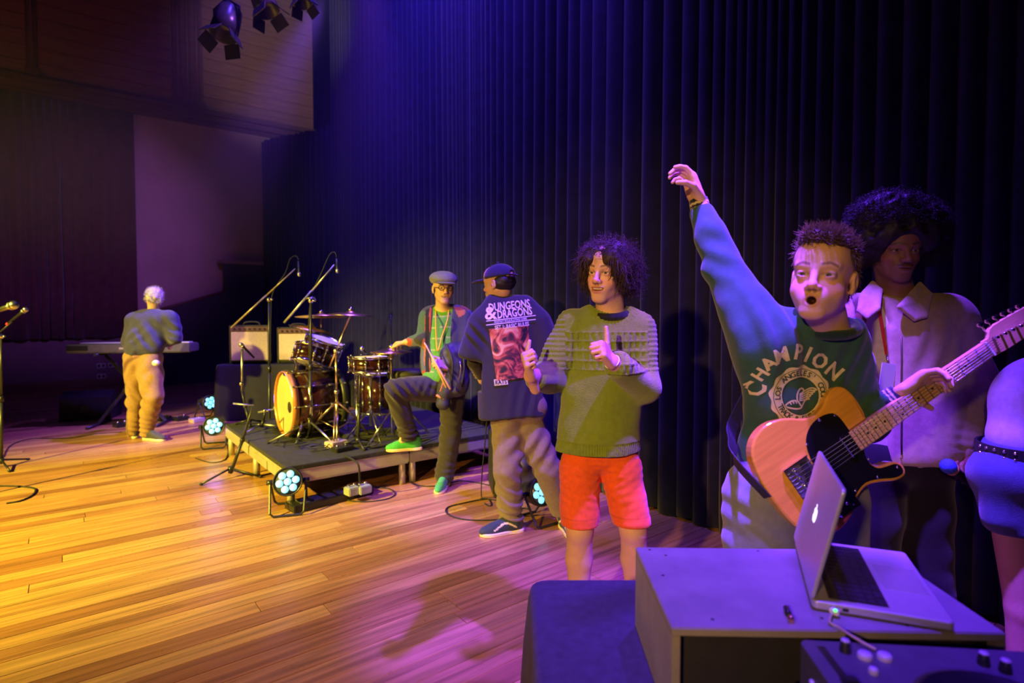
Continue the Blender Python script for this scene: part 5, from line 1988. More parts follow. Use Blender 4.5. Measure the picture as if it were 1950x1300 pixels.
# short hair
B = Sculpt()
B.ell(HW(0, -.018, .045), np.array([.0765, .096, .083]) * 1.03, HA, 0)
B.ell(HW(0, -.06, -.01), np.array([.070, .052, .066]) * 1.03, HA, .03)
B.ell(HW(0, .050, .098), np.array([.052, .045, .026]) * 1.03, HA, .03)
B.ell(HW(0, .125, .006), np.array([.073, .075, .064]) * 1.03, HA, .010, '-')
for sg in (-1, 1):
    B.ell(HW(sg * .085, .022, -.02), np.array([.035, .040, .050]) * 1.03, HA, .012, '-')
B.disp(waves(41, 110, .004, 7))
ho, HV, HQ = p.wear('hair', B, .005, HAIRM, (.085, .055, .035))
HN = vnormals(HV, HQ)
_l = (HV - hc) @ HA.T
top = _l[:, 2] > .078
sd = ~top & (_l[:, 2] > -.06) & (_l[:, 1] < .045)
hcol = [(.16, .10, .06), (.11, .07, .045), (.20, .13, .08)]
strands(p, 'hair_tufts', HV[top], HN[top], 3400, .027, .0022, .0012, hcol, 6, 0., 7, ho, .4, .30, .004, bias=HA[1] * .75 + HA[2] * .25 - HA[0] * .25)
strands(p, 'side_hair', HV[sd], HN[sd], 2600, .016, .0008, .0011, hcol, 16, .1, 5, ho, .3, .16, .002, lie=.9, bias=-HA[1] * .35)
# lettering and emblem on the chest
bv = bvh_of(JV, JQ)
INK = mat('cream_print', (.62, .56, .38), .7, noise=(60, .15))
INKD = mat('dark_green_print', (.018, .06, .045), .7, noise=(60, .15))
cxp, cyp, dz = 1524, 754, 1.61
ec = P(cxp, cyp, dz)
rr0 = unit(RT - ZU * .10)
Mc = Matrix(((rr0[0], 0, 0, 0), (rr0[1], 0, 0, 0), (rr0[2], 0, 0, 0), (0, 0, 0, 1)))
nn = -FH
uu = np.cross(nn, rr0)


def flatM(o, rot=0.0):
    x = math.cos(rot) * rr0 + math.sin(rot) * uu
    y_ = -math.sin(rot) * rr0 + math.cos(rot) * uu
    return Matrix(((x[0], y_[0], nn[0], o[0]), (x[1], y_[1], nn[1], o[1]), (x[2], y_[2], nn[2], o[2]), (0, 0, 0, 1)))


PXM = dz / FPX      # metres per pixel there
arch = [('C', 1447, 744, 1.35), ('H', 1451, 714, 1.1), ('A', 1461, 692, .85), ('M', 1481, 677, .42), ('P', 1513, 670, .03), ('I', 1536, 676, -.18), ('O', 1560, 688, -.30), ('N', 1588, 708, -.58)]
for ch, x_, y_, ro in arch:
    bm = text_flat(ch, (30 if ch in 'HA' else 40) * PXM, .0016)
    print_on(p, bm, flatM(P(x_, y_, dz), ro), bv, INK, 'printed_letter', jo)


def disc_bm(r0, r1, n=48, sc=0.0):
    bm = bmesh.new()
    a, b_ = [], []
    for k in range(n):
        t_ = 2 * math.pi * k / n
        ro = r1 * (1 + sc * math.cos(12 * t_))
        a.append(bm.verts.new((r0 * math.cos(t_), r0 * math.sin(t_), 0)))
        b_.append(bm.verts.new((ro * math.cos(t_), ro * math.sin(t_), 0)))
    for k in range(n):
        bm.faces.new((a[k], b_[k], b_[(k + 1) % n], a[(k + 1) % n]))
    return bm


E = 58 * PXM
print_on(p, disc_bm(E * .62, E, 72, .035), flatM(ec), bv, INK, 'emblem_seal', jo, .003)
print_on(p, disc_bm(E * .885, E * .905, 60), flatM(ec), bv, INKD, 'emblem_ring', jo, .0042)
print_on(p, disc_bm(E * .60, E * .62, 60), flatM(ec), bv, INKD, 'emblem_ring', jo, .0042)


def ring_text(s_, r, a0, a1, size, flip=False):
    n = len(s_)
    for i, ch in enumerate(s_):
        if ch == ' ':
            continue
        a = math.radians(a0 + (a1 - a0) * i / (n - 1))
        o = ec + r * (math.cos(a) * rr0 + math.sin(a) * uu)
        bm = text_flat(ch, size, .0006)
        print_on(p, bm, flatM(o, a - math.pi / 2 if not flip else a + math.pi / 2), bv, INKD, 'printed_letter', jo, .0044)


ring_text("LOS ANGELES' COUNTY", E * .755, 190, -25, E * .25)
ring_text('TRACK & FIELD', E * .755, 212, 320, E * .25, True)
# winged shoe in outline
def stroke(pts, wd=.0022, name='emblem_line'):
    bm = bmesh.new()
    pts = [np.array(q) * E for q in catmull([np.array(q_, float) for q_ in pts], 5)]
    L_, R_ = [], []
    for i in range(len(pts)):
        t_ = unit(np.append(pts[min(i + 1, len(pts) - 1)] - pts[max(i - 1, 0)], 0))[:2]
        n_ = np.array([-t_[1], t_[0]])
        L_.append(bm.verts.new((*(pts[i] + n_ * wd), 0)))
        R_.append(bm.verts.new((*(pts[i] - n_ * wd), 0)))
    for i in range(len(pts) - 1):
        bm.faces.new((L_[i], R_[i], R_[i + 1], L_[i + 1]))
    print_on(p, bm, flatM(ec), bv, INK, name, jo, .0036)


stroke([(-.45, -.30), (-.30, -.18), (-.12, -.16), (.0, -.28), (.06, -.34), (-.02, -.40), (-.2, -.42), (-.42, -.40), (-.48, -.36), (-.45, -.30)])
stroke([(-.12, -.16), (-.14, .02), (-.08, .20), (.02, .26), (.1, .2), (.04, .1), (-.02, .06)])
stroke([(.06, -.34), (.12, -.2), (.2, -.1), (.34, -.06)])
for k in range(5):
    y_ = .24 - k * .075
    stroke([(-.06, .06 - k * .05), (.16, y_ - .04), (.38 - k * .03, y_ + .06), (.54 - k * .06, y_ + .02), (.36 - k * .03, y_ - .03)], .0018)
stroke([(-.36, -.22), (-.3, -.30)], .0016); stroke([(-.28, -.17), (-.22, -.26)], .0016); stroke([(-.2, -.15), (-.13, -.24)], .0016)
# ------------------------------------------------------------------ tall person with the afro
D = 2.28
g = P(1710, 1280, D); g[2] = 0
p = Person('tall person with a big afro and beige jacket standing behind the guitarist', g)
hc = P(1704, 474, 2.22)
nb = P(1708, 566, 2.27)
hf = -FH * .97 - RT * .16 - ZU * .16
HA, HW = head(p, hc, hf, unit(ZU - FH * .1), 1.03, nb, (.055, .062), mouth='closed', skin=SK_DARK, lip=(.16, .06, .05), squint=.7, wide=1.0, beard=.25, moustache=.75, iris=(.02, .015, .012))
S = p.S
S.limb(P(1712, 625, D), P(1708, 830, D), .12, .11, .04, flat=RT, fs=1.4)
S.limb(P(1640, 592, D), P(1790, 592, D), .055, .055, .04)
ls, le, lw = P(1812, 612, D), P(1862, 745, D + .03), P(1842, 862, 2.18)
rs, re, rw = P(1618, 612, D), P(1592, 740, D + .05), P(1640, 840, 2.25)
S.chain([ls, le, lw], [.055, .042, .030], .02)
S.chain([rs, re, rw], [.055, .042, .030], .02)
hand(p, lw, P(1832, 900, 2.14) - lw, unit(-RT * .7 - FH * .5), -FH * .7 + RT * .4, (.85, .88, .9, .9), 1.02, thumb=(-RT * .4 - ZU * .7 - FH * .4, -RT * .6 - ZU * .7, -RT * .5 - ZU * .8))
hand(p, rw, P(1668, 862, 2.22) - rw, unit(-FH), ZU, (.4, .4, .4, .4), 1.0, fine=False)
hips = [(P(1668, 895, D), P(1660, 1090, D), P(1655, 1255, D + .03)), (P(1752, 895, D), P(1765, 1090, D), P(1775, 1255, D + .03))]
for hp, kn, an in hips:
    S.chain([hp, kn, an], [.085, .06, .04], .03)
    S.limb(an, np.array([an[0], an[1], .05]) - FH * .1, .036, .03, .02)
p.build_body(SK_DARK, .011)
# white T-shirt
T = Sculpt()
T.limb(P(1712, 630, D), P(1708, 860, D), .132, .130, 0, flat=RT, fs=1.4)
T.limb(P(1650, 592, D), P(1775, 592, D), .06, .06, .05)
T.ell(P(1707, 545, 2.25), (.085, .085, .062), k=.008, op='-')
T.disp(waves(51, 18, .006, 6, (1, 1, .6)))
ts_, TSV, TSQ = p.wear('tshirt', T, .009, CLOTHM, (.62, .58, .55))
# jacket
J = Sculpt()
J.limb(P(1714, 640, D + .01), P(1712, 850, D + .01), .158, .162, 0, flat=RT, fs=1.5)
J.limb(P(1632, 604, D), P(1800, 602, D), .088, .088, .06)
J.chain([P(1812, 620, D), le, P(1846, 838, 2.20)], [.100, .088, .066], .04, kk=.03)
J.chain([P(1618, 620, D), re, P(1640, 820, 2.27)], [.100, .088, .066], .04, kk=.03)
J.ell(P(1707, 540, 2.25), (.088, .095, .075), k=.012, op='-')
# open front
Ao = np.array([unit(RT), -FH, ZU])
J.rbox(P(1688, 700, 2.10), (.050, .13, .40), .01, Ao, .008, '-')
J.rbox(P(1690, 590, 2.10), (.062, .14, .06), .01, Ao, .02, '-')
J.cut(P(1712, 872, D), -ZU, .008, (P(1712, 900, D), .40))
J.disp(waves(52, 14, .009, 6, (1, 1, .7)))
J.disp(waves(53, 38, .003, 6, (1, 1, .6)))


def jfold(V, N):
    return crumple(V, N, [(le, .18, ZU * .9 + RT * .6, .06, .008), (P(1846, 830, 2.2), .10, ZU + RT * .2, .035, .006), (P(1790, 700, 2.15), .18, RT - ZU * .2, .08, .008), (P(1740, 820, 2.13), .16, RT + ZU * .3, .07, .006)], 57)


BEIGE = (.46, .34, .25)
jo, JV, JQ = p.wear('jacket', J, .007, CLOTHM, BEIGE, post=jfold)
# cuff and hem bands
S_ = Sculpt().limb(P(1846, 836, 2.20), P(1843, 856, 2.185), .058, .052, 0)
S_.disp(lambda x, y, z: .0025 * np.sin((x * RT[0] + y * RT[1]) * 330))
p.wear('cuff', S_, .005, CLOTHM, (.40, .26, .21), jo)
# collar wings: flat flaps folded over the shoulders
for sg, pts in ((-1, [(1677, 552, 2.20), (1662, 538, 2.24), (1640, 562, 2.20), (1636, 592, 2.155), (1652, 604, 2.125), (1672, 588, 2.13)]), (1, [(1738, 556, 2.19), (1752, 540, 2.24), (1772, 560, 2.20), (1762, 602, 2.125), (1742, 608, 2.12), (1712, 584, 2.12)])):
    S_ = Sculpt()
    q_ = [P(*a_) for a_ in pts]
    for i_ in range(len(q_)):
        S_.limb(q_[i_], q_[(i_ + 1) % len(q_)], .007, .007, .004)
    ce = sum(q_) / len(q_)
    for a_ in np.linspace(.05, .9, 7):
        for i_ in range(len(q_)):
            S_.limb(ce + (q_[i_] - ce) * a_, ce + (q_[(i_ + 1) % len(q_)] - ce) * a_, .0072, .0072, .008)
    p.wear('collar', S_, .004, CLOTHM, BEIGE, jo)
bvj = bvh_of(JV, JQ)
zp = [on_surf(bvj, 1716 + (k % 2), y_, .002) for k, y_ in enumerate((640, 690, 740, 790, 840, 865))]
p.part('zip', MB().tube([q for q in zp if q is not None], .003, 6), mat('dark_zip', (.12, .09, .07), .4, .5, noise=(40, .1)), jo)
# trousers
H = Sculpt()
H.limb(P(1672, 872, D), P(1748, 872, D), .125, .125, 0)
for hp, kn, an in hips:
    H.chain([hp, kn, an], [.115, .09, .085], .03)
H.cut(hips[0][2] - ZU * .03, -ZU, .004)
H.disp(waves(55, 22, .006, 7, (1, 1, 1.6)))
p.wear('trousers', H, .011, CLOTHM, (.010, .010, .012))
for hp, kn, an in hips:
    shoe(p, an, -FH, .29, (.02, .02, .02), (.05, .05, .05), z0=0, h=.009)
# afro
B = Sculpt()
B.ell(P(1707, 437, 2.25), (.178, .165, .125), Ao, 0)
B.ell(P(1690, 415, 2.24), (.12, .12, .10), Ao, .03)
B.ell(P(1655, 458, 2.25), (.075, .10, .085), Ao, .03)
B.ell(P(1755, 462, 2.25), (.080, .10, .085), Ao, .03)
B.ell(HW(0, .115, -.035), (.078, .085, .088), HA, .015, '-')
B.disp(waves(61, 60, .012, 8))
B.disp(waves(62, 150, .006, 8))
ho, HV, HQ = p.wear('hair', B, .007, HAIRM, (.012, .009, .010))
HN = vnormals(HV, HQ)
_l = (HV - hc) @ HA.T
out = ~((_l[:, 1] > .06) & (_l[:, 2] < .095))
strands(p, 'curls', HV[out], HN[out], 5200, .030, .0070, .0013, [(.022, .017, .018), (.015, .011, .012), (.03, .022, .024)], 9, 0., 12, ho, 1.8, .9, .008)
# lanyard and badge
RED = mat('red_lanyard', (.62, .03, .05), .7, noise=(60, .1))
bvt = bvh_of(TSV, TSQ)
for sg, x0 in ((-1, 1672), (1, 1708)):
    mb = MB()
    k_ = [on_surf(bvt, x0 + (1689 - x0) * f_, 575 + 100 * f_, .005) for f_ in (.0, .2, .4, .6, .8, 1.0)]
    pts = catmull([nb + RT * sg * .05 + FH * .02] + [q for q in k_ if q is not None], 4)
    vs, fs = [], []
    for q in pts:
        for a_, b_ in ((-1, 0), (1, 0), (1, 1), (-1, 1)):
            vs.append(np.asarray(q) + RT * .007 * a_ + FH * .0015 * b_)
    for i in range(len(pts) - 1):
        for k in range(4):
            l = (k + 1) % 4
            fs.append((i * 4 + k, i * 4 + l, i * 4 + 4 + l, i * 4 + 4 + k))
    p.part('lanyard_strap', mb.add(vs, fs), RED)
ck = on_surf(bvt, 1689, 676, .006)
p.part('lanyard_clip', MB().tube([ck, ck - ZU * .03 - FH * .01], .005, 8), STEEL)
Mbd = frame(P(1690, 716, float(np.dot(ck - CAM, _F)) - .03), unit(RT - ZU * .16 + FH * .3), ZU)
p.part('badge', MB().box((-.036, -.001, -.055), (.036, .001, .048), M=Mbd, bev=.0008), mat('badge_card', (.72, .70, .74), .35, noise=(10, .03)))
# the microphone in that hand
m0, m1 = P(1856, 925, 2.12), P(1801, 884, 2.05)
t = thing('handheld_microphone', 'wireless microphone with blue ring held low by the person in the beige jacket', 'microphone', tuple(m0))
u_ = unit(m1 - m0); L_ = np.linalg.norm(m1 - m0)
MB().tube([np.zeros(3), u_ * L_ * .72, u_ * L_ * .8], [.014, .018, .022], 14).build('handle', BLACKP, t)
MB().ball(tuple(u_ * L_ * .92), (.027, .027, .027), 14).build('grille', mat('blue_foam', (.03, .08, .45), .7, noise=(120, .3), bump=(300, .4)), t)
MB().tube([u_ * L_ * .77, u_ * L_ * .81], .0245, 14).build('ring', mat('brass_ring', (.7, .4, .15), .35, .8, noise=(20, .1)), t)

# ------------------------------------------------------------------ person cut by the frame: white top and denim
D = 1.92
g = P(1975, 1410, D); g[2] = 0
p = Person('person in a white top and studded belt leaning out of the picture', g)
S = p.S
hd = P(2210, 640, 1.95)
nb = P(2150, 690, 1.95)
head(p, hd, unit(RT * .5 - FH * .8 - ZU * .2), unit(ZU * .6 + RT * .8), 1.0, nb, (.048, .05), skin=SK_TAN, h=.004)
S.limb(P(1985, 800, D), P(2120, 715, D), .10, .10, .04)
S.limb(P(1965, 830, D), P(1985, 780, D), .105, .10, .04)
hp2 = [(P(1935, 920, D), P(1955, 1160, D - .02), P(1950, 1370, D)), (P(2030, 920, D), P(2035, 1160, D - .02), P(2050, 1370, D))]
for hp, kn, an in hp2:
    S.chain([hp, kn, an], [.088, .058, .038], .03)
    S.limb(an, np.array([an[0], an[1], .05]) - FH * .1, .036, .03, .02)
a_ = (P(2110, 750, D - .12), P(2130, 900, D - .2), P(2150, 1000, D - .3))
S.chain(list(a_), [.045, .038, .028], .02)
hand(p, a_[2], unit(-RT - ZU * .3), FH, ZU, (.5, .5, .5, .5), .9, fine=False)
p.build_body(SK_TAN, .012)
T = Sculpt()
T.ell(P(2000, 765, D), (.165, .14, .150), np.array([RT, FH, ZU]), 0)
T.limb(P(1972, 835, D), P(2000, 770, D), .130, .13, .04)
T.limb(P(2000, 765, D), P(2120, 715, D), .135, .12, .05)
T.chain([P(2110, 745, D - .1), P(2110, 850, D - .17)], [.07, .06], .03)
T.cut(P(1960, 846, D), unit(-ZU + RT * .12), .008, (P(1960, 860, D), .3))
T.disp(waves(71, 20, .004, 6, (.5, .5, 2)))
p.wear('white_top', T, .007, CLOTHM, (.60, .57, .60))
H = Sculpt()
H.ell(P(1965, 905, D), (.195, .15, .125), np.array([RT, FH, ZU]), 0)
H.limb(P(1975, 850, D), P(1975, 900, D), .135, .14, .03, flat=RT, fs=1.15)
H.limb(P(1895, 905, D - .03), P(1905, 985, D - .03), .045, .05, .04)
for hp, kn, an in hp2:
    H.limb(hp, hp + (kn - hp) * .45, .115, .10, .03)
H.cut(P(1950, 1008, D), unit(-ZU), .006)
H.cut(P(1960, 838, D), unit(ZU - RT * .1), .006)
H.disp(waves(72, 30, .004, 6))
p.wear('denim_shorts', H, .007, DENIM, (.055, .075, .16))
# belt with two rows of studs
bc = P(1972, 858, D)
belt = []
for a in np.linspace(0, 6.2832, 40, False):
    belt.append(bc + .160 * math.cos(a) * RT + .142 * math.sin(a) * FH)
mb = MB()
vs, fs = [], []
for q, a in zip(belt, np.linspace(0, 6.2832, 40, False)):
    o_ = unit(math.cos(a) * RT + math.sin(a) * FH)
    for dr, dz_ in ((0, -.022), (.008, -.022), (.008, .022), (0, .022)):
        vs.append(q + o_ * dr + ZU * dz_)
for i in range(40):
    j = (i + 1) % 40
    for k in range(4):
        l = (k + 1) % 4
        fs.append((i * 4 + k, i * 4 + l, j * 4 + l, j * 4 + k))
bo = p.part('belt', mb.add(vs, fs), mat('belt_leather', (.012, .012, .014), .4, noise=(40, .2)))
for i, a in enumerate(np.linspace(math.pi * .95, math.pi * 1.95, 18)):
    o_ = unit(math.cos(a) * RT + math.sin(a) * FH)
    for dz_ in (-.011, .011):
        c_ = bc + .160 * math.cos(a) * RT + .142 * math.sin(a) * FH + o_ * .008 + ZU * dz_
        p.part('stud', MB().ball(tuple(c_), (.006, .006, .006), 8), CHROME, bo)
for hp, kn, an in hp2:
    shoe(p, an, -FH, .25, (.02, .02, .02), (.05, .05, .05), z0=0, h=.01)

# ------------------------------------------------------------------ person in the cap, back to us
D = 3.72
g = P(985, 1010, D); g[2] = 0
p = Person('person in a navy cap and printed black T-shirt seen from behind', g)
hc = P(950, 538, 3.72)
nb = P(952, 578, 3.76)
hf = unit(FH * .55 - RT * .83 - ZU * .12)
HA, HW = head(p, hc, hf, unit(ZU - RT * .05), 1.04, nb, (.052, .06), skin=SK_TAN, h=.004)
S = p.S
S.limb(P(968, 620, D), P(980, 750, D), .10, .10, .04, flat=RT, fs=1.35)
S.limb(P(925, 602, D), P(1015, 600, D), .05, .05, .04)
l1 = (P(912, 608, D), P(903, 690, 3.80), P(922, 726, 4.02))
l2 = (P(1026, 606, D), P(1044, 690, 3.85), P(1025, 735, 4.08))
S.chain(list(l1), [.05, .042, .03], .02)
S.chain(list(l2), [.05, .042, .03], .02)
hand(p, l1[2], P(935, 745, 3.55) * 0 + FH * .8 + RT * .2 - ZU * .2, RT, ZU, (.6, .6, .6, .6), 1.0, fine=False)
hand(p, l2[2], FH * .8 - RT * .2, -RT, ZU, (.6, .6, .6, .6), 1.0, fine=False)
lg = [(P(966, 805, D), P(966, 895, D - .02), P(974, 985, 3.76)), (P(1006, 815, D + .03), P(1042, 892, D + .02), P(1072, 985, 3.84))]
for hp, kn, an in lg:
    S.chain([hp, kn, an], [.085, .06, .04], .03)
    S.limb(an, np.array([an[0], an[1], .06]), .036, .03, .02)
p.build_body(SK_TAN, .012)
T = Sculpt()
T.limb(P(970, 625, D), P(976, 830, D), .128, .150, 0, flat=RT, fs=1.42)
T.limb(P(928, 600, D), P(1014, 595, D), .070, .070, .05)
T.limb(P(942, 577, D), P(1000, 578, D), .060, .060, .05)
T.chain([P(915, 615, D), P(899, 672, D)], [.085, .088], .04)
T.chain([P(1026, 612, D), P(1048, 675, D)], [.085, .088], .04)
T.cut(P(975, 790, D), unit(-ZU + RT * .05), .006, (P(975, 900, D), .5))
T.cut(P(898, 681, D), unit(-ZU - RT * .15), .006, (P(880, 700, D), .14))
T.cut(P(1050, 690, D), unit(-ZU + RT * .3), .006, (P(1075, 715, D), .12))
T.disp(waves(81, 17, .015, 6, (1, 1, .25)))
T.disp(waves(82, 34, .003, 6, (1, 1, .4)))
to, TV, TQ = p.wear('tshirt', T, .008, CLOTHM, (.026, .024, .040), post=lambda V, N: crumple(V, N, [(P(915, 720, 3.6), .16, RT + ZU * .3, .09, .012), (P(1000, 775, 3.6), .18, RT - ZU * .1, .08, .012), (P(905, 640, 3.6), .14, ZU + RT, .06, .008)], 85))
H = Sculpt()
H.limb(P(968, 775, D), P(1014, 775, D), .10, .10, 0)
for hp, kn, an in lg:
    H.chain([hp, kn, kn + (an - kn) * .55, an], [.108, .092, .080, .070], .02)
H.cut(P(973, 990, 3.76), -ZU, .004)


def stack(V, N):
    sp = []
    for (hp, kn, an) in lg:
        sp += [(kn + (an - kn) * .35, .24, ZU + RT * .8, .075, .009), (an, .16, ZU + RT * .3, .05, .012), (hp + (kn - hp) * .5, .2, ZU - RT * 1.2, .09, .009)]
    return crumple(V, N, sp, 86)


H.disp(waves(83, 18, .008, 7, (1, 1, 1.2)))
p.wear('trousers', H, .008, CLOTHM, (.22, .165, .12), post=stack)
A_ = Sculpt().chain([l1[1], l1[1] + (l1[2] - l1[1]) * .85], [.048, .036], 0)
so_, _, _ = p.wear('arm_sleeve', A_, .006, CLOTHM, (.02, .018, .02))
for k in range(6):
    q_ = l1[1] + (l1[2] - l1[1]) * (.05 + .14 * k) - RT * .040 - FH * .012
    p.part('sleeve_stud', MB().ball(tuple(q_), (.010, .010, .012), 8), BRASS, so_)
shoe(p, P(981, 985, 3.74), -RT * 1 - FH * .35, .29, (.03, .045, .065), (.80, .70, .42), z0=0, stripe=(.75, .68, .5))
shoe(p, P(1074, 985, 3.80), -FH * .9 + RT * .25, .28, (.03, .045, .065), (.80, .70, .42), z0=0, stripe=(.75, .68, .5))
B = Sculpt()
B.ell(HW(0, -.03, .00), (.083, .085, .07), HA, 0)
B.ell(HW(0, .11, -.03), (.085, .12, .09), HA, .01, '-')
B.cut(HW(0, 0, -.055), -HA[2], .01)
B.disp(waves(84, 120, .004, 6))
p.wear('hair', B, .006, HAIRM, (.012, .010, .010))
# cap
Cc = Sculpt()
Cc.ell(HW(0, -.012, .035), (.090, .110, .085), HA, 0)
Cc.cut(HW(0, 0, .030), unit(-HA[2] - HA[1] * .02), .003)
Cc.ell(HW(0, -.125, .045), (.036, .03, .022), HA, .006, '-')
co, _, _ = p.wear('cap', Cc, .006, CLOTHM, (.015, .016, .045))
Br = Sculpt().ell(HW(0, .115, .026), (.072, .085, .012), HA, 0)
Br.cut(HW(0, .075, 0), -HA[1], .002)
p.wear('cap_brim', Br, .005, CLOTHM, (.015, .016, .045), co)
p.part('cap_strap', MB().tube([HW(.05, -.108, .034), HW(0, -.122, .032), HW(-.05, -.108, .034)], .007, 6), CLOTHM, co)
p.part('cap_button', MB().ball(tuple(HW(0, -.012, .122)), .009, 8), mat('navy_button', (.015, .016, .045), .7, noise=(40, .1)), co)
p.part('neck_band', MB().tube([nb + .062 * (math.cos(a) * RT + math.sin(a) * FH) + ZU * (.012 + .01 * math.sin(a)) for a in np.linspace(0, 6.2832, 24, False)], .009, 6, closed=True), mat('pale_neck_band', (.45, .35, .38), .7, noise=(30, .1)))
# print on the back
bv = bvh_of(TV, TQ)
INKP = mat('lilac_print', (.66, .58, .66), .7, noise=(60, .12))
dz = D - .14
rr0 = unit(RT + ZU * .115); nn = -FH; uu = np.cross(nn, rr0)
PXM = dz / FPX


def tM(x_, y_, rot=0.):
    o = P(x_, y_, dz)
    x = math.cos(rot) * rr0 + math.sin(rot) * uu
    y2 = -math.sin(rot) * rr0 + math.cos(rot) * uu
    return Matrix(((x[0], y2[0], nn[0], o[0]), (x[1], y2[1], nn[1], o[1]), (x[2], y2[2], nn[2], o[2]), (0, 0, 0, 1)))


def line(txt, x0, x1, y0, h, bold=.0012, m=INKP, rot=0.):
    bm = text_flat(txt, 1.0, .022 if bold else .006)
    xs = [q.co.x for q in bm.verts]; ys = [q.co.y for q in bm.verts]
    sx, sy = (x1 - x0) * PXM / (max(xs) - min(xs)), h * PXM / (max(ys) - min(ys))
    mx_, my_ = (max(xs) + min(xs)) / 2, (max(ys) + min(ys)) / 2
    for q in bm.verts:
        q.co.x = (q.co.x - mx_) * sx
        q.co.y = (q.co.y - my_) * sy
    print_on(p, bm, tM((x0 + x1) / 2, y0, rot), bv, m, 'lettering', to, .009, .02)


line('DUNGEONS', 930, 1010, 581, 16)
line('DRAGONS', 947, 1014, 595, 16)
line('&', 922, 946, 596, 25)
for y_ in (606, 613.5):
    bm = bmesh.new()
    q = [bm.verts.new(c_) for c_ in ((-48 * PXM, -.8 * PXM, 0), (48 * PXM, -.8 * PXM, 0), (48 * PXM, .8 * PXM, 0), (-48 * PXM, .8 * PXM, 0))]
    bm.faces.new(q)
    print_on(p, bm, tM(973, y_), bv, INKP, 'print_rule', to, .009, .012)
line('FANTASY ROLE-PLAYING GAME', 941, 1004, 609.8, 4.2, 0)
line('SET 1: BASIC RULES', 942, 1008, 620, 8, .001)
# plain warm patch of colour where the picture is printed
art = bpy.data.materials.new('warm_abstract_print')
art.use_nodes = True
N_, L_ = art.node_tree.nodes, art.node_tree.links
tc = N_.new('ShaderNodeTexCoord'); nz = N_.new('ShaderNodeTexNoise')
nz.inputs['Scale'].default_value = 9; nz.inputs['Detail'].default_value = 3; nz.inputs['Distortion'].default_value = 2.2
cr = N_.new('ShaderNodeValToRGB')
e_ = cr.color_ramp.elements
e_[0].position, e_[0].color = .36, (.012, .010, .018, 1)
e_[1].position, e_[1].color = .66, (.75, .42, .26, 1)
for p_, c_ in ((.44, (.10, .02, .03, 1)), (.50, (.42, .07, .05, 1)), (.57, (.62, .17, .10, 1))):
    q_ = e_.new(p_); q_.color = c_
L_.new(tc.outputs['Object'], nz.inputs['Vector']); L_.new(nz.outputs['Fac'], cr.inputs[0])
L_.new(cr.outputs[0], N_['Principled BSDF'].inputs['Base Color'])
N_['Principled BSDF'].inputs['Roughness'].default_value = .7
bm = bmesh.new()
bmesh.ops.create_grid(bm, x_segments=10, y_segments=14, size=.5)
for q in bm.verts:
    q.co.x *= 72 * PXM * (1 + .1 * q.co.y)
    q.co.y *= 100 * PXM
print_on(p, bm, tM(974, 672), bv, art, 'printed_picture', to, .006, .02)
bm = bmesh.new()
bmesh.ops.create_grid(bm, x_segments=4, y_segments=2, size=.5)
for q in bm.verts:
    q.co.x *= 26 * PXM; q.co.y *= 12 * PXM
print_on(p, bm, tM(954, 727), bv, INKP, 'printed_tag', to, .006, .03)
line('RATS', 943, 965, 727, 8.5, .001, m=mat('dark_print', (.03, .02, .04), .7, noise=(40, .1)))
# ------------------------------------------------------------------ drummer in the flat cap
D = 4.58
g = P(846, 925, 4.7); g[2] = 0
p = Person('smiling person in a flat cap and patterned cardigan with one foot on the platform', g)
hc = P(844, 549, 4.50)
nb = P(843, 588, 4.56)
hf = unit(-FH * .93 + RT * .30 - ZU * .02)
HA, HW = head(p, hc, hf, unit(ZU + RT * .04), 1.05, nb, (.048, .055), mouth='smile', skin=SK_FAIR, h=.0042, squint=.5)
S = p.S
S.limb(P(845, 612, D), P(845, 715, D), .105, .11, .04, flat=RT, fs=1.35)
S.limb(P(822, 600, D), P(872, 600, D), .05, .05, .04)
l1 = (P(818, 605, D), P(806, 645, D - .05), P(775, 651, 4.62))
l2 = (P(883, 605, D), P(893, 672, D - .05), P(852, 697, 4.32))
S.chain(list(l1), [.045, .038, .028], .02)
S.chain(list(l2), [.045, .038, .028], .02)
hand(p, l1[2], P(758, 653, 4.68) - l1[2], -ZU, -FH, (.35, .35, .4, .45), 1.0, h=.005)
hand(p, l2[2], P(841, 694, 4.28) - l2[2], unit(FH * .6 - ZU * .4), ZU * .8, (.85, .85, .85, .85), 1.0, h=.005)
k1 = (P(830, 738, D), P(752, 742, 4.36), P(778, 826, 4.62))
k2 = (P(862, 742, D), P(858, 830, 4.6), P(847, 905, 4.72))
for hp, kn, an in (k1, k2):
    S.chain([hp, kn, an], [.08, .055, .036], .03)
S.limb(k1[2], k1[2] - ZU * .05 - RT * .05, .035, .03, .02)
S.limb(k2[2], k2[2] - ZU * .05 - FH * .05, .035, .03, .02)
p.build_body(SK_FAIR, .012)
T = Sculpt()
T.limb(P(843, 615, D), P(842, 712, D), .122, .124, 0, flat=RT, fs=1.3)
T.limb(P(828, 598, D), P(862, 598, D), .06, .06, .05)
T.ell(P(843, 580, 4.53), (.075, .075, .055), k=.008, op='-')
T.cut(P(843, 725, D), -ZU, .006)
T.disp(waves(91, 18, .005, 6))


def tp(V, C):
    z = V[:, 2]
    m = np.abs(((z - .02 * np.sin((V - g) @ RT * 4)) % .085) - .04) < .0035
    C[m] = (.40, .45, .20)


p.wear('green_tshirt', T, .009, CLOTHM, (.10, .34, .05), paint=tp)
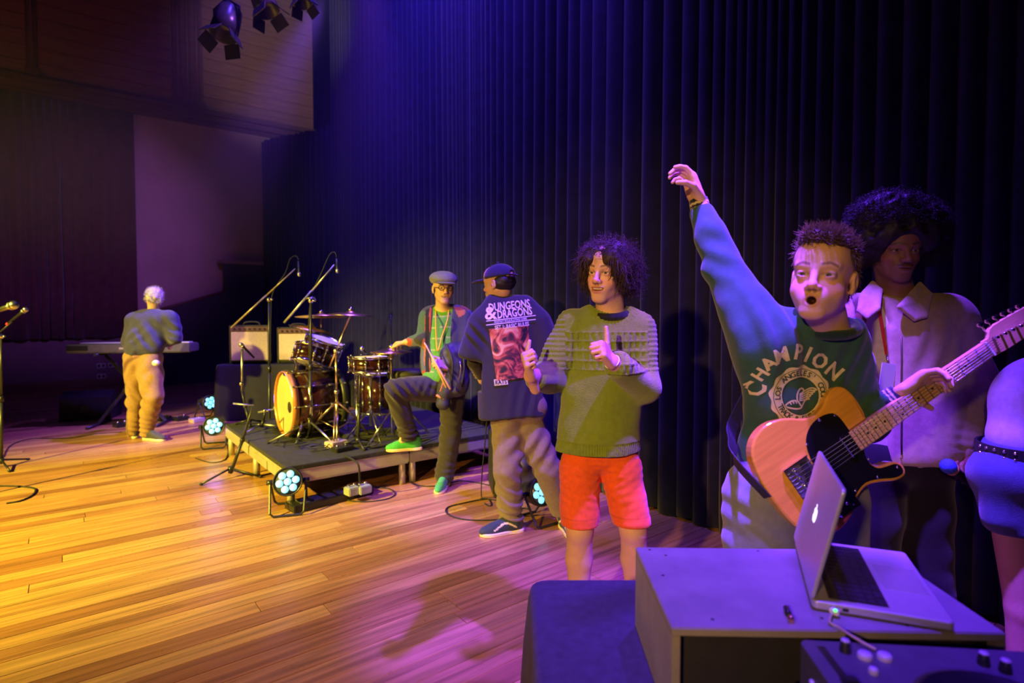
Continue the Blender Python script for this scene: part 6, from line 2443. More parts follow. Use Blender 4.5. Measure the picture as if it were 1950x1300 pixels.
# patterned cardigan
J = Sculpt()
J.limb(P(846, 612, D + .01), P(848, 705, D + .01), .142, .142, 0, flat=RT, fs=1.36)
J.limb(P(820, 600, D), P(876, 600, D), .07, .07, .05)
J.chain([P(818, 606, D), l1[1], P(783, 650, 4.61)], [.075, .062, .045], .03)
J.chain([P(882, 606, D), l2[1], P(862, 694, 4.36)], [.078, .068, .048], .03)
Ao = np.array([unit(RT), -FH, ZU])
J.rbox(P(838, 650, 4.40), (.078, .16, .34), .02, Ao, .01, '-')
J.ell(P(843, 575, 4.53), (.085, .085, .07), k=.01, op='-')
J.cut(P(845, 728, D), -ZU, .006, (P(845, 760, D), .30))
J.disp(waves(92, 18, .006, 6))
rg = np.random.RandomState(4)
seeds = rg.uniform(-1, 1, (520, 3)) * np.array([.5, .5, .6]) + P(846, 650, D)
pal = np.array([(.36, .06, .06), (.04, .04, .06), (.10, .12, .28), (.50, .44, .44), (.06, .12, .08), (.42, .13, .06), (.05, .05, .08), (.16, .10, .18)])
pc = pal[rg.randint(0, len(pal), 520)]


def patch(V, C):
    for i in range(0, len(V), 4000):
        v = V[i:i + 4000] * np.array([1, 1, .6])
        d = ((v[:, None, :] - (seeds * np.array([1, 1, .6]))[None]) ** 2).sum(2)
        C[i:i + 4000] = pc[d.argmin(1)]
    u = (V - P(838, 650, D)) @ RT
    e = (np.abs(np.abs(u) - .088) < .016) & (((V - g) @ FH) < ((P(845, 650, D) - g) @ FH) - .06)
    C[e] = (.015, .015, .025)


p.wear('cardigan', J, .008, CLOTHM, (.1, .05, .05), paint=patch)
p.part('lanyard', MB().tube(catmull([nb + RT * -.05 + FH * -.03, P(830, 610, 4.42), P(831, 645, 4.41), P(834, 668, 4.40), P(842, 640, 4.41), P(852, 610, 4.42), nb + RT * .055 + FH * -.03], 5), .006, 6), mat('yellow_lanyard', (.72, .42, .05), .7, noise=(40, .1)))
H = Sculpt()
H.limb(P(830, 730, D), P(862, 730, D), .105, .105, 0)
H.chain([k1[0], k1[1], k1[2]], [.11, .082, .072], .03)
H.chain([k2[0], k2[1], k2[2]], [.105, .085, .078], .03)
H.cut(k1[2] - ZU * .045, -ZU, .004, (k1[2] - ZU * .12, .13))
H.cut(k2[2] - ZU * .045, -ZU, .004, (k2[2] - ZU * .15, .18))
H.disp(waves(93, 22, .008, 7, (1, 1, 1.4)))
p.wear('trousers', H, .008, CLOTHM, (.035, .028, .035), post=lambda V, N: crumple(V, N, [(k1[1], .2, RT + ZU, .06, .012), (k1[2], .16, ZU, .05, .012), (k2[1], .28, ZU + RT * .3, .08, .012), (k2[2], .16, ZU, .05, .014), (k1[0], .2, RT - ZU * .3, .06, .012)], 97))
GRN = (.05, .38, .06)
shoe(p, P(790, 828, 4.66), -RT * .95 - FH * .25, .28, GRN, (.75, .52, .28), z0=PH + .002, laces=(.1, .5, .1))
shoe(p, P(848, 900, 4.72), -FH * .95 - RT * .15, .28, GRN, (.75, .60, .32), z0=0, laces=(.1, .5, .1))
# flat cap
Cc = Sculpt()
Cc.ell(HW(0, .0, .075), (.108, .128, .058), HA, 0)
Cc.ell(HW(0, .06, .060), (.09, .075, .034), HA, .03)
Cc.ell(HW(0, -.05, .070), (.095, .075, .05), HA, .03)
Cc.cut(HW(0, 0, .034), -HA[2], .006)
co, _, _ = p.wear('flat_cap', Cc, .006, CLOTHM, (.20, .20, .24))
Br = Sculpt().ell(HW(0, .105, .036), (.078, .055, .010), HA, 0)
p.wear('cap_brim', Br, .005, CLOTHM, (.16, .16, .2), co)
B = Sculpt().ell(HW(0, -.03, .0), (.081, .085, .055), HA, 0)
B.ell(HW(0, .09, -.02), (.09, .10, .09), HA, .01, '-')
B.cut(HW(0, 0, -.045), -HA[2], .01)
p.wear('hair', B, .007, HAIRM, (.05, .035, .025))
gl = []
for sg in (-1, 1):
    gl = [HW(sg * .032 + .022 * math.cos(a), .103, .001 + .017 * math.sin(a)) for a in np.linspace(0, 6.2832, 16, False)]
    p.part('spectacle_rim', MB().tube(gl, .0028, 5, closed=True), BLACKP)
    p.part('spectacle_arm', MB().tube([HW(sg * .054, .10, .004), HW(sg * .078, .02, .004)], .0024, 5), BLACKP)
p.part('spectacle_bridge', MB().tube([HW(-.010, .104, .003), HW(.010, .104, .003)], .0026, 5), BLACKP)
# drumsticks
STK = mat('hickory_stick', (.70, .46, .26), .5, noise=(14, .1))
for i, (a_, b_) in enumerate(((P(808, 652, 4.22), P(858, 741, 4.16)), (P(812, 657, 4.25), P(850, 738, 4.19)))):
    u_ = b_ - a_
    o = MB().tube([np.zeros(3), u_ * .03, u_ * .10, u_ * .35, u_], [.004, .006, .0045, .0085, .0085], 8).build('drumstick', STK)
    o.location = tuple(a_)
    tag(o, ['drumstick held on the outside of the pair in the drummer\'s fist', 'drumstick held on the inside of the pair in the drummer\'s fist'][i], 'drumstick', 'drumsticks in the fist')
# black bag over the arm
bg = P(868, 700, 4.36)
t = thing('bag', 'black nylon bag with straps hanging from the drummer\'s arm', 'bag', tuple(bg))
Bg = Sculpt()
Bg.ell(P(862, 690, 4.36), (.10, .085, .15), Ao, 0)
Bg.ell(P(872, 725, 4.38), (.11, .08, .14), Ao, .05)
Bg.ell(P(880, 675, 4.40), (.085, .075, .09), Ao, .04)
Bg.limb(P(850, 735, 4.36), P(846, 768, 4.38), .06, .05, .04)
Bg.disp(waves(95, 26, .016, 7, (1, 1, .6)))
Bg.disp(waves(96, 60, .005, 7))
V, Q = Bg.surf(.009)
mesh_np('bag_body', V - bg, Q, mat('black_nylon', (.035, .035, .055), .6, noise=(30, .2), bump=(60, .15)), t)
for a_, b_, c_ in ((P(850, 655, 4.28), P(862, 690, 4.24), P(858, 740, 4.28)), (P(880, 660, 4.30), P(884, 700, 4.27), P(878, 735, 4.29))):
    MB().tube([q - bg for q in catmull([a_, b_, c_], 6)], .009, 6).build('strap', BLACK, t)
MB().tube([q - bg for q in catmull([P(848, 710, 4.26), P(842, 735, 4.26), P(838, 745, 4.27), P(846, 728, 4.26)], 5)], .004, 6).build('orange_cord', mat('orange_cord', (.75, .2, .06), .6, noise=(30, .1)), t)
MB().tube([P(831, 752, 4.34) - bg, P(846, 760, 4.33) - bg], .009, 6).build('orange_hem', MATS['orange_cord'], t)
MB().tube([P(876, 688, 4.255) - bg, P(878, 700, 4.25) - bg, P(874, 722, 4.27) - bg], .004, 6).build('zip', CHROME, t)

# ------------------------------------------------------------------ keyboard player
D = 6.40
g = P(275, 838, D); g[2] = 0
p = Person('grey-haired keyboard player in a navy jumper and tan trousers bending over', g)
hc = P(293, 567, 6.48)
nb = P(292, 592, 6.48)
hf = unit(FH * .75 - RT * .62 - ZU * .25)
HA, HW = head(p, hc, hf, unit(ZU + FH * .2), 1.0, nb, (.05, .06), skin=SK_FAIR, h=.005)
S = p.S
S.limb(P(285, 612, 6.46), P(272, 675, D), .12, .12, .04, flat=RT, fs=1.35)
S.limb(P(262, 606, 6.45), P(318, 602, 6.45), .055, .055, .04)
a1 = (P(254, 612, 6.45), P(246, 650, 6.5), P(262, 662, 6.75))
a2 = (P(324, 608, 6.45), P(333, 642, 6.45), P(312, 652, 6.72))
S.chain(list(a1), [.05, .042, .03], .02)
S.chain(list(a2), [.05, .042, .03], .02)
for a_ in (a1, a2):
    hand(p, a_[2], FH * .9 - ZU * .25, -ZU, -RT, (.3, .3, .3, .3), 1.0, fine=False)
lg = [(P(258, 692, D), P(258, 758, D + .05), P(254, 828, 6.50)), (P(284, 692, D), P(291, 756, D - .06), P(278, 822, 6.40))]
for hp, kn, an in lg:
    S.chain([hp, kn, an], [.085, .06, .04], .03)
    S.limb(an, np.array([an[0], an[1], .06]), .036, .03, .02)
p.build_body(SK_FAIR, .012)
J = Sculpt()
J.limb(P(286, 615, 6.46), P(274, 662, D), .160, .152, 0, flat=RT, fs=1.38)
J.limb(P(258, 610, 6.45), P(322, 604, 6.45), .085, .085, .06)
J.chain(list(a1[:2]) + [P(258, 660, 6.68)], [.085, .075, .055], .04)
J.chain(list(a2[:2]) + [P(317, 651, 6.66)], [.085, .078, .055], .04)
J.ell(P(292, 578, 6.49), (.075, .075, .05), k=.01, op='-')
J.cut(P(272, 676, D), unit(-ZU + RT * .1), .008, (P(272, 690, D), .34))
J.disp(waves(101, 16, .010, 6, (1, 1, 1.3)))
J.disp(waves(102, 40, .004, 6, (1, 1, 1.6)))
p.wear('jumper', J, .009, CLOTHM, (.050, .052, .13), post=lambda V, N: crumple(V, N, [(P(285, 640, 6.3), .3, ZU + RT * 1.2, .12, .010), (P(325, 635, 6.35), .16, ZU + RT * .6, .09, .008), (P(255, 640, 6.35), .18, ZU - RT * .9, .10, .010)], 109))
H = Sculpt()
H.limb(P(260, 682, D), P(286, 682, D), .125, .125, 0)
for hp, kn, an in lg:
    H.chain([hp, kn, kn + (an - kn) * .5, an], [.122, .088, .074, .058] if hp is lg[0][0] else [.130, .108, .090, .066], .02)
H.cut(lg[0][2] - ZU * .02, -ZU, .004)
H.disp(waves(103, 24, .009, 7, (1, 1, 1.5)))


def st2(V, N):
    sp = []
    for (hp, kn, an) in lg:
        sp += [(kn, .26, ZU + RT * .9, .10, .011), (an, .2, ZU + RT * .4, .06, .012), (hp, .2, ZU - RT * 1.2, .09, .011)]
    return crumple(V, N, sp, 107)


p.wear('trousers', H, .011, CLOTHM, (.34, .20, .085), post=st2)
p.part('pocket_rag', MB().ball(tuple(P(297, 691, 6.26)), (.04, .03, .035), 10), WHITE)
shoe(p, P(257, 828, 6.50), FH * .6 - RT * .5, .29, (.05, .05, .065), (.72, .66, .55), z0=0, h=.008)
shoe(p, P(280, 826, 6.40), RT * .9 - FH * .25, .30, (.05, .05, .065), (.72, .66, .55), z0=0, h=.008)
B = Sculpt().ell(HW(0, -.02, .035), (.086, .100, .085), HA, 0)
B.ell(HW(0, -.05, -.02), (.08, .06, .06), HA, .03)
B.ell(HW(0, .115, -.02), (.075, .07, .08), HA, .01, '-')
B.disp(waves(104, 90, .005, 6))
ho, HV, HQ = p.wear('hair', B, .007, HAIRM, (.55, .52, .50))
HN = vnormals(HV, HQ)
strands(p, 'hair_tufts', HV, HN, 500, .03, .004, .003, [(.6, .57, .55), (.45, .42, .4)], 8, .3, 5, ho, .6, .8, .006)
# ================================================================== the guitar
gb, gn = P(1527, 911, 1.545), P(1886, 664, 1.60)
e1 = unit(gn - gb)
GS = np.linalg.norm(gn - gb) / .648
nrm = unit(-FH + ZU * .16 - RT * .05)
MG = frame(gb, e1, nrm) @ Matrix.Diagonal((GS, GS, GS, 1))
t = thing('electric_guitar', 'butterscotch electric guitar with black pickguard and maple neck', 'guitar', M=MG)
GBODY = mat('butterscotch_lacquer', (.72, .36, .04), .22, noise=(3, .12), aniso=(2, 30, 1), coat=.7, clearrough=.06)
PGUARD = mat('black_pickguard', (.008, .008, .009), .18, noise=(20, .1), coat=.3)
MAPLE = mat('maple_neck', (.66, .40, .18), .35, noise=(6, .12), aniso=(1, 20, 1), coat=.3)
mm = .001
outl = [(-95, 0), (-92, 60), (-76, 115), (-42, 150), (8, 163), (60, 150), (112, 124), (155, 113), (200, 119), (245, 138), (285, 143), (312, 126), (322, 92), (318, 50), (308, 30),
        (232, 28), (231, -28), (226, -45), (224, -66), (236, -84), (262, -92), (292, -98), (314, -112), (318, -130), (302, -145), (262, -142), (215, -124), (165, -112), (115, -122), (60, -150), (8, -163), (-42, -150), (-76, -115), (-92, -60)]
# local y points to the bass side when the frame has z towards the viewer
def sq(x):
    return x if x < 60 else 60 + (x - 60) * .75


body = [(sq(x) * mm, y * mm) for x, y in outl]
sm = catmull([np.array(q) for q in body[17:] + body[:15]], 4) 
sm = [tuple(q) for q in sm] + [(.246, .030), (.190, .029), (.188, -.029)]
sm = sm[::-1] if sum((sm[i][0] * sm[(i + 1) % len(sm)][1] - sm[(i + 1) % len(sm)][0] * sm[i][1]) for i in range(len(sm))) < 0 else sm
ho = MB().prism(sm, -.052, -.008, bev=.006, smooth=False).build('body', GBODY, t)
pg = [(58, 42), (78, 74), (120, 96), (170, 102), (215, 92), (228, 70), (229, 30), (229, -30), (222, -48), (220, -70), (235, -90), (265, -99), (296, -106), (308, -120), (298, -136), (262, -133), (218, -115), (165, -102), (112, -112), (74, -128), (58, -118), (50, -60), (50, 0)]
pgs = [tuple(q * mm) for q in catmull([np.array((sq(q[0]), q[1]), float) for q in pg], 3, True)]
pgs = pgs[::-1] if sum((pgs[i][0] * pgs[(i + 1) % len(pgs)][1] - pgs[(i + 1) % len(pgs)][0] * pgs[i][1]) for i in range(len(pgs))) < 0 else pgs
po = MB().prism(pgs, -.008, -.0055).build('pickguard', PGUARD, t)
for x, y in ((70, 62), (160, 96), (218, 84), (226, -58), (296, -116), (215, -108), (120, -104), (66, -118)):
    MB().lathe([(.004, 0), (.003, .0015), (0, .0018)], 10, M=Matrix.Translation((sq(x) * mm, y * mm, -.0055))).build('screw', CHROME, po)
nk = MB().prism([(.181, -.028), (.648, -.021), (.648, .021), (.181, .028)], -.022, -.002, bev=.0).build('neck', MAPLE, t)
MB().lathe([(.0, .0)] and [(.021, .0), (.021, .455), (0, .455)], 12, M=Matrix(((0, 0, 1, .190), (0, 1, 0, 0), (-.55, 0, 0, -.019), (0, 0, 0, 1)))).build('neck_back', MAPLE, nk)
for k in range(1, 22):
    x = .648 - .648 * (1 - 2 ** (-k / 12))
    w = .021 + (.648 - x) / .426 * .007
    if x - .0 > .222:
        pass
    xx = .648 * 2 ** (-k / 12)
    xf = .648 - (.648 - xx)
    MB().box((xf - .0012, -w, -.002), (xf + .0012, w, -.0006)).build('fret', STEEL, nk)
for k in (3, 5, 7, 9, 12, 15, 17, 19):
    x = .648 * (2 ** (-k / 12) + 2 ** (-(k - 1) / 12)) / 2
    for yy in ((0,) if k != 12 else (-.012, .012)):
        MB().lathe([(.0035, 0), (.0035, .0006), (0, .0006)], 10, M=Matrix.Translation((x, yy, -.002))).build('position_dot', BLACKP, nk)
MB().box((.646, -.021, -.004), (.651, .021, .0015)).build('nut', WHITE, nk)
hs = [(650, -21), (668, -24), (690, -42), (720, -44), (800, -38), (838, -30), (846, -12), (834, 4), (822, 14), (812, 30), (780, 32), (700, 30), (672, 27), (650, 21)]
hss = [tuple(q * mm) for q in catmull([np.array(q, float) for q in hs], 3, True)]
hss = [(x, -y) for x, y in hss]
hss = hss[::-1] if sum((hss[i][0] * hss[(i + 1) % len(hss)][1] - hss[(i + 1) % len(hss)][0] * hss[i][1]) for i in range(len(hss))) < 0 else hss
hd = MB().prism(hss, -.022, -.008, bev=.002).build('headstock', MAPLE, t)
for k in range(6):
    x, y = .680 + k * .025, .026 - .0035 * k + .003
    MB().cyl((x, y - .012, -.008), (x, y - .012, .010), .004, 10).build('tuner_post', CHROME, hd)
    MB().cyl((x, y + .010, -.016), (x, y + .030, -.016), .003, 8).build('tuner_shaft', CHROME, hd)
    MB().box((x - .008, y + .028, -.022), (x + .008, y + .040, -.010), bev=.003).build('tuner_key', CHROME, hd)
# bridge
br = MB().box((-.030, -.043, -.008), (.048, .043, -.005), bev=.001).build('bridge', STEEL, t)
for sg in (-1, 1):
    MB().box((-.030, sg * .0415, -.006), (.048, sg * .043, .003)).build('bridge_wall', CHROME, br)
MB().box((-.031, -.043, -.006), (-.0295, .043, .003)).build('bridge_wall', CHROME, br)
for k in range(3):
    MB().cyl((-.004, -.03 + k * .022 - .0, -.001), (-.004, -.03 + k * .022 + .018, -.001), .004, 10).build('saddle', CHROME, br)
for k in range(6):
    y = -.027 + k * .0108
    MB().cyl((-.028, y, -.002), (-.006, y, -.001), .0015, 6).build('saddle_screw', CHROME, br)
MB().box((.012, -.036, -.005), (.034, .036, -.0015), bev=.004, M=Matrix.Rotation(-.18, 4, 'Z')).build('bridge_pickup', BLACKP, br)
MB().box((.148, -.034, -.0055), (.168, .034, .0015), bev=.006).build('neck_pickup', CHROME, t)
for k in range(6):
    y0, y1 = -.027 + k * .0108, -.0165 + k * .0066
    MB().tube([(-.004, y0, .0035), (.648, y1, .0012), (.680 + (5 - k) * .025 if False else .680 + k * .0, y1 * 1.0, .000)], .0005 + .00009 * k, 5).build('string', STEEL, t)
cp = MB().box((-.060, -.128, -.008), (.075, -.098, -.0055), bev=.001, M=Matrix.Translation((.02, -.012, 0))).build('control_plate', CHROME, t)
for x in (-.022, .03):
    MB().lathe([(.0095, 0), (.0095, .013), (.008, .016), (0, .016)], 16, M=Matrix.Translation((x, -.125, -.0055))).build('knob', CHROME, cp)
MB().tube([(.075, -.125, -.0055), (.072, -.125, .012)], .002, 8).build('selector', CHROME, cp)
# strap
sb, se = np.array(MG @ Vector((-.095, 0, -.03))), np.array(MG @ Vector((.235, .135, -.045)))
pts = catmull([sb, P(1403, 880, 1.60), P(1396, 845, 1.66), P(1400, 800, 1.78), P(1470, 690, 1.90), P(1580, 650, 1.90), P(1625, 700, 1.86), P(1640, 770, 1.72), se], 5)
MI = MG.inverted()
vs, fs = [], []
for i, q in enumerate(pts):
    tg = unit(pts[min(i + 1, len(pts) - 1)] - pts[max(i - 1, 0)])
    ctr = P(1540, 720, 1.70)
    o_ = unit(q - ctr - tg * np.dot(q - ctr, tg))
    b_ = np.cross(tg, o_)
    for a_, d_ in ((-1, 0), (1, 0), (1, 1), (-1, 1)):
        w_ = q + b_ * .022 * a_ + o_ * .003 * d_
        vs.append(MI @ Vector(w_))
for i in range(len(pts) - 1):
    for k in range(4):
        l = (k + 1) % 4
        fs.append((i * 4 + k, i * 4 + l, i * 4 + 4 + l, i * 4 + 4 + k))
MB().add(vs, fs).build('strap', mat('dark_strap', (.02, .02, .024), .7, noise=(60, .2)), t)

# ================================================================== the desk in front
TZ2 = .70
ta = PZ(1030, 1117, TZ2)
tx = unit(RT - FH * .0)
ty = unit(FH)
TW, TD = 0.97, 1.12
og = ta - tx * .03 - ty * (TD - .05)
MT2 = Matrix(((tx[0], ty[0], 0, og[0]), (tx[1], ty[1], 0, og[1]), (0, 0, 1, 0), (0, 0, 0, 1)))
draped_table('dj_table', 'table under a dark cloth with rounded corners holding the laptop box', MT2, TW, TD, TZ2, 5, mat('navy_table_cloth', (.045, .038, .075), .8, noise=(40, .2), bump=(160, .15)))
# riser box
ZB = .89
ba, bb, bc_, bd_ = PZ(1280, 1195, ZB), PZ(1900, 1205, ZB), PZ(1690, 1050, ZB), PZ(1210, 1040, ZB)
bx = unit((bb - ba) * np.array([1, 1, 0]))
by = np.cross(ZU, bx)
BW, BD = .575, .345
MBX = Matrix(((bx[0], by[0], 0, ba[0]), (bx[1], by[1], 0, ba[1]), (0, 0, 1, TZ2 + .002), (0, 0, 0, 1)))
t = thing('riser_box', 'grey plywood riser box standing on the draped table', 'box', M=MBX)
BXM = mat('riser_grey_paint', (.26, .24, .27), .55, noise=(14, .12), bump=(80, .1))
hh = ZB - TZ2 - .002
MB().box((0, 0, hh - .015), (BW, BD, hh), bev=.002).build('top_panel', BXM, t)
for a, b_ in ((0, .015), (BW - .015, BW)):
    MB().box((a, 0.0005, 0), (b_, BD - .0005, hh - .0155), bev=.001).build('side_panel', BXM, t)
MB().box((.016, BD - .015, 0), (BW - .016, BD, hh - .0155)).build('back_panel', BXM, t)
MB().box((.016, .03, .001), (BW - .016, BD - .016, .012)).build('bottom_panel', BLACK, t)
MB().box((.016, .02, .012), (BW - .016, .028, hh - .016)).build('front_panel', BLACK, t)
for x, y in ((.06, .3), (.03, .2), (.28, .33), (.48, .33), (.08, .03), (.28, .04), (.42, .02), (.03, .33)):
    MB().lathe([(.0035, 0), (.003, .0006), (0, .0006)], 8, M=Matrix.Translation((x, y, hh))).build('screw', BLACKM, t)
# jack adapter lying on the box
ja, jb = PZ(1497, 1157, ZB + .006), PZ(1507, 1181, ZB + .006)
t = thing('jack_adapter', 'tiny brass-tipped jack adapter lying on the grey box', 'adapter', tuple(ja))
u_ = jb - ja
MB().tube([np.zeros(3), u_ * .55], .0055, 10).build('sleeve', BLACKP, t)
MB().tube([u_ * .55, u_ * .8], .0035, 8).build('shank', CHROME, t)
MB().tube([u_ * .8, u_ * 1.0], .006, 8).build('tip', mat('gold_tip', (.9, .6, .2), .25, 1., noise=(20, .05)), t)

# ---- laptop
LZ = ZB + .002
h0, h1 = PZ(1546, 1160, LZ), PZ(1514, 1041, LZ)
lx = unit((h1 - h0) * np.array([1, 1, 0]))            # along the hinge, away from us
ly = np.cross(lx, ZU)                                  # towards the front edge
if np.dot(ly, RT) < 0:
    ly = -ly
LWd, LDp = .312, .222
ML = Matrix(((lx[0], ly[0], 0, h0[0]), (lx[1], ly[1], 0, h0[1]), (0, 0, 1, LZ), (0, 0, 0, 1)))
t = thing('laptop', 'silver laptop with glowing logo standing open on the grey box', 'laptop', M=ML)
SILV = mat('laptop_aluminium', (.60, .60, .62), .38, .55, noise=(60, .03))


def rrect(w, d, r, n=5):
    o = []
    for cx, cy, a0 in ((w - r, d - r, 0), (r, d - r, 90), (r, r, 180), (w - r, r, 270)):
        for k in range(n + 1):
            a = math.radians(a0 + 90 * k / n)
            o.append((cx + r * math.cos(a), cy + r * math.sin(a)))
    return o


bo = MB().prism(rrect(LWd, LDp, .010), .002, .018, bev=.0035).build('base', SILV, t)
MB().box((.018, .030, .0165), (LWd - .018, .128, .0181)).build('keyboard_well', BLACKP, bo)
KEYM = mat('laptop_key', (.012, .012, .014), .5, noise=(40, .1))
KEYL = mat('key_legend_glow', (.02, .02, .025), .5, emit=(.6, .7, .8), estr=.10)
kw = LWd - .040
for r_ in range(6):
    n = 14 if r_ < 5 else 9
    d0 = .032 + r_ * .0158
    dh = .0085 if r_ == 0 else .0138
    for k in range(n):
        if r_ == 5 and 3 < k < 6:
            continue
        x0 = .020 + k * kw / n
        x1 = .020 + (k + .9) * kw / n
        if r_ == 5 and k == 3:
            x1 = .020 + 5.9 * kw / n
        ko = MB().box((x0, d0, .0182), (x1, d0 + dh, .0200), bev=.0006).build('key', KEYM, bo)
MB().prism([(LWd * .32, .138), (LWd * .68, .138), (LWd * .68, .212), (LWd * .32, .212)], .0172, .0184).build('trackpad', mat('trackpad_glass', (.50, .50, .52), .25, .4, noise=(60, .02)), bo)
for x in (.02, LWd - .02):
    for y in (.02, LDp - .02):
        MB().cyl((x, y, 0), (x, y, .0025), .006, 8).build('foot', RUBBER, bo)
MB().box((-.0006, .03, .005), (.0005, .042, .012)).build('port', BLACKP, bo)
MB().box((-.0006, .05, .006), (.0005, .06, .012)).build('port', BLACKP, bo)
# lid leaning over the keys a little
th = math.radians(77)
MLid = Matrix.Translation((0, .004, .018)) @ Matrix(((1, 0, 0, 0), (0, math.cos(th), math.sin(th) * -1, 0), (0, math.sin(th), math.cos(th), 0), (0, 0, 0, 1)))
lid = MB().prism(rrect(LWd, LDp - .004, .010), -.0, .0075, bev=.0025, M=MLid).build('lid', SILV, t)
MB().prism(rrect(LWd - .012, LDp - .018, .006), -.0012, -.0001, M=MLid @ Matrix.Translation((.006, .006, 0))).build('screen', mat('laptop_screen', (.02, .02, .03), .2, emit=(.3, .4, .7), estr=.05), lid)
# glowing fruit mark on the lid back (z = .0075)
GLOW = mat('logo_glow', (.9, .9, .95), .4, emit=(.85, .80, 1.0), estr=1.6)
ap = [(0, .30), (.18, .36), (.36, .30), (.44, .16), (.36, .05), (.36, -.08), (.46, -.16), (.38, -.34), (.22, -.48), (.08, -.45), (0, -.43), (-.08, -.45), (-.22, -.48), (-.38, -.34), (-.46, -.10), (-.44, .16), (-.34, .30), (-.18, .36)]
aps = [np.array(q) * .034 for q in catmull([np.array(q_) for q_ in ap], 3, True)]
MA_ = MLid @ Matrix.Translation((LWd / 2, (LDp - .004) * .52, .0))
MB().prism([tuple(q) for q in aps], .0076, .0082, M=MA_).build('logo', GLOW, lid)
MB().prism([tuple(np.array(q) * .034) for q in [(0, .38), (.12, .44), (.2, .6), (.06, .54)]], .0076, .0082, M=MA_).build('logo_leaf', GLOW, lid)
# power lead with its green lamp
c0 = np.array(ML @ Vector((-.002, .036, .009)))
pts = catmull([c0, PZ(1580, 1183, .8965), PZ(1598, 1194, .8965), PZ(1618, 1208, .90), PZ(1645, 1224, .9), PZ(1668, 1236, .897)], 6)
t = thing('power_lead', 'laptop power lead with green charging light', 'cable', tuple(c0))
MB().tube([q - c0 for q in pts], .0022, 6).build('wire', mat('pale_lead', (.55, .45, .3), .5, noise=(30, .05)), t)
MB().box((-.006, -.008, -.006), (.006, .008, .005), bev=.002, M=Matrix.Translation(tuple(-lx * .008))).build('connector', WHITE, t)
MB().ball(tuple(-lx * .014 + ZU * .004), (.0028, .0028, .0028), 8).build('charge_light', mat('green_led', (.05, .6, .1), .3, emit=(.05, 1, .15), estr=3), t)
ob = np.array(ML @ Vector((.03, .03, -.002)))

# ---- deck player on a black case
pz = .893
pa = PZ(1520, 1216, pz)
pxd = unit((PZ(1895, 1236, pz) - pa) * np.array([1, 1, 0]))
pyd = np.cross(ZU, pxd)
MP = Matrix(((pxd[0], pyd[0], 0, pa[0]), (pxd[1], pyd[1], 0, pa[1]), (0, 0, 1, 0), (0, 0, 0, 1)))
PWd, PDp = .36, .36
t = thing('player_case', 'low black flight case lifting the deck player', 'case', M=MP @ Matrix.Translation((-.01, -PDp - .01, TZ2 + .002)))
MB().box((0, 0, 0), (PWd + .12, PDp + .005, .105), bev=.006).build('shell', BLACK, t)
for x in (.0, PWd + .12):
    MB().box((x - .004, .02, .04), (x + .004, .06, .07), bev=.002).build('latch', STEEL, t)
for x in (0.004, PWd + .116):
    for y in (.004, PDp):
        MB().ball((x, y, .10), .014, 8).build('corner', STEEL, t)
t = thing('deck_player', 'disc-jockey deck player with jog wheel and rows of knobs', 'dj deck', M=MP @ Matrix.Translation((0, -PDp, TZ2 + .109)))
hp_ = pz - TZ2 - .109
DK = mat('player_grey', (.10, .095, .13), .42, .2, noise=(40, .1))
MB().prism(rrect(PWd + .08, PDp, .014), 0, hp_, bev=.003).build('chassis', DK, t)
jw = MB().lathe([(.112, 0), (.112, .006), (.106, .010), (.100, .011), (.098, .009), (.045, .009), (.043, .012), (.0, .012)], 48, M=Matrix.Translation((.205, PDp - .185, hp_))).build('jog_wheel', mat('jog_black', (.012, .012, .016), .3, noise=(40, .1)), t)
MB().lathe([(.1165, 0), (.1165, .004), (.1125, .004)], 48, M=Matrix.Translation((.205, PDp - .185, hp_))).build('jog_ring', DK, t)
MB().lathe([(.012, .012), (.012, .0135), (0, .0135)], 16, M=Matrix.Translation((.205, PDp - .185, hp_))).build('jog_mark', CHROME, jw)
MB().box((.022, PDp - .20, hp_), (.034, PDp - .02, hp_ + .001)).build('fader_slot', BLACKP, t)
MB().box((.016, PDp - .13, hp_ + .001), (.040, PDp - .11, hp_ + .012), bev=.003).build('fader_cap', BLACKP, t)
KNB = mat('pale_button', (.50, .46, .55), .4, noise=(30, .08))
for x, y, r in ((.085, .045, .011), (.115, .045, .011), (.078, .085, .007), (.33, .06, .011), (.355, .055, .010), (.38, .05, .009), (.37, .085, .011), (.395, .08, .010), (.345, .10, .012), (.40, .12, .011), (.375, .135, .010), (.41, .035, .008), (.42, .1, .009), (.33, .16, .012), (.36, .19, .012), (.40, .18, .011), (.425, .15, .010)):
    MB().lathe([(r, 0), (r, .006), (r * .8, .009), (0, .009)], 14, M=Matrix.Translation((x, PDp - y, hp_))).build('button', KNB, t)
for x, y in ((.062, .030), (.262, .045), (.282, .062)):
    k_ = MB().lathe([(.009, 0), (.009, .004), (.007, .016), (.006, .018), (0, .018)], 16, M=Matrix.Translation((x, PDp - y, hp_))).build('knob', BLACKP, t)
    MB().lathe([(.0068, .018), (.006, .020), (0, .020)], 12, M=Matrix.Translation((x, PDp - y, hp_))).build('knob_cap', KNB, k_)
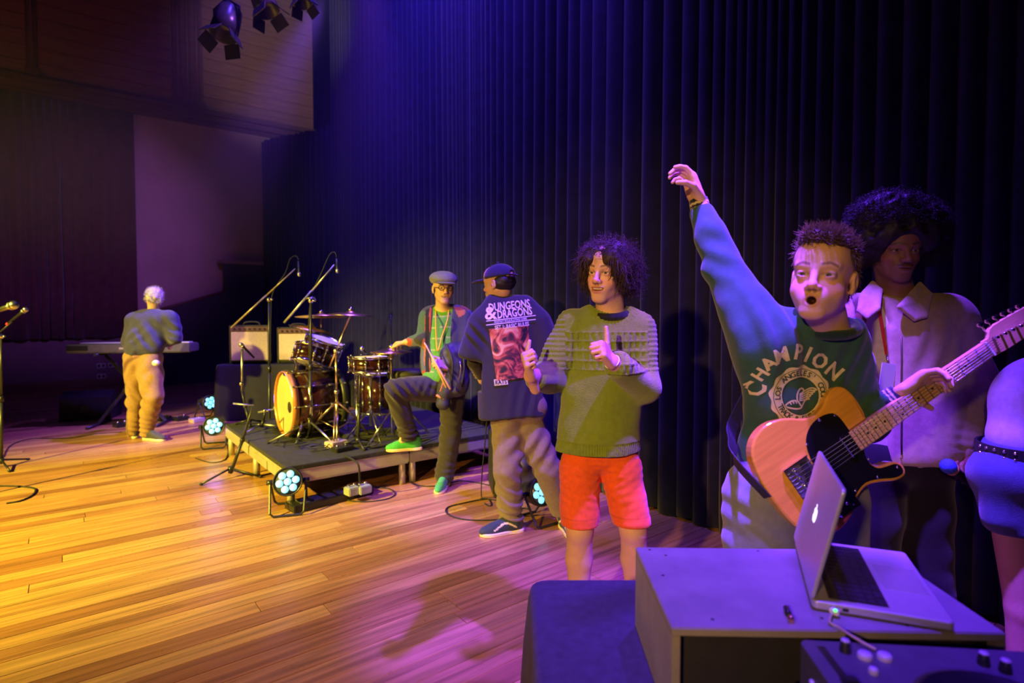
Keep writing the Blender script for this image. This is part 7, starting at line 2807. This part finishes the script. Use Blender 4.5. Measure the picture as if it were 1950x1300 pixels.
for y in (.06, .10, .14, .19):
    MB().lathe([(.006, 0), (.006, .004), (0, .005)], 10, M=Matrix(((0, 0, -1, 0), (0, 1, 0, PDp - y), (1, 0, 0, hp_ * .55), (0, 0, 0, 1)))).build('side_button', KNB, t)
# folded cloth lying by the player
fc = PZ(1462, 1300, .76)
t = thing('headphone_pad', 'soft violet-lit rounded pad in front of the box', 'headphones', (fc[0], fc[1], TZ2 + .004))
S_ = Sculpt().ell((0, 0, .03), (.052, .045, .032), None, 0).ell((.02, -.01, .03), (.05, .04, .03), None, .02)
S_.disp(waves(5, 60, .002))
V, Q = S_.surf(.006)
mesh_np('cushion', V, Q, mat('pad_leather', (.12, .11, .14), .5, noise=(50, .15), bump=(90, .2)), t)
MB().tube(catmull([(.05, 0, .03), (.09, .05, .012), (.10, .12, .012), (.04, .16, .012), (-.03, .12, .012)], 5), .008, 8).build('band', BLACKP, t)

# ================================================================== stage haze hanging under the lamps
hz_m = bpy.data.materials.new('stage_haze')
hz_m.use_nodes = True
_n, _k = hz_m.node_tree.nodes, hz_m.node_tree.links
_n.remove(_n['Principled BSDF'])
_v = _n.new('ShaderNodeVolumeScatter')
_v.inputs['Color'].default_value = (.9, .9, .95, 1)
_v.inputs['Density'].default_value = 0.013
_v.inputs['Anisotropy'].default_value = 0.25
_tc = _n.new('ShaderNodeTexCoord')
_sx = _n.new('ShaderNodeSeparateXYZ')
_mr = _n.new('ShaderNodeMapRange')
_mr.interpolation_type = 'SMOOTHSTEP'
_mr.inputs['From Min'].default_value = 1.6
_mr.inputs['From Max'].default_value = 3.6
_mr.inputs['To Min'].default_value = 0.0
_mr.inputs['To Max'].default_value = 0.017
_k.new(_tc.outputs['Object'], _sx.inputs[0])
_k.new(_sx.outputs['Z'], _mr.inputs['Value'])
_k.new(_mr.outputs[0], _v.inputs['Density'])
_k.new(_v.outputs[0], _n['Material Output'].inputs['Volume'])
o = MB().box((-1.2, 4.4, 1.5), (3.15, 12.85, 7.4)).build('stage_haze', hz_m)
tag(o, 'thin violet haze drifting under the hanging lamps before the far wall', 'haze', kind='stuff')
